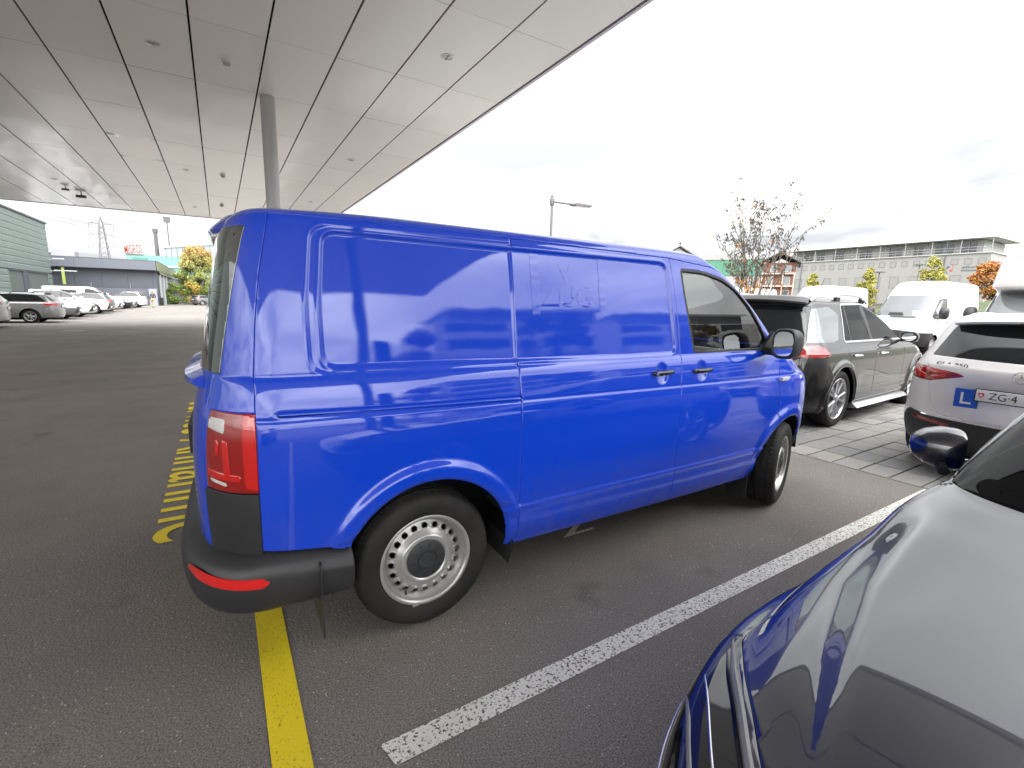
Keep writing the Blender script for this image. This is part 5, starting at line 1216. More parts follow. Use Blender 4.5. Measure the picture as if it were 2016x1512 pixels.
def navy_car():
    P = dict(NAV)
    root_loc = (3.39, -2.13, 0)
    # windscreen pane set well inside the A pillars
    P['ws'] = rp([(-.1, .948), (.86, .948), (.78, 1.10), (.70, 1.31), (-.1, 1.35)], .03); P['wsm'] = GLASSD
    def disp(X, Y, Z, fl):
        ay = np.abs(Y); yc = np.interp(X, [2.0, 2.39, 2.67, 2.95, 3.18, 3.33, 3.6], [.775, .755, .725, .65, .575, .525, .42])
        w = sstep(X, 2.0, 2.35)*(1-sstep(X, 3.30, 3.62))*sstep(Z, .66, .74)
        return w*(-.024*sstep(ay-yc, -.055, .055)-.55*np.clip(ay-yc-.03, 0, .2)**2)
    P['disp'] = disp
    edge = [(1.9, .80), (2.2, .825), (2.58, .825), (2.82, .84), (2.98, .85), (3.10, .785), (3.22, .69), (3.35, .585), (3.48, .46), (3.58, .30), (3.63, .15)]
    ex = np.linspace(1.9, 3.63, 60); fine = [(float(a), float(c)) for a, c in zip(ex, pchip([p[0] for p in edge], [p[1] for p in edge], ex))]
    zl = lambda x_: np.interp(x_, [2.96, 3.02, 3.10, 3.25, 3.6], [.735, .665, .62, .588, .575])
    hood = [(1.9, -1.0)]+fine+[(3.64, -1.0)]
    lampo = [(2.99, .857), (3.105, .795), (3.23, .70), (3.36, .60), (3.50, .50), (3.95, .62), (3.95, 1.1), (3.05, 1.1), (2.965, .90)]
    P['plan'] = [(lampo, zl, 'headlamp', LAMPD, .001)]
    P['bonnet'] = hood; P['bonnet_z'] = .64
    P['front'] = [(rp([(-.2, .30), (-.2, .70), (.38, .695), (.46, .6), (.40, .38), (.3, .30)], .04), 'grille', BLACKGLOSS)]
    P['front_both'] = {'grille': False}
    P['front'] = P['front']+[]
    P['msz'] = .98; P['fold'] = 62; P['mirror'] = (1.43, .965); P['liner'] = .17; P['ag'] = .03; P['flare'] = 0.; P['wi'] = .07; P['mh'] = 1.15
    P['doors'] = [(.1, .72, .30, .97, 'rear_door'), (.72, 1.85, .30, .97, 'front_door')]
    root, s0 = build_car('hatchback_car', 'glossy navy blue car whose bonnet, headlamp and mirror fill the lower right corner', 'car', P, NAVY, root_loc, R(180), step=.014, detail=2)
    FZ = lambda s: np.stack([s.A[:, 4], s.A[:, 2]], 1)
    # light blades: smooth bars lying just under the lamp cover along the bonnet edge
    XY = s0.A[:, :3]; selm = (XY[:, 0] > 2.8) & (XY[:, 2] > .5); XY = XY[selm]
    def zat(x_, y_):
        d = (XY[:, 0]-x_)**2+(XY[:, 1]+y_)**2; k = np.argsort(d)[:8]; w = 1/(d[k]+1e-6); return float((XY[k, 2]*w).sum()/w.sum())
    for off, rad, m, x0_, x1_ in ((.022, .011, mat("drl_blade", (.42, .42, .43), rough=.15, coat=.6), 3.01, 3.55), (.036, .006, LAMPD, 3.03, 3.55), (.088, .004, CHROME, 3.06, 3.55), (.128, .006, mat("drl_blade", (.4, .4, .4)), 3.10, 3.5)):
        pts = []; rr_ = []
        for k in range(26):
            xx = x0_+(x1_-x0_)*k/25; e0 = float(pchip([p[0] for p in edge], [p[1] for p in edge], np.array([xx]))[0]); px_, py_ = xx+off*.62, e0+off*.78
            pts.append((px_, -py_, zat(px_, py_)-.001)); rr_.append(rad*min(1, .25+k/8))
        for sg in (1, -1):
            b = MB(); b.tube([(a, sg*c, d) for a, c, d in pts], rr_, 8); b.build('light_blade', m, root, smooth=True)
    FZ = lambda s: np.stack([s.A[:, 4], s.A[:, 2]], 1)
    # light blades: smooth bars lying just under the lamp cover along the bonnet edge
    XY = s0.A[:, :3]; selm = (XY[:, 0] > 2.8) & (XY[:, 2] > .5); XY = XY[selm]
    def zat(x_, y_):
        d = (XY[:, 0]-x_)**2+(XY[:, 1]+y_)**2; k = np.argsort(d)[:8]; w = 1/(d[k]+1e-6); return float((XY[k, 2]*w).sum()/w.sum())
    for off, rad, m, x0_, x1_ in ((.022, .011, mat("drl_blade", (.42, .42, .43), rough=.15, coat=.6), 3.01, 3.55), (.036, .006, LAMPD, 3.03, 3.55), (.088, .004, CHROME, 3.06, 3.55), (.128, .006, mat("drl_blade", (.4, .4, .4)), 3.10, 3.5)):
        pts = []; rr_ = []
        for k in range(26):
            xx = x0_+(x1_-x0_)*k/25; e0 = float(pchip([p[0] for p in edge], [p[1] for p in edge], np.array([xx]))[0]); px_, py_ = xx+off*.62, e0+off*.78
            pts.append((px_, -py_, zat(px_, py_)-.001)); rr_.append(rad*min(1, .25+k/8))
        for sg in (1, -1):
            b = MB(); b.tube([(a, sg*c, d) for a, c, d in pts], rr_, 8); b.build('light_blade', m, root, smooth=True)
    for pg, m, nm in ((rp([(.50, .570), (.50, .578), (1.0, .579), (1.40, .60), (1.40, .593), (1.0, .571)], .002), CHROME, 'lamp_rim'),):
        t = s0.clip(psdf(FZ(s0), pg)); both_sides(t, nm, m, root, inset=-.004, fold=.003)
    b = MB(); b.prism([(1.4, .75), (1.35, .92), (1.9, .925), (1.9, .75)], -.75, .75); b.build('dashboard', INTER, root)
    b = MB(); b.tube([(1.42+.07*math.sin(t), -.38+.18*math.cos(t), 1.0+.17*math.sin(t)) for t in np.linspace(0, 6.283, 25)], .013, 6, caps=False); b.build('steering_wheel', INTER, root)
    for yy in (-.65, .12):
        b = MB(); b.prism([(.55, .5), (.9, .55), (.72, 1.05), (.62, 1.2), (.54, 1.18), (.58, 1.0)], yy, yy+.52); b.build('seat', INTERG, root, bevel=.03)
    return root
mid_suv(); compact_suv(); navy_car()
# ================================================================== tall white vans on the right
def tall_van_shape(H=2.76, wb=3.66, W=2.02, lo=0.):
    return dict(W=W, wb=wb, r=.345, rim=.215, tw=.22, belt=1.25, keys=[
    (.30, .06, -1.20, wb+.86, wb+.2), (.42, .02, -1.24, wb+.98, wb+.2), (.60, .0, -1.25, wb+1.03, wb+.2), (.80, .0, -1.25, wb+1.03, wb+.2), (.98, .01, -1.25, wb+.98, wb+.15), (1.08, .02, -1.25, wb+.88, wb+.1), (1.22, .03, -1.25, wb+.60, wb-.05), (1.32, .04, -1.25, wb+.35, wb-.2), (1.36, .045, -1.25, wb+.26, wb-.25), (1.60, .075, -1.24, wb+.03, wb-.4),
    (1.90, .11, -1.23, wb-.27, wb-.65), (2.14, .14, -1.22, wb-.50, wb-.85), (2.20, .15, -1.215, wb-.56, wb-.9), (H-.35, .17, -1.21, wb-.78, wb-1.15), (H-.18, .20, -1.19, wb-1.0, wb-1.35), (H-.09, .26, -1.16, wb-1.18, wb-1.5), (H-.04, .36, -1.1, wb-1.35, wb-1.62), (H-.015, .6, -1.0, wb-1.5, wb-1.75), (H, W/2-.001, -.9, wb-1.6, wb-1.8)],
    dlo=rp([(wb-1.10, 1.30), (wb-1.08, 2.05), (wb-.62, 2.05), (wb-.15, 1.62), (wb+.02, 1.30)], .05, 4), panes=[rp([(wb-1.06, 1.34), (wb-1.04, 2.01), (wb-.66, 2.01), (wb-.24, 1.62), (wb-.22, 1.34)], .04)],
    ws=rp([(-.1, 1.38), (.92, 1.38), (.84, 2.16), (-.1, 2.18)], .05), front=[(rp([(.62, .88), (.66, 1.02), (1.22, 1.14), (1.2, .98)], .02), 'headlamp', LAMPF), (rp([(-.2, .30), (-.2, .92), (.58, .86), (.9, .80), (1.55, .80), (1.62, .30)], .04), 'front_bumper', PLASTIC)], front_both={'front_bumper': False},
    doors=[(wb-1.18, wb-.02, .42, 1.27, 'front_door'), (wb-2.5, wb-1.20, .42, 2.25, 'sliding_door')], side=[(rp([(.5, .50), (.5, .68), (wb-.55, .68), (wb-.55, .50)], .01), 'side_moulding', PLASTIC)],
    mirror=(wb-.12, 1.52), msz=1.25, mh=2.1, mirrorm=PLASTIC, mo=.05, handles=[(wb-1.05, 1.18)], handlem=SILLP, skirt=.40, pr=(2., 6.), pf=(2., 2.6), flare=.02, plate_f=(wb+1.045, .62), XR=.3, spokes=6, twin=False)
def white_vans():
    T = tall_van_shape()
    def disp(X, Y, Z, fl):   # shallow body lines along the roof and flank
        return (-.014*np.exp(-((Z-2.36)/.02)**2)-.014*np.exp(-((Z-2.20)/.02)**2)+.012*np.exp(-((Z-1.30)/.025)**2))*fl*(X < 2.3)
    T['disp'] = disp
    spots = [((25.0, 5.62, 0), R(180), 'white high-roof panel van with a sheet of paper behind its windscreen', 0), ((27.6, 10.6, 0), R(180), 'white high-roof van half hidden behind the roof of the dark grey SUV', 0), ((28.2, 15.8, 0), R(180), 'white van mostly hidden behind the thin tree and the blue van nose', 0)]
    first = None
    for i, (loc, rz, lb, _) in enumerate(spots):
        if i == 0:
            first, s0 = build_car('panel_van', lb, 'van', T, WHITE, loc, rz, 'white high-roof vans', step=.045, detail=1, glass=mat("van_screen", (.10, .105, .11), rough=.04, coat=1.))
            a = MB(); a.tube([(2.25, 0, 2.70), (2.18, 0, 2.80)], .035, 8); a.tube([(2.2, 0, 2.78), (2.05, 0, 3.05)], .010, 5); a.build('roof_aerial', SILLP, first)
            p = copy_tree(first)
            o = MB(); o.add([(0, -.13, -.09), (0, .13, -.09), (-.04, .13, .09), (-.04, -.13, .09)], [(0, 1, 2, 3)]); pp = o.build('paper_sheet', PLATE, first); pp.location = (3.93, .48, 1.50)
            o = MB(); o.add([(0, -.25, 0), (0, .25, 0), (-.03, .2, .12), (-.03, -.2, .12)], [(0, 1, 2, 3)]); pp = o.build('dashboard_tray', SILLP, first); pp.location = (3.95, -.15, 1.40)
            b = MB(); b.prism([(4.05, 1.33), (4.0, 1.38), (3.98, 1.38), (4.03, 1.33)], -.3, .5); b.build('bonnet_grille', SILLP, first)
        else:
            c = p if i == 1 else copy_tree(first); c.location = loc; c.rotation_euler = (0, 0, rz); c["label"] = lb
            if i == 2:
                for ch in list(c.children):
                    if ch.name.startswith(('paper_sheet', 'dashboard_tray')): bpy.data.objects.remove(ch)
    # motorhome at the right edge
    wb = 3.6
    M = tall_van_shape(H=3.15, wb=wb, W=2.1)
    M['keys'] = [(z, i, xr, xf if z < 2.2 else [wb+.05, wb+.16, wb+.20, wb+.16, wb+.05, wb-.1][min(5, k-13)], xs if z < 2.2 else wb-.7) for k, (z, i, xr, xf, xs) in enumerate(M['keys'])]
    M['keys'][13] = (2.27, .10, -1.2, wb+.02, wb-.6)
    rt, _ = build_car('motorhome', 'white motorhome with a bulging overcab, cut off by the right frame edge', 'van', M, WHITE, (20.3, 1.40, 0), R(180), step=.05, detail=1, glass=MATS["van_screen"])
white_vans()

# ================================================================== the far row of parked cars on the left
def gen(W=1.82, H=1.47, wb=2.68, ro=.92, fo=.88, r=.325, nose=.72, cowl=.98, belt=.96, wagon=True, sedan=False, tail=.97, raker=.55, rail=False, suv=False, screen=.95):
    f = wb+fo; ws0 = wb-screen*.62; zt = H
    tz = tail
    K = [(.22, .09, -ro+.12, f-.16, f-.8), (.32, .03, -ro+.04, f-.05, f-.75), (.48, .0, -ro, f, f-.75), (.62, .0, -ro, f-.0, f-.75), (nose, .01, -ro+.01, f-.08, f-.75), (nose+(cowl-nose)*.45, .03, -ro+.02, f-.42, f-1.0), (nose+(cowl-nose)*.8, .06, -ro+.03, f-.85, f-1.3), (cowl, .10, -ro+.05, ws0, ws0-.35),
         (cowl+(zt-cowl)*.25, .15, -ro+.06+raker*.25, ws0-.32, ws0-.6), (cowl+(zt-cowl)*.6, .21, -ro+.06+raker*.62, ws0-.72, ws0-.95), (cowl+(zt-cowl)*.85, .27, -ro+.06+raker*.95, ws0-1.08, ws0-1.25), (zt-.035, .36, -ro+.1+raker, ws0-1.28, ws0-1.4), (zt-.012, .55, -ro+.14+raker, ws0-1.4, ws0-1.5), (zt, W/2-.001, -ro+.2+raker, ws0-1.5, ws0-1.55)]
    b = cowl+.02; t = zt-.09; x0 = -ro+.30+(.1 if wagon else .5); x1 = ws0-.25
    return dict(W=W, wb=wb, r=r, rim=r-.105, tw=.21, belt=cowl-.02, keys=K, dlo=rp([(x0, b+.02), (x0+.22+raker*.3, t-.02), ((x0+x1)/2, t+.02), (x1-.75, t-.02), (x1, b)], .04, 3), panes=[rp([(x0+.06, b+.03), (x0+.26+raker*.3, t-.04), (wb*.42, t-.0), (wb*.42, b+.03)], .015), rp([(wb*.42+.06, b+.03), (wb*.42+.06, t), (x1-.78, t-.04), (x1-.08, b+.03)], .015)],
        rw=rp([(-.1, b+.04), (W*.40, b+.04), (W*.36, t), (-.1, t+.01)], .03), ws=rp([(-.1, cowl+.03), (W*.46, cowl+.03), (W*.40, t-.01), (-.1, t+.01)], .03),
        rear=[(rp([(W*.30, tz-.14), (W*.30, tz-.02), (W*.62, tz+.0), (W*.62, tz-.10)], .015), 'tail_lamp', REDLENS)],
        front=[(rp([(W*.24, nose-.10), (W*.25, nose+.0), (W*.56, nose+.05), (W*.54, nose-.07)], .015), 'headlamp', LAMPF), (rp([(-.2, .34), (-.2, nose-.03), (W*.20, nose-.04), (W*.23, nose-.14), (W*.36, .34)], .03), 'grille', BLACKGLOSS)], front_both={'grille': False},
        mirror=(ws0-.32, cowl+.03), handles=[], skirt=.30 if suv else .26, plate_r=(-ro-.005, .80, 0), plate_f=(f+.01, .50), spokes=5, flare=.012, ag=.05, **({'rails': (-ro+raker+.35, ws0-1.45, W*.36, zt-.045, .05), 'railm': SILLP} if rail else {}))
def far_row():
    G = 'cars parked in the far left row'
    estate = gen(H=1.46, wb=2.69, ro=1.05, rail=True, raker=.50, cowl=.98, tail=.96)
    hatch = gen(H=1.45, wb=2.62, ro=.78, fo=.85, raker=.42)
    saloon = gen(H=1.42, wb=2.8, ro=1.0, fo=.85, raker=1.0, cowl=.96)
    suv = gen(W=1.88, H=1.64, wb=2.75, ro=.9, fo=.88, r=.36, nose=.85, cowl=1.10, raker=.45, rail=True, suv=True, tail=1.08)
    PW = mat("pearl_white_paint", (.46, .46, .455), rough=.35, coat=1.); SB = mat("champagne_paint", (.33, .32, .30), rough=.35, metal=.3, coat=1.)
    rows = [  # tail/nose x, y, heading(+1 nose towards the road), shape, paint, label, extra turn
     (-8.25, 25.9, -1, suv, PW, 'white SUV whose rear end is cut off by the left frame edge', 6, 'suv'),
     (-7.45, 30.3, -1, estate, SILVER, 'silver estate car with black roof rails, nearest of the far left row', 0, 'estate_car'),
     (-7.5, 33.9, 1, hatch, GREYP, 'grey hatchback whose dark nose pokes out just beyond the silver estate', 0, 'hatchback_car'),
     (-7.4, 36.8, 1, saloon, WHITE, 'white saloon car, nose out, second beyond the silver estate', 0, 'saloon_car'),
     (-7.8, 39.7, 1, hatch, SILVER, 'silver hatchback, nose out, behind the white saloon in the far row', 0, 'hatchback_car'),
     (-7.4, 42.4, 1, suv, WHITE, 'white SUV with a black grille, nose out, in the middle of the far row', 0, 'suv'),
     (-7.6, 45.2, -1, estate, GREYP, 'dark grey estate car, tail out, beside the white SUV in the far row', 0, 'estate_car'),
     (-7.6, 48.0, 1, saloon, PW, 'pale saloon car, nose out, just before the long white van', 0, 'saloon_car'),
     (-7.8, 56.0, 1, hatch, DGREYP, 'dark hatchback, nose out, just beyond the long white van', 0, 'hatchback_car'),
     (-7.8, 58.8, 1, saloon, SB, 'champagne saloon, nose out, second car before the walking person', 0, 'saloon_car'),
     (-7.3, 61.6, -1, suv, WHITE, 'white SUV, tail out, last of the far row next to the walking person', -6, 'suv')]
    for (xe, y, h, shp, pnt, lb, turn, nm) in rows:
        wb = shp['wb']; xr = -min(k[2] for k in shp['keys']); xf = max(k[3] for k in shp['keys'])
        if h > 0: loc = (xe-xf, y, 0); rz = R(turn)
        else: loc = (xe-xr, y, 0); rz = math.pi+R(turn)
        build_car(nm, lb, 'car', shp, pnt, loc, rz, G, step=.07, detail=1 if y < 40 else 0)
    # long white van in the row
    wb = 3.4; V = gen(W=1.90, H=1.96, wb=wb, ro=1.0, fo=.9, r=.33, nose=.95, cowl=1.22, raker=.10, tail=1.15)
    V['keys'] = [(.30, .06, -.95, wb+.75, wb), (.45, .01, -1.0, wb+.88, wb), (.7, 0, -1.0, wb+.9, wb), (.92, .0, -1.0, wb+.85, wb-.05), (1.05, .015, -.99, wb+.65, wb-.1), (1.16, .03, -.99, wb+.3, wb-.3), (1.25, .05, -.98, wb+.0, wb-.5), (1.45, .08, -.96, wb-.3, wb-.7), (1.7, .12, -.93, wb-.65, wb-1.), (1.84, .16, -.90, wb-.9, wb-1.2), (1.90, .22, -.87, wb-1.05, wb-1.35), (1.94, .35, -.82, wb-1.2, wb-1.4), (1.955, .6, -.75, wb-1.3, wb-1.45), (1.96, .949, -.7, wb-1.35, wb-1.45)]
    V['dlo'] = rp([(wb-1.5, 1.26), (wb-1.5, 1.78), (wb-1.0, 1.74), (wb-.45, 1.45), (wb-.2, 1.26)], .04, 3); V['panes'] = [rp([(wb-1.45, 1.29), (wb-1.45, 1.75), (wb-1.02, 1.71), (wb-.5, 1.43), (wb-.3, 1.29)], .02)]
    V['rw'] = rp([(-.1, 1.3), (.75, 1.3), (.7, 1.75), (-.1, 1.76)], .03); V['ws'] = rp([(-.1, 1.3), (.8, 1.3), (.72, 1.78), (-.1, 1.8)], .03); V['front'] = []; V['pr'] = (2., 6.); V['mirror'] = (wb-.35, 1.33); V['mh'] = 1.5
    V['side'] = [(rp([(.35, 1.38), (.35, 1.68), (1.35, 1.66), (1.35, 1.36)], .01), 'sign_board', BLACKP)]
    rt, _ = build_car('long_van', 'long low white van with a dark lettered board on its side, behind the far cars', 'van', V, WHITE, (-12.4, 53.0, 0), 0, None, step=.07, detail=0)
    o = MB(); o.box(.42, 1.28, -.835, -.833, 1.50, 1.58)
    for xx in np.arange(.42, 1.25, .075): o.box(xx, xx+.045, -.84, -.838, 1.50, 1.57)
    s_ = o.build('board_lettering', PLATE, rt)
    # hatchback driving away near the bushes
    build_car('hatchback_car', 'dark grey hatchback with glowing red tail lamps by the bushes, far behind the van tail', 'car', hatch, GREYP, (-3.2, 77.5, 0), R(33), None, step=.06, detail=1)
far_row()
# ================================================================== vegetation
def rnd_dir():
    z = random.uniform(-1, 1); a = random.uniform(0, 6.283); r = math.sqrt(1-z*z); return Vector((r*math.cos(a), r*math.sin(a), z))
BARK = mat("bark", (.045, .036, .030), rough=.9, var=.3, vscale=8); BARKG = mat("grey_bark", (.10, .095, .09), rough=.9)
def leaf_mesh(name, pts, size, mats, parent, elong=1.6, up=.0, fold=True):
    """one mesh of small leaf-shaped faces"""
    b = MB()
    for p, mi in pts:
        b.mi = mi; d = (rnd_dir()+Vector((0, 0, up))).normalized(); n = d.cross(rnd_dir()).normalized(); s = size*random.uniform(.6, 1.3); w = s/elong*.5
        p = Vector(p); b.add([p-d*s*.5, p+n*w, p+d*s*.5, p-n*w], [(0, 1, 2, 3)])
    return b.build(name, mats, parent)
def crown_points(n, rx, ry, rz, cz, lobes=14, seed=1, cone=0., hollow=.35):
    rr = random.Random(seed); L_ = []
    for k in range(lobes):
        t = rr.random(); z = cz+rz*(2*t-1)*.8; q = math.sqrt(max(0, 1-((z-cz)/rz)**2))*(1-cone*max(0, (z-cz)/rz)); a = rr.uniform(0, 6.283); r = q*rr.uniform(.35, .85)
        L_.append((Vector((rx*r*math.cos(a), ry*r*math.sin(a), z)), rr.uniform(.22, .42)*min(rx, rz)*(1 if lobes < 40 else .72), k))
    out = []
    for i in range(n):
        c, r, k = rr.choice(L_); v = rnd_dir()*r*(rr.random()**.33); v.z *= .8; out.append((c+v, k))
    return out, L_
def tree(name, label, cat, loc, H, rx, cz, rz, n, size, cols, trunk_r=.12, group=None, lobes=16, seed=1, colf=None, up=.0, elong=1.7, cone=0., bark=None):
    root = thing(name, label, cat, loc, random.uniform(0, 6), group); pts, L_ = crown_points(n, rx, rx, rz, cz, lobes, seed, cone)
    rr = random.Random(seed+9); mats = [mat("%s_leaf_%d_%d" % (name, seed, i), c, rough=.75, var=.25, vscale=3) for i, c in enumerate(cols)]
    P = []
    for p, k in pts:
        mi = colf(p, rr) if colf else rr.randrange(len(cols)); P.append((p, mi))
    leaf_mesh('crown', P, size, mats, root, elong, up)
    b = MB(); b.tube([(0, 0, 0), (.02, .01, H*.25), (.0, .03, H*.55), (0, 0, H*.85)], [trunk_r*1.2, trunk_r, trunk_r*.6, trunk_r*.15], 8)
    for c, r, k in L_:
        z0 = max(H*.15, c.z*.55); b.tube([(0, 0, z0), tuple(Vector((0, 0, z0)).lerp(c, .5)+Vector((0, 0, .1))), tuple(c)], [trunk_r*.4, trunk_r*.25, trunk_r*.08], 5)
    b.build('trunk', bark or BARK, root); return root
def sparse_tree():
    root = thing('young_tree', 'thin multi-stemmed young tree with few curled leaves beside the van nose', 'tree', (10.95, 5.35, 0)); rr = random.Random(4)
    wood = MB(); leaves = []; 
    def twig(p, d, ln, r, lev):
        n = 5; pts = [p]; q = Vector(p); dd = Vector(d)
        for k in range(n): dd = (dd+Vector((rr.gauss(0, .07), rr.gauss(0, .07), .04))).normalized(); q = q+dd*ln/n; pts.append(Vector(q))
        wood.tube([tuple(x) for x in pts], [r*(1-.75*i/n) for i in range(n+1)], 5, caps=False)
        if lev < 2:
            for k in range(7 if lev == 0 else 3):
                t = rr.uniform(.25, .97); i = min(n-1, int(t*n)); b0 = pts[i].lerp(pts[i+1], t*n-i); a = rr.uniform(0, 6.283); sd = (dd*1.0+Vector((math.cos(a), math.sin(a), .1))*rr.uniform(.4, .7)).normalized()
                twig(b0, sd, ln*rr.uniform(.28, .5), r*.42, lev+1)
        nl = {0: 3, 1: 3, 2: 3}[lev]
        for k in range(nl):
            t = rr.uniform(.45, 1.0) if k else 1.; i = min(n-1, int(t*n*.999)); q2 = pts[i].lerp(pts[i+1], t*n-i); leaves.append(q2)
    base = Vector((0, 0, .75)); wood.tube([(0, 0, 0), (0.01, 0, .8)], [.055, .045], 8)
    for k in range(12):
        a = 6.283*k/12+rr.uniform(-.2, .2); s = rr.uniform(.18, .62) if k % 4 else .08; twig(base+Vector((0, 0, rr.uniform(-.1, .3))), Vector((math.cos(a)*s, math.sin(a)*s, 1)).normalized(), rr.uniform(2.0, 3.25)*(1-.2*s), .020, 0)
    wood.build('trunk', mat('pale_bark', (.11, .095, .085), rough=.9), root); root.scale = (1.06, 1.06, 1.08)
    lm = [mat("brown_silhouette_leaf", (.075, .055, .04), rough=.8), mat("orange_leaf", (.42, .19, .035), rough=.7, var=.3, vscale=9), mat("grey_green_silhouette_leaf", (.10, .105, .085), rough=.8)]  # upper leaves: backlit silhouette tone put into their brown and grey-green colours
    b = MB()
    for q in leaves:
        orange = q.z < 2.15 or rr.random() < .05
        if orange and q.z < 2.15 and rr.random() < .15: orange = False
        for m in range(rr.choice((1, 2, 3, 4))):
            b.mi = 1 if orange else rr.choice((0, 0, 2)); a = rr.uniform(0, 6.283); d = Vector((math.cos(a)*.6, math.sin(a)*.6, -.8)).normalized(); n = d.cross(Vector((math.cos(a+1.2), math.sin(a+1.2), .3))).normalized(); s = rr.uniform(.05, .10); w = s*.17; p = q+d*.01
            m1 = p+d*s*.5+Vector((0, 0, .012)); b.add([p, m1+n*w, p+d*s, m1-n*w], [(0, 1, 2, 3)])
    b.build('crown', lm, root); return root
sparse_tree()
YG = [(.27, .29, .075), (.19, .24, .07), (.36, .34, .10), (.42, .25, .08), (.44, .33, .14)]
def colf_left(p, rr):
    if p.z > 7.3: return rr.choice((3, 4, 3, 2))
    if p.z > 5.6: return rr.choice((2, 2, 0, 3, 4, 0))
    return rr.choice((0, 0, 1, 2, 1))
tree('autumn_tree', 'yellow-green autumn tree with an orange top standing just left of the van tail', 'tree', (-3.2, 86, 0), 9.0, 3.3, 4.8, 4.6, 20000, .30, YG, .14, lobes=90, seed=3, colf=colf_left, up=1.0, elong=2.6, cone=.6)
for i, (x, y, s, cols, lb) in enumerate(((-5.6, 82, 1.35, [(.13, .20, .04), (.09, .15, .03), (.2, .25, .05)], 'round green bush at the end of the parking lot, left one'), (-3.7, 83.5, 1.5, [(.45, .26, .05), (.40, .30, .06), (.3, .28, .05)], 'orange bush under the autumn tree'), (-1.2, 83, 1.5, [(.15, .2, .04), (.10, .15, .03)], 'dark green bush behind the moving hatchback'), (-7.3, 84.5, 1.2, [(.16, .2, .05), (.24, .26, .06)], 'small pale green bush next to the garage corner'), (2., 84, 1.7, [(.12, .18, .04), (.2, .2, .05)], 'green bush hidden behind the van'))):
    b = thing('bush', lb, 'bush', (x, y, 0), 0, 'bushes at the end of the lot'); pts, _ = crown_points(2600, 2.0*s, 1.5*s, 1.25*s, 1.15*s, 12, 20+i)
    leaf_mesh('foliage', [(p, random.randrange(len(cols))) for p, k in pts], .22, [mat("bush_leaf_%d_%d" % (i, j), c, rough=.8) for j, c in enumerate(cols)], b)
for i, (x, y, H, rx, lb) in enumerate(((64.2, 18.3, 7.7, 1.75, 'yellow conical tree in front of the grey building, rightmost of three'), (58.4, 21.8, 6.3, 1.35, 'yellow conical tree in front of the grey building, middle of three'), (53.5, 24.9, 5.6, 1.05, 'small yellow tree beside the brick building, leftmost of three'))):
    tree('yellow_tree', lb, 'tree', (x, y, 0), H, rx, H*.52, H*.50, 6000, .22, [(.38, .32, .06), (.30, .28, .06), (.22, .24, .06)], .08, 'yellow trees in front of the grey building', lobes=70, seed=30+i, cone=.75, up=.8)
tree('orange_tree', 'bright orange round tree at the foot of the hill, far right', 'tree', (105.5, 22.6, 1.2), 8.4, 4.0, 5.6, 3.2, 7000, .42, [(.42, .17, .04), (.36, .13, .04), (.46, .23, .06)], .2, lobes=60, seed=41)
def bare_tree(label, loc, H, seed):
    root = thing('bare_tree', label, 'tree', loc, 0, 'bare trees on the hill'); rr = random.Random(seed); b = MB()
    def br(p, d, ln, r, lev):
        q = Vector(p)+Vector(d)*ln; b.tube([tuple(p), tuple(Vector(p).lerp(q, .5)+Vector((rr.gauss(0, .05*ln), rr.gauss(0, .05*ln), 0))), tuple(q)], [r, r*.8, r*.55], 5, caps=False)
        if lev < 5:
            for k in range(3): br(q, (Vector(d)+rnd_dir()*.75+Vector((0, 0, .12))).normalized(), ln*rr.uniform(.6, .8), r*.58, lev+1)
    br((0, 0, 0), (0, 0, 1), H*.28, H*.025, 0); b.build('trunk', BARKG, root); return root
bare_tree('big bare grey tree on the hilltop at the right frame edge', (178, 29.5, 13.0), 8.5, 5)
bare_tree('small bare tree on the hill left of the big bare tree', (182, 42.5, 11.6), 4.5, 6)

# ================================================================== terrain
def hill():
    n = 40; V = []; F = []
    for i in range(n):
        for j in range(n):
            x = 90+5.4*i; y = -90+5.2*j
            t = sstep(np.array([x-.35*max(0, y-40)]), 112, 190)[0]; z = .2+13.5*t*(1-.45*sstep(np.array([y]), 35, 95)[0]); z += 1.6*sstep(np.array([x]), 90, 108)[0]+.6*math.sin(x*.09)*math.cos(y*.07)*t
            V.append((x, y, z))
    for i in range(n-1):
        for j in range(n-1): F.append((i*n+j, (i+1)*n+j, (i+1)*n+j+1, i*n+j+1))
    m = mat("hill_meadow", (.065, .085, .035), rough=.95, col2=(.05, .05, .03), c2scale=.05, var=.2, vscale=.6)
    tag(mobj('hill', V, F, m), kind='structure')
hill()
LAWN = mat("lawn_green", (.13, .26, .035), rough=.95, var=.2, vscale=.9, bump=.6, bscale=30)
tag(mobj('lawn', [(52, 2, .02), (92, 2, .05), (92, 17, .05), (52, 13.5, .02), (92, 2, .05), (128, -2, 2.2), (128, 30, 2.2), (92, 17, .05)], [(0, 1, 2, 3), (4, 5, 6, 7)], LAWN, smooth=False), kind='structure')
for i, (x, y, w, h, lb) in enumerate(((62, 10.5, 1.2, 1.0, 'white utility box on the lawn behind the vans'), (58, 11.6, .22, .9, 'small white post on the lawn behind the vans'))):
    b = MB(); b.box(-w/2, w/2, -w/2, w/2, 0, h); o = b.build('utility_box' if w > 1 else 'post', mat("box_white", (.6, .6, .58), rough=.6), bevel=.03); o.location = (x, y, .03); tag(o, lb, 'box' if w > 1 else 'post')

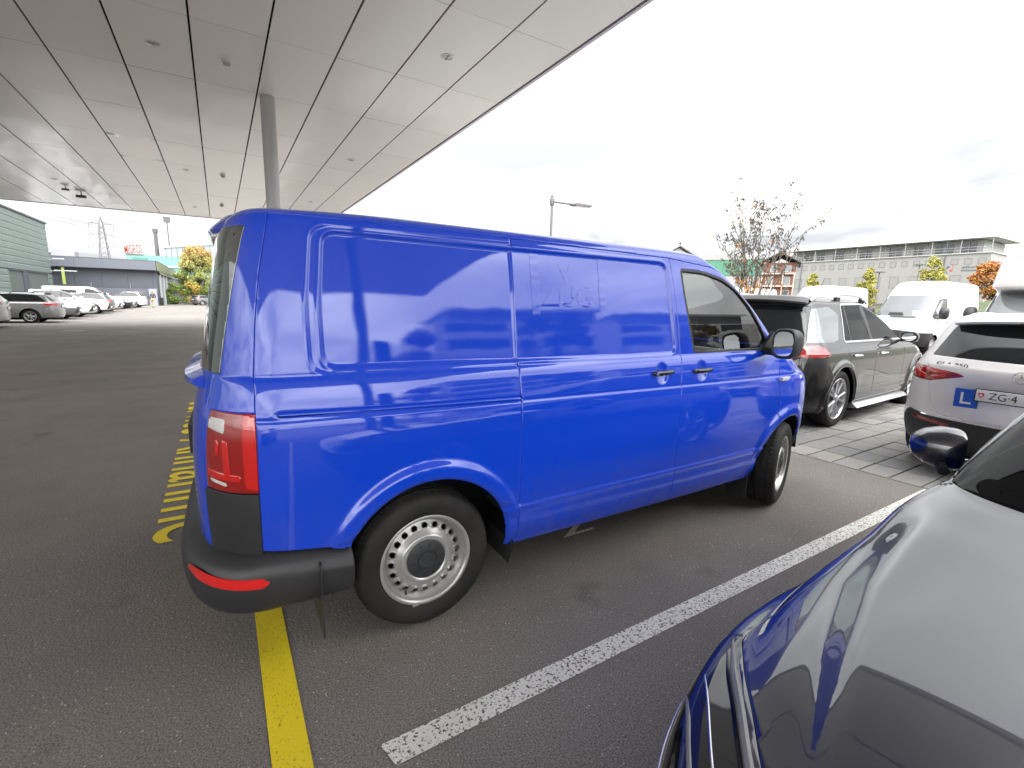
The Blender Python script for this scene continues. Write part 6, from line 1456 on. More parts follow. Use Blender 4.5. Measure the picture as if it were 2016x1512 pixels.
# ================================================================== buildings
def window_rows(root, rects, m, frame_m, axis='x', face=0., depth=.15, name='window', sgn=-1):
    """recessed panes in a wall plane; axis 'x': the wall is the plane x = face, rects in (y, z)"""
    cache = {}
    for (a0, a1, z0, z1) in rects:
        key = (round(a1-a0, 2), round(z1-z0, 2))
        if key not in cache:
            w, h = a1-a0, z1-z0; b = MB(); t = .07
            P = lambda a, d0, z_: (d0, a, z_) if axis == 'x' else (a, d0, z_)
            d = sgn*.03
            for (u0, u1, v0, v1) in ((0, w, 0, t), (0, w, h-t, h), (0, t, t, h-t), (w-t, w, t, h-t)):
                b.add([P(u0, d, v0), P(u1, d, v0), P(u1, d, v1), P(u0, d, v1), P(u0, 0, v0), P(u1, 0, v0), P(u1, 0, v1), P(u0, 0, v1)], [(0, 1, 2, 3), (0, 4, 5, 1), (2, 6, 7, 3), (1, 5, 6, 2), (3, 7, 4, 0)])
            f = b.build(name, frame_m, root); b = MB(); b.add([P(t, d*.3, t), P(w-t, d*.3, t), P(w-t, d*.3, h-t), P(t, d*.3, h-t)], [(0, 1, 2, 3)]); g = b.build('pane', m, f); cache[key] = (f, g); o = f
        else:
            f, g = cache[key]; o = f.copy(); link(o, root); g2 = g.copy(); link(g2, o)
        o.location = (face, a0, z0) if axis == 'x' else (a0, face, z0)
CLAD = mat("grey_green_cladding", (.19, .235, .215), rough=.45, metal=.15, var=.06, vscale=.5)
DKC = mat("dark_grey_cladding", (.075, .082, .10), rough=.5, var=.08, vscale=.4); MDC = mat("mid_grey_cladding", (.11, .118, .14), rough=.5, var=.06, vscale=.4)
BWIN = mat("building_window", (.05, .065, .07), rough=.04, coat=1., coat_ior=1.7)
def clad_hall():
    root = thing('industrial_hall', 'grey-green metal-clad hall at the left frame edge', 'building', (-15.5, 40, 0))
    y0, y1 = -22, 26.4; z = .0; k = 0; holes = [(14.2, 17.6, 0, 3.2), (19.0, 24.9, .0, 3.2)]
    b = MB(); b.box(-22, -.06, y0, y1-.05, 0, 8.2).build('core', mat("hall_core", (.10, .12, .11), rough=.8), root)
    # cladding strips split round the openings
    while z < 8.25:
        z1 = min(z+.55, 8.3); segs = [(y0, y1)]
        if z < 3.2:
            segs = []; a = y0
            for h in holes: segs.append((a, h[0])); a = h[1]
            segs.append((a, y1))
        for a, c in segs:
            q = a
            while q < c-.1:
                q2 = min(q+6.0, c); bb = MB(); zz1 = min(z1, 3.2) if z < 3.2 and z1 > 3.2 and len(segs) > 1 else z1
                bb.prism([(-.05, z+.01), (.0, z+.03), (.018, zz1-.10), (.0, zz1-.02), (-.05, zz1-.02)], q+.01, q2-.01, 'y'); o = bb.build('cladding_panel', CLAD, root); q = q2
        z = z1
    b = MB(); b.box(-22, .12, y0, y1+.1, 8.28, 8.42); b.box(-.3, .06, 14.2, 24.9, 3.2, 3.28); b.build('roof_edge', DKC, root)
    b = MB(); b.box(-.5, .03, 17.6, 19.0, 0, 3.2); b.build('dark_pier', DKC, root)
    for (a, c, _, h) in holes:
        n = int((c-a)/.95); w = (c-a)/n
        for i in range(n):
            f = MB(); 
            for (u0, u1, v0, v1) in ((0, .06, 0, h), (w-.06, w, 0, h), (0, w, h-.06, h), (0, w, 0, .12), (0, w, 1.55, 1.62)): f.box(-.36, -.30, a+i*w+u0, a+i*w+u1, v0, v1)
            fr = f.build('window', DKC, root); g = MB(); g.box(-.34, -.335, a+i*w+.05, a+i*w+w-.05, .1, h-.05); g.build('pane', BWIN, fr)
    for k, zz in enumerate((3.55, 4.75)):
        b = MB(); b.tube([(0, 25.9, zz), (.8, 25.9, zz+.05)], .03, 6); b.box(.35, 2.1 if k == 0 else 1.2, 25.75, 26.05, zz+.03, zz+.13); b.build('wall_lamp', mat("lamp_white", (.6, .6, .6), rough=.5), root)
clad_hall()
def garage():
    root = thing('garage_building', 'long low dark grey garage building with an overhanging roof edge, far left', 'building', (0, 71, 0))
    xl, xr_ = -22, -6.9
    b = MB(); b.box(xl, xr_-.25, 1.0, 30, 0, 4.2).build('rear_wall', DKC, root)
    n = 6; w = (xr_-.7-xl)/n
    for i in range(n):
        bb = MB(); bb.box(xl+i*w+.01, xl+(i+1)*w-.01, .92, 1.0, 2.08, 4.2); bb.build('wall_panel', DKC, root)
        bb = MB(); bb.box(xl+i*w+.01, xl+(i+1)*w-.01, .55, .92, 0, 2.05); bb.build('plinth_panel', MDC, root)
        bb = MB(); bb.prism([(-.05, 4.28), (-.02, 5.3), (.12, 5.38), (.12, 4.28)], xl+i*w*1.04+.006, xl+(i+1)*w*1.04-.006, 'x'); bb.build('fascia_panel', MDC, root)
    b = MB(); b.box(xl, xr_, -.02, 31, 5.3, 5.42); b.box(xl, xr_, .1, 31, 4.2, 4.27); b.build('roof', DKC, root)
    b = MB(); b.prism([(.0, 5.3), (31, 5.3), (31, 3.9), (3.5, 3.9), (.6, 4.25), (0, 4.28)], xr_-.06, xr_, 'x'); b.build('side_fascia', mat("olive_cladding", (.22, .23, .15), rough=.5), root)
    for k in range(6):
        y = 4+4.3*k; b = MB(); b.box(xr_-.30, xr_-.05, y-.18, y+.18, 0, 3.9); b.build('gate_post', mat("pale_post", (.45, .46, .46), rough=.5), root)
        b = MB(); b.box(xr_-.24, xr_-.20, y+.22, y+3.9, 0, 3.7); b.build('gate', mat("gate_glass", (.05, .06, .085), rough=.2, coat=.6), root)
    b = MB(); b.box(xr_-1.1, xr_-.3, .1, .55, 0, 2.05); b.build('steel_door', mat("door_grey", (.27, .29, .32), rough=.5), root)
    b = MB(); b.box(xr_-.9, xr_+.1, 1.6, 2.5, 0, 1.0); b.build('dark_bin', SILLP, root)
    b = MB(); b.box(-16.6, -14.9, 3, 5, 5.42, 6.15); b.prism([(-17.6, 5.42), (-17.2, 5.95), (-17.6, 6.3)], 3, 4.5); b.build('roof_vent', mat("vent_grey", (.3, .3, .3), rough=.5), root)
    for x in (-17, -13.4, -9.8):
        b = MB(); b.tube([(x, .85, 2.05), (x, .85, 2.5)], .035, 6); b.sphere((x, .85, 2.5), .07, 8, 6); b.build('pipe_stub', mat("vent_grey", (.3, .3, .3)), root)
    b = MB(); b.box(-15.7, -15.45, .1, .3, 2.3, 4.35); b.build('green_sign', mat("sign_green", (.35, .42, .12), rough=.5), root)
garage()
GRN = mat("turquoise_cladding", (.14, .30, .26), rough=.5, var=.06, vscale=.2); GRN2 = mat("pale_turquoise", (.20, .34, .31), rough=.5)
def supermarket():
    root = thing('supermarket', 'turquoise supermarket building with red rooftop letters beyond the garage', 'building', (0, 140, 0))
    b = MB(); b.box(-18.3, 14, 0, 30, 5.7, 10.2); b.box(-10.6, 14, 1, 30, 9.2, 12.0); b.build('wall', GRN, root)
    b = MB(); b.box(-10.7, 15, -.4, 30, 7.6, 7.9); b.build('ledge', mat("ledge_pale", (.5, .55, .53)), root)
    b = MB(); b.box(-18.2, 14, 1.5, 28, 0, 5.7); b.build('undercroft', mat("undercroft", (.09, .10, .11), rough=.6), root)
    b = MB(); b.box(-17.2, -14.3, -.02, .0, 8.4, 9.6); b.build('green_panel', mat("green_panel", (.06, .20, .16), rough=.4), root)
    b = MB(); b.prism([(-11.2, 12.1), (-11.2, 12.5), (14, 16.2), (14, 15.9)], -.3, 30); b.build('roof', mat("roof_pale", (.40, .42, .42)), root)
    for k in range(22):
        x = -10.8+k*1.12; zt = 12.1+(x+11.2)*.15; b = MB(); b.box(x, x+.10, -.05, .05, 9.55, zt); b.build('mullion', MDC, root)
        b = MB(); b.add([(x+.1, .02, 9.6), (x+1.12, .02, 9.6), (x+1.12, .02, zt+.15), (x+.1, .02, zt)], [(0, 1, 2, 3)]); b.build('glazing', mat("pale_glazing", (.20, .24, .24), rough=.1, coat=1.), root)
    b = MB(); b.box(-7.6, -5.5, -.5, 0, 3.2, 5.4); b.build('white_panel', mat("white_panel", (.6, .6, .6)), root)
    t = plate_text(root, "MIGROS", 2.75, (-16.85, -.3, 11.3), (R(90), R(-5), 0), m=mat("sign_orange_red", (.70, .03, .008), rough=.4), name='roof_letters', extrude=.15, sx=.33, offset=.015)
    b = MB(); b.box(-18.3, -15, -.2, -.1, 10.2, 10.35); b.build('sign_rail', MDC, root)
    o = MB(); o.lathe([(.42, 0), (.40, 5.9), (.55, 5.92), (.55, 6.8), (.2, 6.8)], 12, 'z'); p = o.build('flue', mat("flue_steel", (.10, .10, .10), rough=.4, metal=.4), root, smooth=True); p.location = (-12.9, 6, 10.2)
supermarket()
b = MB(); b.lathe([(.22, 0), (.12, 19.5)], 8, 'z'); b.box(-.7, .7, -.3, .3, 19.2, 20.6)
o = b.build('floodlight_mast', mat("mast_grey", (.08, .08, .08), rough=.5)); o.location = (-10.6, 150, 0); tag(o, 'tall grey floodlight mast behind the turquoise supermarket', 'mast')
# retaining wall and railing in front of the supermarket
b = MB(); b.box(-7, 40, 92, 92.4, 0, 2.6); b.box(-7, 40, 91.8, 92.6, 2.6, 2.8); o = b.build('retaining_wall', mat("wall_concrete", (.25, .25, .24), rough=.9, var=.2, vscale=.7)); tag(o, 'grey concrete retaining wall behind the bushes', 'wall')
r_ = thing('guard_rail', 'metal railing along the top of the retaining wall', 'railing', (0, 92.2, 2.8))
for k in range(24):
    b = MB(); b.tube([(-7+2*k, 0, 0), (-7+2*k, 0, 1.0)], .04, 5).build('post', MDC, r_)
for z in (.5, 1.0): b = MB(); b.tube([(-7, 0, z), (39, 0, z)], .05, 5).build('rail', MDC, r_)
# pylon
def pylon():
    root = thing('electricity_pylon', 'lattice electricity pylon rising behind the garage roof', 'pylon', (-51.4, 335, 0), R(20)); S = mat("pylon_steel", (.16, .16, .17), rough=.6)
    b = MB(); H = 41.
    w = lambda z: 2.7*(1-z/H)+.55
    for sx in (-1, 1):
        for sy in (-1, 1): b.tube([(sx*w(0), sy*w(0), 0), (sx*w(H-4), sy*w(H-4), H-4), (0, 0, H)], .2, 4)
    z = 0
    while z < H-5:
        z2 = z+2.6
        for (ax, s) in (('x', 1), ('x', -1), ('y', 1), ('y', -1)):
            p = (lambda a, q, zz: (a*q, s*q, zz)) if ax == 'x' else (lambda a, q, zz: (s*q, a*q, zz))
            b.tube([p(-1, w(z), z), p(1, w(z2), z2)], .09, 4, caps=False); b.tube([p(1, w(z), z), p(-1, w(z2), z2)], .09, 4, caps=False)
        z = z2
    b.build('tower', S, root)
    for zz, L_ in ((25.5, 6.2), (31.2, 5.6), (37, 5.2)):
        a = MB()
        for s in (-1, 1):
            a.tube([(s*.8, 0, zz+1.1), (s*L_, 0, zz)], .13, 4); a.tube([(s*.8, 0, zz), (s*L_, 0, zz)], .13, 4)
            for q in (.35, .65): a.tube([(s*L_*q, 0, zz), (s*L_*q, 0, zz+1.1*(1-q))], .07, 4)
            a.tube([(s*L_, 0, zz), (s*L_, 0, zz-2.6)], .13, 4)
        a.build('cross_arm', S, root)
    WM = mat("wire_grey", (.2, .2, .21), rough=.6); nm = {25.5: 'lowest', 31.2: 'middle', 37: 'top'}
    for zz, L_ in ((25.5, 6.2), (31.2, 5.6), (37, 5.2)):
        for s in (-1, 1):
            for (ex, ey, ez) in ((-150, 60, zz+14), (260, 170, zz-6)):
                x0 = s*L_*math.cos(R(20)); y0 = s*L_*math.sin(R(20)); pts = []
                for k in range(15):
                    t = k/14; pts.append((-51.4+x0+(ex-(-51.4)+s*4)*t, 335+y0+(ey-335)*t, zz-2.6+(ez-zz)*t-14*t*(1-t)))
                b = MB(); b.tube(pts, .075, 4, caps=False); o = b.build('power_line', WM); tag(o, 'power line sagging %s from the %s end of the %s pylon arm' % ('left' if ex < 0 else 'right', 'left' if s < 0 else 'right', nm[zz]), 'power line', 'power lines of the pylon')
pylon()
# ---- right hand side
GB = mat("beige_render", (.27, .262, .25), rough=.8, var=.05, vscale=.3); GB2 = mat("pale_trim", (.38, .38, .37), rough=.5)
def grey_building():
    X = 130; root = thing('office_building', 'long grey building with two rows of shuttered windows and a glazed top floor, right', 'building', (X, 0, 0))
    f = lambda y: (y+1.91)*1.81-1.91; g = lambda z: (z-1.567)*1.81+1.567
    y0, y1 = 30.1, 70.0; zp = 13.4
    b = MB(); b.box(0, 18, y0, y1, 0, zp).build('wall', GB, root)
    b = MB(); b.box(-.25, 18, y0-.2, y1, zp, zp+.22).build('parapet', GB2, root)
    SH = mat("shutter_grey", (.24, .235, .225), rough=.6); rects = []
    y = y0+.6
    while y < y1-1.5: rects.append((y, y+1.15, 11.3, 12.5)); y += 2.12
    window_rows(root, rects, SH, mat("dark_frame", (.16, .155, .15), rough=.8), 'x', -.012, sgn=-1)  # frames in a darker grey than the shutters and the wall
    rects = []; y = y0+.5
    while y < y1-2: rects.append((y, y+1.7, 6.6, 9.2)); rects.append((y, y+1.7, 2.4, 5.0)); y += 3.5
    window_rows(root, rects, SH, MATS["dark_frame"], 'x', -.012, sgn=-1)
    b = MB(); b.box(2.5, 16, y0+2, y1, zp+.2, zp+2.9).build('top_floor', mat("top_floor_wall", (.33, .33, .32), rough=.6), root)
    y = y0+3; k = 0
    while y < y1-3:
        b = MB(); w = random.choice((1.6, 2.4, 3.0)); b.box(2.42, 2.5, y, y+w, zp+.3, zp+2.6); o = b.build('glazing', mat("dark_glazing", (.07, .075, .08), rough=.1, coat=1.), root); 
        b = MB(); b.box(2.36, 2.42, y+w/2-.05, y+w/2+.05, zp+.3, zp+2.6); b.build('mullion', GB2, o); y += w+random.choice((1.2, 2.2, 3.5)); k += 1
    b = MB(); b.prism([(-.6, zp+2.95), (-.6, zp+3.05), (2.0, zp+3.4), (17, zp+3.6), (17, zp+3.1)], y0-.4, y1); b.build('roof', GB2, root)
    y = y0
    while y < y1:
        b = MB(); b.box(-.2, -.1, y, y+.1, zp+.2, zp+3.0).build('post', GB2, root); y += 4.7
    for z in (zp+.75, zp+1.25, zp+2.9): b = MB(); b.box(-.2, -.14, y0, y1, z, z+.06).build('handrail', GB2, root)
    for yy in (f(19.97)-.6, 66.0): b = MB(); b.tube([(-.15, yy, 0), (-.15, yy, zp+2.9)], .09, 6).build('downpipe', MDC, root)
    # swirl logo and two lines of lettering
    zc = g(6.5); yc = f(19.1)
    for (c, s, nm) in (((.45, .05, .06), 1, 'logo_red'), ((.05, .07, .22), -1, 'logo_blue')):
        pts = []
        for k in range(15):
            t = k/14; a = -2.2+3.6*t; r = .25+.75*t; pts.append((-.03, yc+s*(-r*math.cos(a)*.62-.1), zc+s*(r*math.sin(a)*.95)))
        b = MB()
        for k in range(14):
            w = .24*math.sin(math.pi*(k+.3)/14.6); w2 = .24*math.sin(math.pi*(k+1.3)/15.6); p, q = pts[k], pts[k+1]
            b.add([(p[0], p[1], p[2]-w), (q[0], q[1], q[2]-w2), (q[0], q[1], q[2]+w2), (p[0], p[1], p[2]+w)], [(0, 1, 2, 3)])
        b.build('logo', mat(nm, c, rough=.5), root)
    plate_text(root, "Industrie- und Gewerbezentrum", .46, (-.05, yc-1.7, zc+.25), (R(90), 0, R(-90)), m=MDC, name='wall_lettering', align='LEFT', sx=.98, offset=.02) if False else None
    for (zz, ln) in ((zc+.22, 9.2), (zc-.42, 3.6)):
        b = MB(); y = yc-1.9
        rr = random.Random(8)
        while y > yc-1.9-ln: w = rr.uniform(.13, .26); h = rr.choice((.26, .26, .40)); b.box(-.05, -.02, y-w, y, zz-.13, zz-.13+h); y -= w+.09
        b.build('wall_lettering', MDC, root)
    b = MB(); b.box(.2, 17.8, y0-.06, y0, 3, 12).build('end_wall_trim', GB, root)
grey_building()
def misc_right():
    root = thing('brick_house', 'brown brick house with white balcony posts and a shallow roof, behind the thin tree', 'building', (62.5, 31.9, 0), R(28))
    BR = mat("brown_brick", (.17, .08, .055), rough=.85, var=.25, vscale=2.5, bump=.4, bscale=10)
    b = MB(); b.box(0, 8, -.2, 3.6, 0, 7.4).build('wall', BR, root)
    b = MB(); b.prism([(-.7, 7.25), (1.7, 8.55), (4.1, 7.25), (4.1, 7.4), (1.7, 8.72), (-.7, 7.4)], -.8, 8.2, 'x'); b.build('roof', mat("roof_dark", (.05, .045, .045), rough=.7), root)
    PO = mat("balcony_pale", (.55, .42, .36), rough=.6)
    for z in (2.2, 4.3, 5.9): b = MB(); b.box(-.6, 0, -.2, 3.6, z, z+.16).build('balcony', PO, root)
    for y in (-.15, 1.1, 2.3, 3.5): b = MB(); b.box(-.62, -.5, y, y+.1, 0, 6.0).build('post', PO, root)
    window_rows(root, [(.3, 1.1, 6.2, 7.0), (1.9, 2.7, 6.2, 7.0), (.3, 1.2, 4.6, 5.6), (2.2, 3.1, 4.6, 5.6), (.3, 1.2, 2.6, 3.9), (2.2, 3.1, 2.6, 3.9)], BWIN, GB2, 'x', -.01)
    root = thing('green_factory', 'green metal-clad factory building seen over the van bonnet', 'building', (72.5, 43.6, 0), R(33))
    b = MB(); b.box(0, 10, -1.2, 12.5, 0, 6.6).build('lower_wall', mat("factory_grey", (.3, .3, .3), rough=.7), root)
    k = -1.2
    while k < 12.4: b = MB(); b.box(-.1, 10, k, min(k+1.12, 12.5), 6.6, 9.1).build('green_panel', mat("factory_green", (.06, .20, .12), rough=.5, var=.1, vscale=.5), root); k += 1.14
    b = MB(); b.box(-.2, 10, -1.3, 12.6, 9.1, 9.25); b.box(3, 9, 2, 11, 9.25, 10.3); b.build('roof', GB, root)
    window_rows(root, [(y, y+1.3, 3.6, 4.8) for y in (0, 2, 4, 6, 8, 10)], BWIN, GB2, 'x', -.01)
    root = thing('gabled_shed', 'pale gabled metal shed peeking over the van roof', 'building', (24.8, 19.2, 0), R(55))
    b = MB(); b.prism([(-1.15, 0), (-1.15, 4.55), (0, 5.25), (1.35, 4.4), (1.35, 0)], 0, 9, 'x'); b.build('wall', mat("shed_pale", (.42, .41, .38), rough=.6, var=.05), root)
    k = -1.1
    while k < 1.3: b = MB(); b.box(-.03, 0, k, k+.012, 0, 4.4).build('seam', MDC, root); k += .3
    b = MB(); b.prism([(-1.3, 4.55), (0, 5.33), (1.5, 4.40), (1.5, 4.46), (0, 5.42), (-1.3, 4.63)], -.3, 9.2, 'x'); b.build('roof', mat("shed_roof", (.2, .2, .2), rough=.5), root)
    b = MB(); b.sphere((-.2, 0, 5.5), .07, 8, 6); b.tube([(-.2, 0, 5.35), (-.2, 0, 5.5)], .015, 5); b.build('finial', SILLP, root)
    # long grey garden wall behind the vans
    root = thing('boundary_wall', 'grey panelled wall running behind the white vans', 'wall', (49, 25.0, 0), R(28))
    for k in range(6): b = MB(); b.box(0, .3, k*1.9+.01-3, k*1.9+1.89-3, 0, 2.6+.12*(k % 3 == 0)).build('wall_panel', mat("wall_grey", (.30, .30, .29), rough=.8, var=.1), root)
    root = thing('street_lamp', 'grey street lamp with a flat head on a side arm, above the van roof', 'street lamp', (11.15, 14.5, -.26))
    LG = mat("lamp_grey", (.13, .13, .135), rough=.45, metal=.3)
    b = MB(); b.lathe([(.07, 0), (.055, 6.0), (.055, 6.15), (.0, 6.15)], 16, 'z'); b.build('pole', LG, root, smooth=True)
    b = MB(); b.lathe([(.085, 5.75), (.095, 5.78), (.095, 6.0), (.075, 6.02)], 16, 'z'); b.build('collar', LG, root, smooth=True)
    b = MB(); b.tube([(.05, 0, 5.9), (1.25, 0, 5.93)], .042, 10); b.build('arm', LG, root, smooth=True)
    b = MB(); b.prism([(1.0, 5.90), (1.15, 5.99), (2.0, 5.985), (2.03, 5.93), (1.95, 5.88), (1.1, 5.87)], -.17, .17); h = b.build('lamp_head', LG, root, bevel=.012)
    b = MB(); b.box(1.2, 1.9, -.13, .13, 5.862, 5.872).build('lamp_glass', LAMPF, h)
    for i, (x, y, z, lb) in enumerate(((76, 23.4, 7.4, 'tall lamp post in front of the grey building'), (68, 24.6, 6.1, 'shorter lamp post between the yellow trees'))):
        r2 = thing('street_lamp', lb, 'street lamp', (x, y, 0)); b = MB(); b.tube([(0, 0, 0), (0, 0, z)], .07, 6).build('pole', LG, r2); b = MB(); b.box(-.5, .5, -.45, .45, z, z+.12).build('lamp_head', LG, r2)
misc_right()
# ---- behind the camera: what the van's flank mirrors
def apartments():
    root = thing('apartment_building', 'white apartment block with balconies behind the camera, mirrored in the van flank', 'building', (0, -46, 0))
    WR = mat("white_render", (.80, .80, .79), rough=.7, var=.04); WN = mat("dark_opening", (.04, .045, .05), rough=.2, coat=.5)
    for (x0, x1, y, fl) in ((17.5, 44, 0, 4), (45.5, 86, -2.5, 4)):
        b = MB(); b.box(x0, x1, -14, y, 0, 3*fl+.6).build('wall', WR, root)
        b = MB(); b.box(x0+3.5, x1-1, -13, y-3.2, 3*fl+.6, 3*fl+3.4).build('penthouse', mat("penthouse_grey", (.22, .23, .26), rough=.6), root)
        b = MB(); b.box(x0+2.8, x1-.4, -13.5, y-1.8, 3*fl+3.4, 3*fl+3.65).build('roof', WR, root)
        for z in (3*fl+1.1, 3*fl+1.6): b = MB(); b.tube([(x0+.2, y-.2, z), (x1-.2, y-.2, z)], .04, 5).build('handrail', MDC, root)
        for f in range(fl):
            z = 3*f+.6; x = x0+1.5; k = 0
            while x < x1-8:
                if k % 2 == 0:
                    b = MB(); b.box(x, x+7.5, y-.02, y+.04, z+.95, z+2.75); b.build('loggia', WN, root); b = MB(); b.box(x-.3, x+7.8, y, y+1.6, z-.1, z+.1); b.box(x-.3, x+7.8, y+1.5, y+1.6, z, z+1.0); b.build('balcony', WR, root); x += 9.2
                else:
                    window_rows(root, [(x, x+1.8, z+1.0, z+2.5)], WN, MDC, 'y', y+.012, sgn=1); x += 3.4
                k += 1
apartments()
tree('red_leaf_tree', 'small reddish round tree behind the camera, mirrored in the van flank', 'tree', (4.6, -14.5, 0), 4.2, 1.5, 3.0, 1.3, 2600, .16, [(.16, .04, .07), (.2, .07, .05)], .07, seed=51)
tree('park_tree', 'larger leafy tree behind the camera, mirrored in the sliding door', 'tree', (16.4, -22, 0), 7.5, 2.6, 5.0, 2.6, 4200, .24, [(.09, .05, .06), (.14, .08, .04)], .12, seed=52)
tree('park_tree', 'second leafy tree further right behind the camera', 'tree', (33, -24, 0), 7.0, 2.8, 4.6, 2.4, 3600, .26, [(.16, .09, .04), (.10, .09, .04)], .12, seed=53)
b = MB(); b.box(-.14, .14, -.14, .14, 0, 2.7); o = b.build('information_pillar', DKC, bevel=.01); o.location = (1.75, -7.6, 0); tag(o, 'dark square post behind the camera, mirrored in the van flank', 'post')
def rear_cars():
    hatch = gen(H=1.5, wb=2.65, ro=.8, raker=.4)
    for i, (x, y, rz, p, lb) in enumerate(((6.3, -7.4, R(92), GREYP, 'grey hatchback behind the camera, mirrored in the sliding door'), (9.2, -7.2, R(88), BLACKP, 'black hatchback behind the camera, mirrored in the front door'), (-3.9, -9.2, R(95), SILVER, 'silver hatchback behind the camera, mirrored in the rear panel'))):
        build_car('hatchback_car', lb, 'car', hatch, p, (x, y, 0), rz, 'cars parked behind the camera', step=.07, detail=0)
rear_cars()

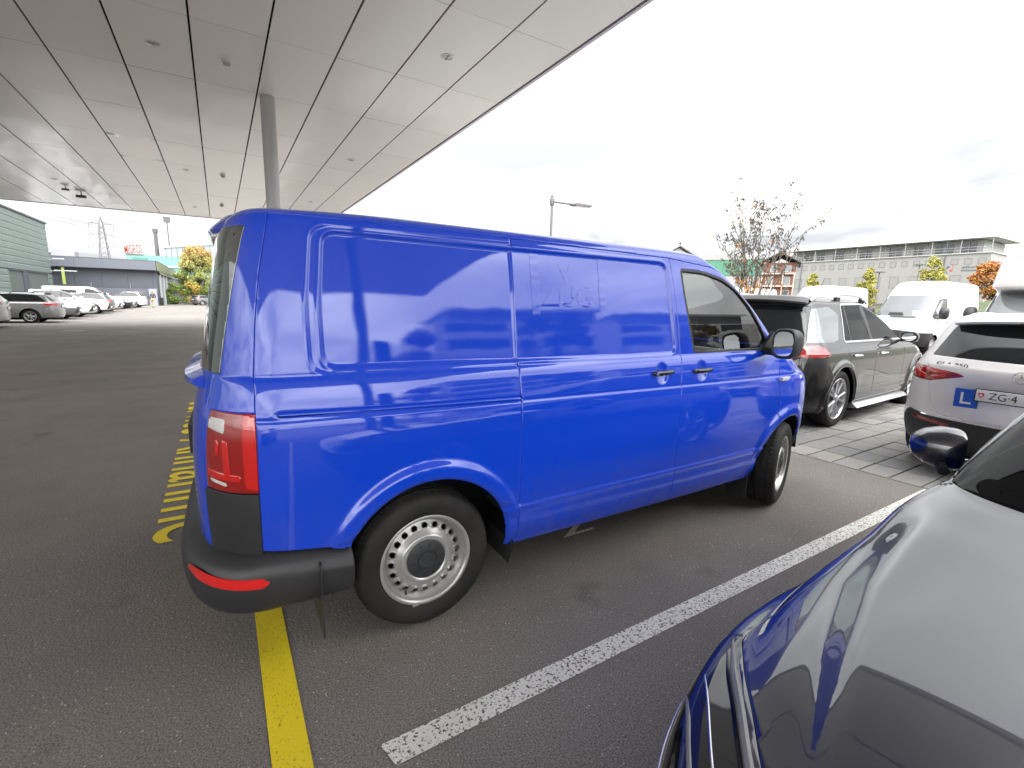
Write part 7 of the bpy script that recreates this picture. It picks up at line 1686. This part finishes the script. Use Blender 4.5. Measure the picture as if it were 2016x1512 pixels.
# ================================================================== lettering on the ground
def ground_text():
    # letters stand across the lane, read while driving in; built as flat painted sheets
    o = text_mesh('lane_lettering', "Service-Annahme", 1.0, YPAINT, None, 0, .006, 'LEFT', 'BOTTOM_BASELINE', .67, .78); o.location = (-1.225, 6.3, .005); o.rotation_euler = (0, 0, R(-90))
    tag(o, 'tall yellow letters painted on the asphalt beside the van tail', 'lane lettering')
    o = text_mesh('bay_letter', "Z", .30, WPAINT, None, 0, .006, 'CENTER', 'CENTER', 1.35, .62); o.location = (1.25, .45, .005); o.rotation_euler = (0, 0, 0); tag(o, 'worn white painted letter half hidden under the van sill', 'lane lettering')
ground_text()
def person(name, label, loc, rz, H, cols, pose='stand', hair=(.25, .17, .08)):
    """one skinned body; clothing meshes follow it"""
    root = thing(name, label, 'person', loc, rz); s = H/1.75
    def skin(nm, edges, rad, m, sub=1, parent=root):
        names = list(rad); idx = {k: i for i, k in enumerate(names)}; V = [tuple(s*c for c in J[k]) for k in names]
        me = bpy.data.meshes.new(nm); me.from_pydata(V, [(idx[a], idx[b]) for a, b in edges], []); o = bpy.data.objects.new(nm, me); link(o, parent)
        md = o.modifiers.new('skin', 'SKIN'); md.use_smooth_shade = True
        for k, r in rad.items(): sv = me.skin_vertices[0].data[idx[k]]; sv.radius = (r[0]*s, r[1]*s) if hasattr(r, '__len__') else (r*s, r*s)
        me.skin_vertices[0].data[0].use_root = True
        sb = o.modifiers.new('sub', 'SUBSURF'); sb.levels = sub; sb.render_levels = sub+1; me.materials.append(m); return o
    w = pose == 'walk'; ph = pose == 'photo'
    J = dict(pel=(0, 0, .95), wai=(0, 0, 1.08), che=(0.01, 0, 1.28), nec=(0, 0, 1.46), neck=(.01, 0, 1.53), hea=(.03, 0, 1.63), top=(.02, 0, 1.72),
             shL=(0, .17, 1.42), elL=(-.03, .24, 1.14) if not ph else (.06, .27, 1.2), wrL=(.06, .25, .90) if not ph else (.26, .12, 1.42), haL=(.08, .24, .82) if not ph else (.32, .08, 1.47),
             shR=(0, -.17, 1.42), elR=(-.02, -.26, 1.15) if not ph else (.06, -.27, 1.2), wrR=(.08, -.14, 1.0) if not ph else (.26, -.12, 1.42), haR=(.14, -.08, 1.02) if not ph else (.32, -.08, 1.47),
             hiL=(0, .095, .90), knL=(.10 if w else .02, .10, .50), anL=(.02 if w else 0, .10, .08), toL=(.14, .11, .03), hiR=(0, -.095, .90), knR=(-.02 if w else .02, -.10, .50), anR=(-.18 if w else 0, -.10, .10), toR=(-.06 if w else .13, -.11, .03))
    SK = mat("skin", (.45, .27, .20), rough=.6)
    skin('body', [('pel', 'wai'), ('wai', 'che'), ('che', 'nec'), ('nec', 'neck'), ('neck', 'hea'), ('hea', 'top'), ('nec', 'shL'), ('shL', 'elL'), ('elL', 'wrL'), ('wrL', 'haL'), ('nec', 'shR'), ('shR', 'elR'), ('elR', 'wrR'), ('wrR', 'haR'), ('pel', 'hiL'), ('hiL', 'knL'), ('knL', 'anL'), ('anL', 'toL'), ('pel', 'hiR'), ('hiR', 'knR'), ('knR', 'anR'), ('anR', 'toR')],
         dict(pel=.12, wai=.11, che=.13, nec=.06, neck=.05, hea=(.085, .095), top=.06, shL=.055, elL=.042, wrL=.03, haL=.03, shR=.055, elR=.042, wrR=.03, haR=.03, hiL=.085, knL=.06, anL=.045, toL=.035, hiR=.085, knR=.06, anR=.045, toR=.035), SK)
    skin('trousers', [('pel', 'hiL'), ('hiL', 'knL'), ('knL', 'anL'), ('pel', 'hiR'), ('hiR', 'knR'), ('knR', 'anR')], dict(pel=(.15, .14), hiL=.105, knL=.078, anL=.065, hiR=.105, knR=.078, anR=.065), mat(name+"_trousers_%d" % int(H*100), cols[1], rough=.8))
    skin('jacket', [('pel', 'wai'), ('wai', 'che'), ('che', 'nec'), ('nec', 'shL'), ('shL', 'elL'), ('elL', 'wrL'), ('nec', 'shR'), ('shR', 'elR'), ('elR', 'wrR')], dict(pel=(.16, .13), wai=(.15, .13), che=(.17, .14), nec=(.09, .08), shL=.085, elL=.065, wrL=.05, shR=.085, elR=.065, wrR=.05), mat(name+"_jacket_%d" % int(H*100), cols[0], rough=.8))
    for sd in ('L', 'R'):
        a, t = J['an'+sd], J['to'+sd]; b = MB(); b.tube([(s*(a[0]-.06), s*a[1], s*.05), (s*a[0], s*a[1], s*.055), (s*t[0], s*t[1], s*.035)], [.045*s, .052*s, .035*s], 8); b.build('shoe', mat("shoe_dark", (.03, .03, .03), rough=.7), root, smooth=True)
        if H*1 > 1.0:
            h = Vector(J['ha'+sd])*s; d = (h-Vector(J['wr'+sd])*s).normalized(); b = MB(); sidev = d.cross(Vector((0, 0, 1))).normalized()
            for k in range(4):
                p = h+sidev*(k-1.5)*.019*s; b.tube([p, p+d*.03*s+Vector((0, 0, -.004)), p+d*.05*s+Vector((0, 0, -.018))*s], [.0085*s, .008*s, .006*s], 6)
            p = h-sidev*.03*s; b.tube([p, p+d*.02*s-sidev*.012*s, p+d*.035*s-sidev*.014*s], [.0095*s, .009*s, .007*s], 6); b.build('fingers', SK, root, smooth=True)
    b = MB(); b.sphere((.0, 0, 1.665*s), .105*s, 14, 10, (1., .88, 1.0)); 
    for k in range(6): b.sphere(((-.05)*s, (-.05+.02*k)*s, (1.60-.02*(k % 2))*s), .05*s, 8, 6)
    b.build('hair', mat(name+"_hair_%d" % int(H*100), hair, rough=.7), root, smooth=True)
    b = MB(); b.sphere((.115*s, 0, 1.625*s), .014*s, 8, 6, (1, .8, 1.6)); 
    for yy in (-1, 1): b.sphere((.03*s, yy*.088*s, 1.63*s), .022*s, 8, 6, (.7, .4, 1.2))
    b.build('nose_and_ears', SK, root, smooth=True)
    b = MB()
    for yy in (-.032, .032): b.sphere((.098*s, yy*s, 1.648*s), .011*s, 8, 6)
    b.sphere((.106*s, 0, 1.585*s), .012*s, 8, 6, (.5, 2., .4)); b.build('eyes_and_mouth', mat("eye_dark", (.06, .03, .03), rough=.4), root, smooth=True)
    return root
person('person', 'person in a dark jacket and beige trousers walking away by the garage', (-6.85, 62.5, 0), R(92), 1.72, ((.06, .065, .075), (.50, .36, .22)), 'walk')
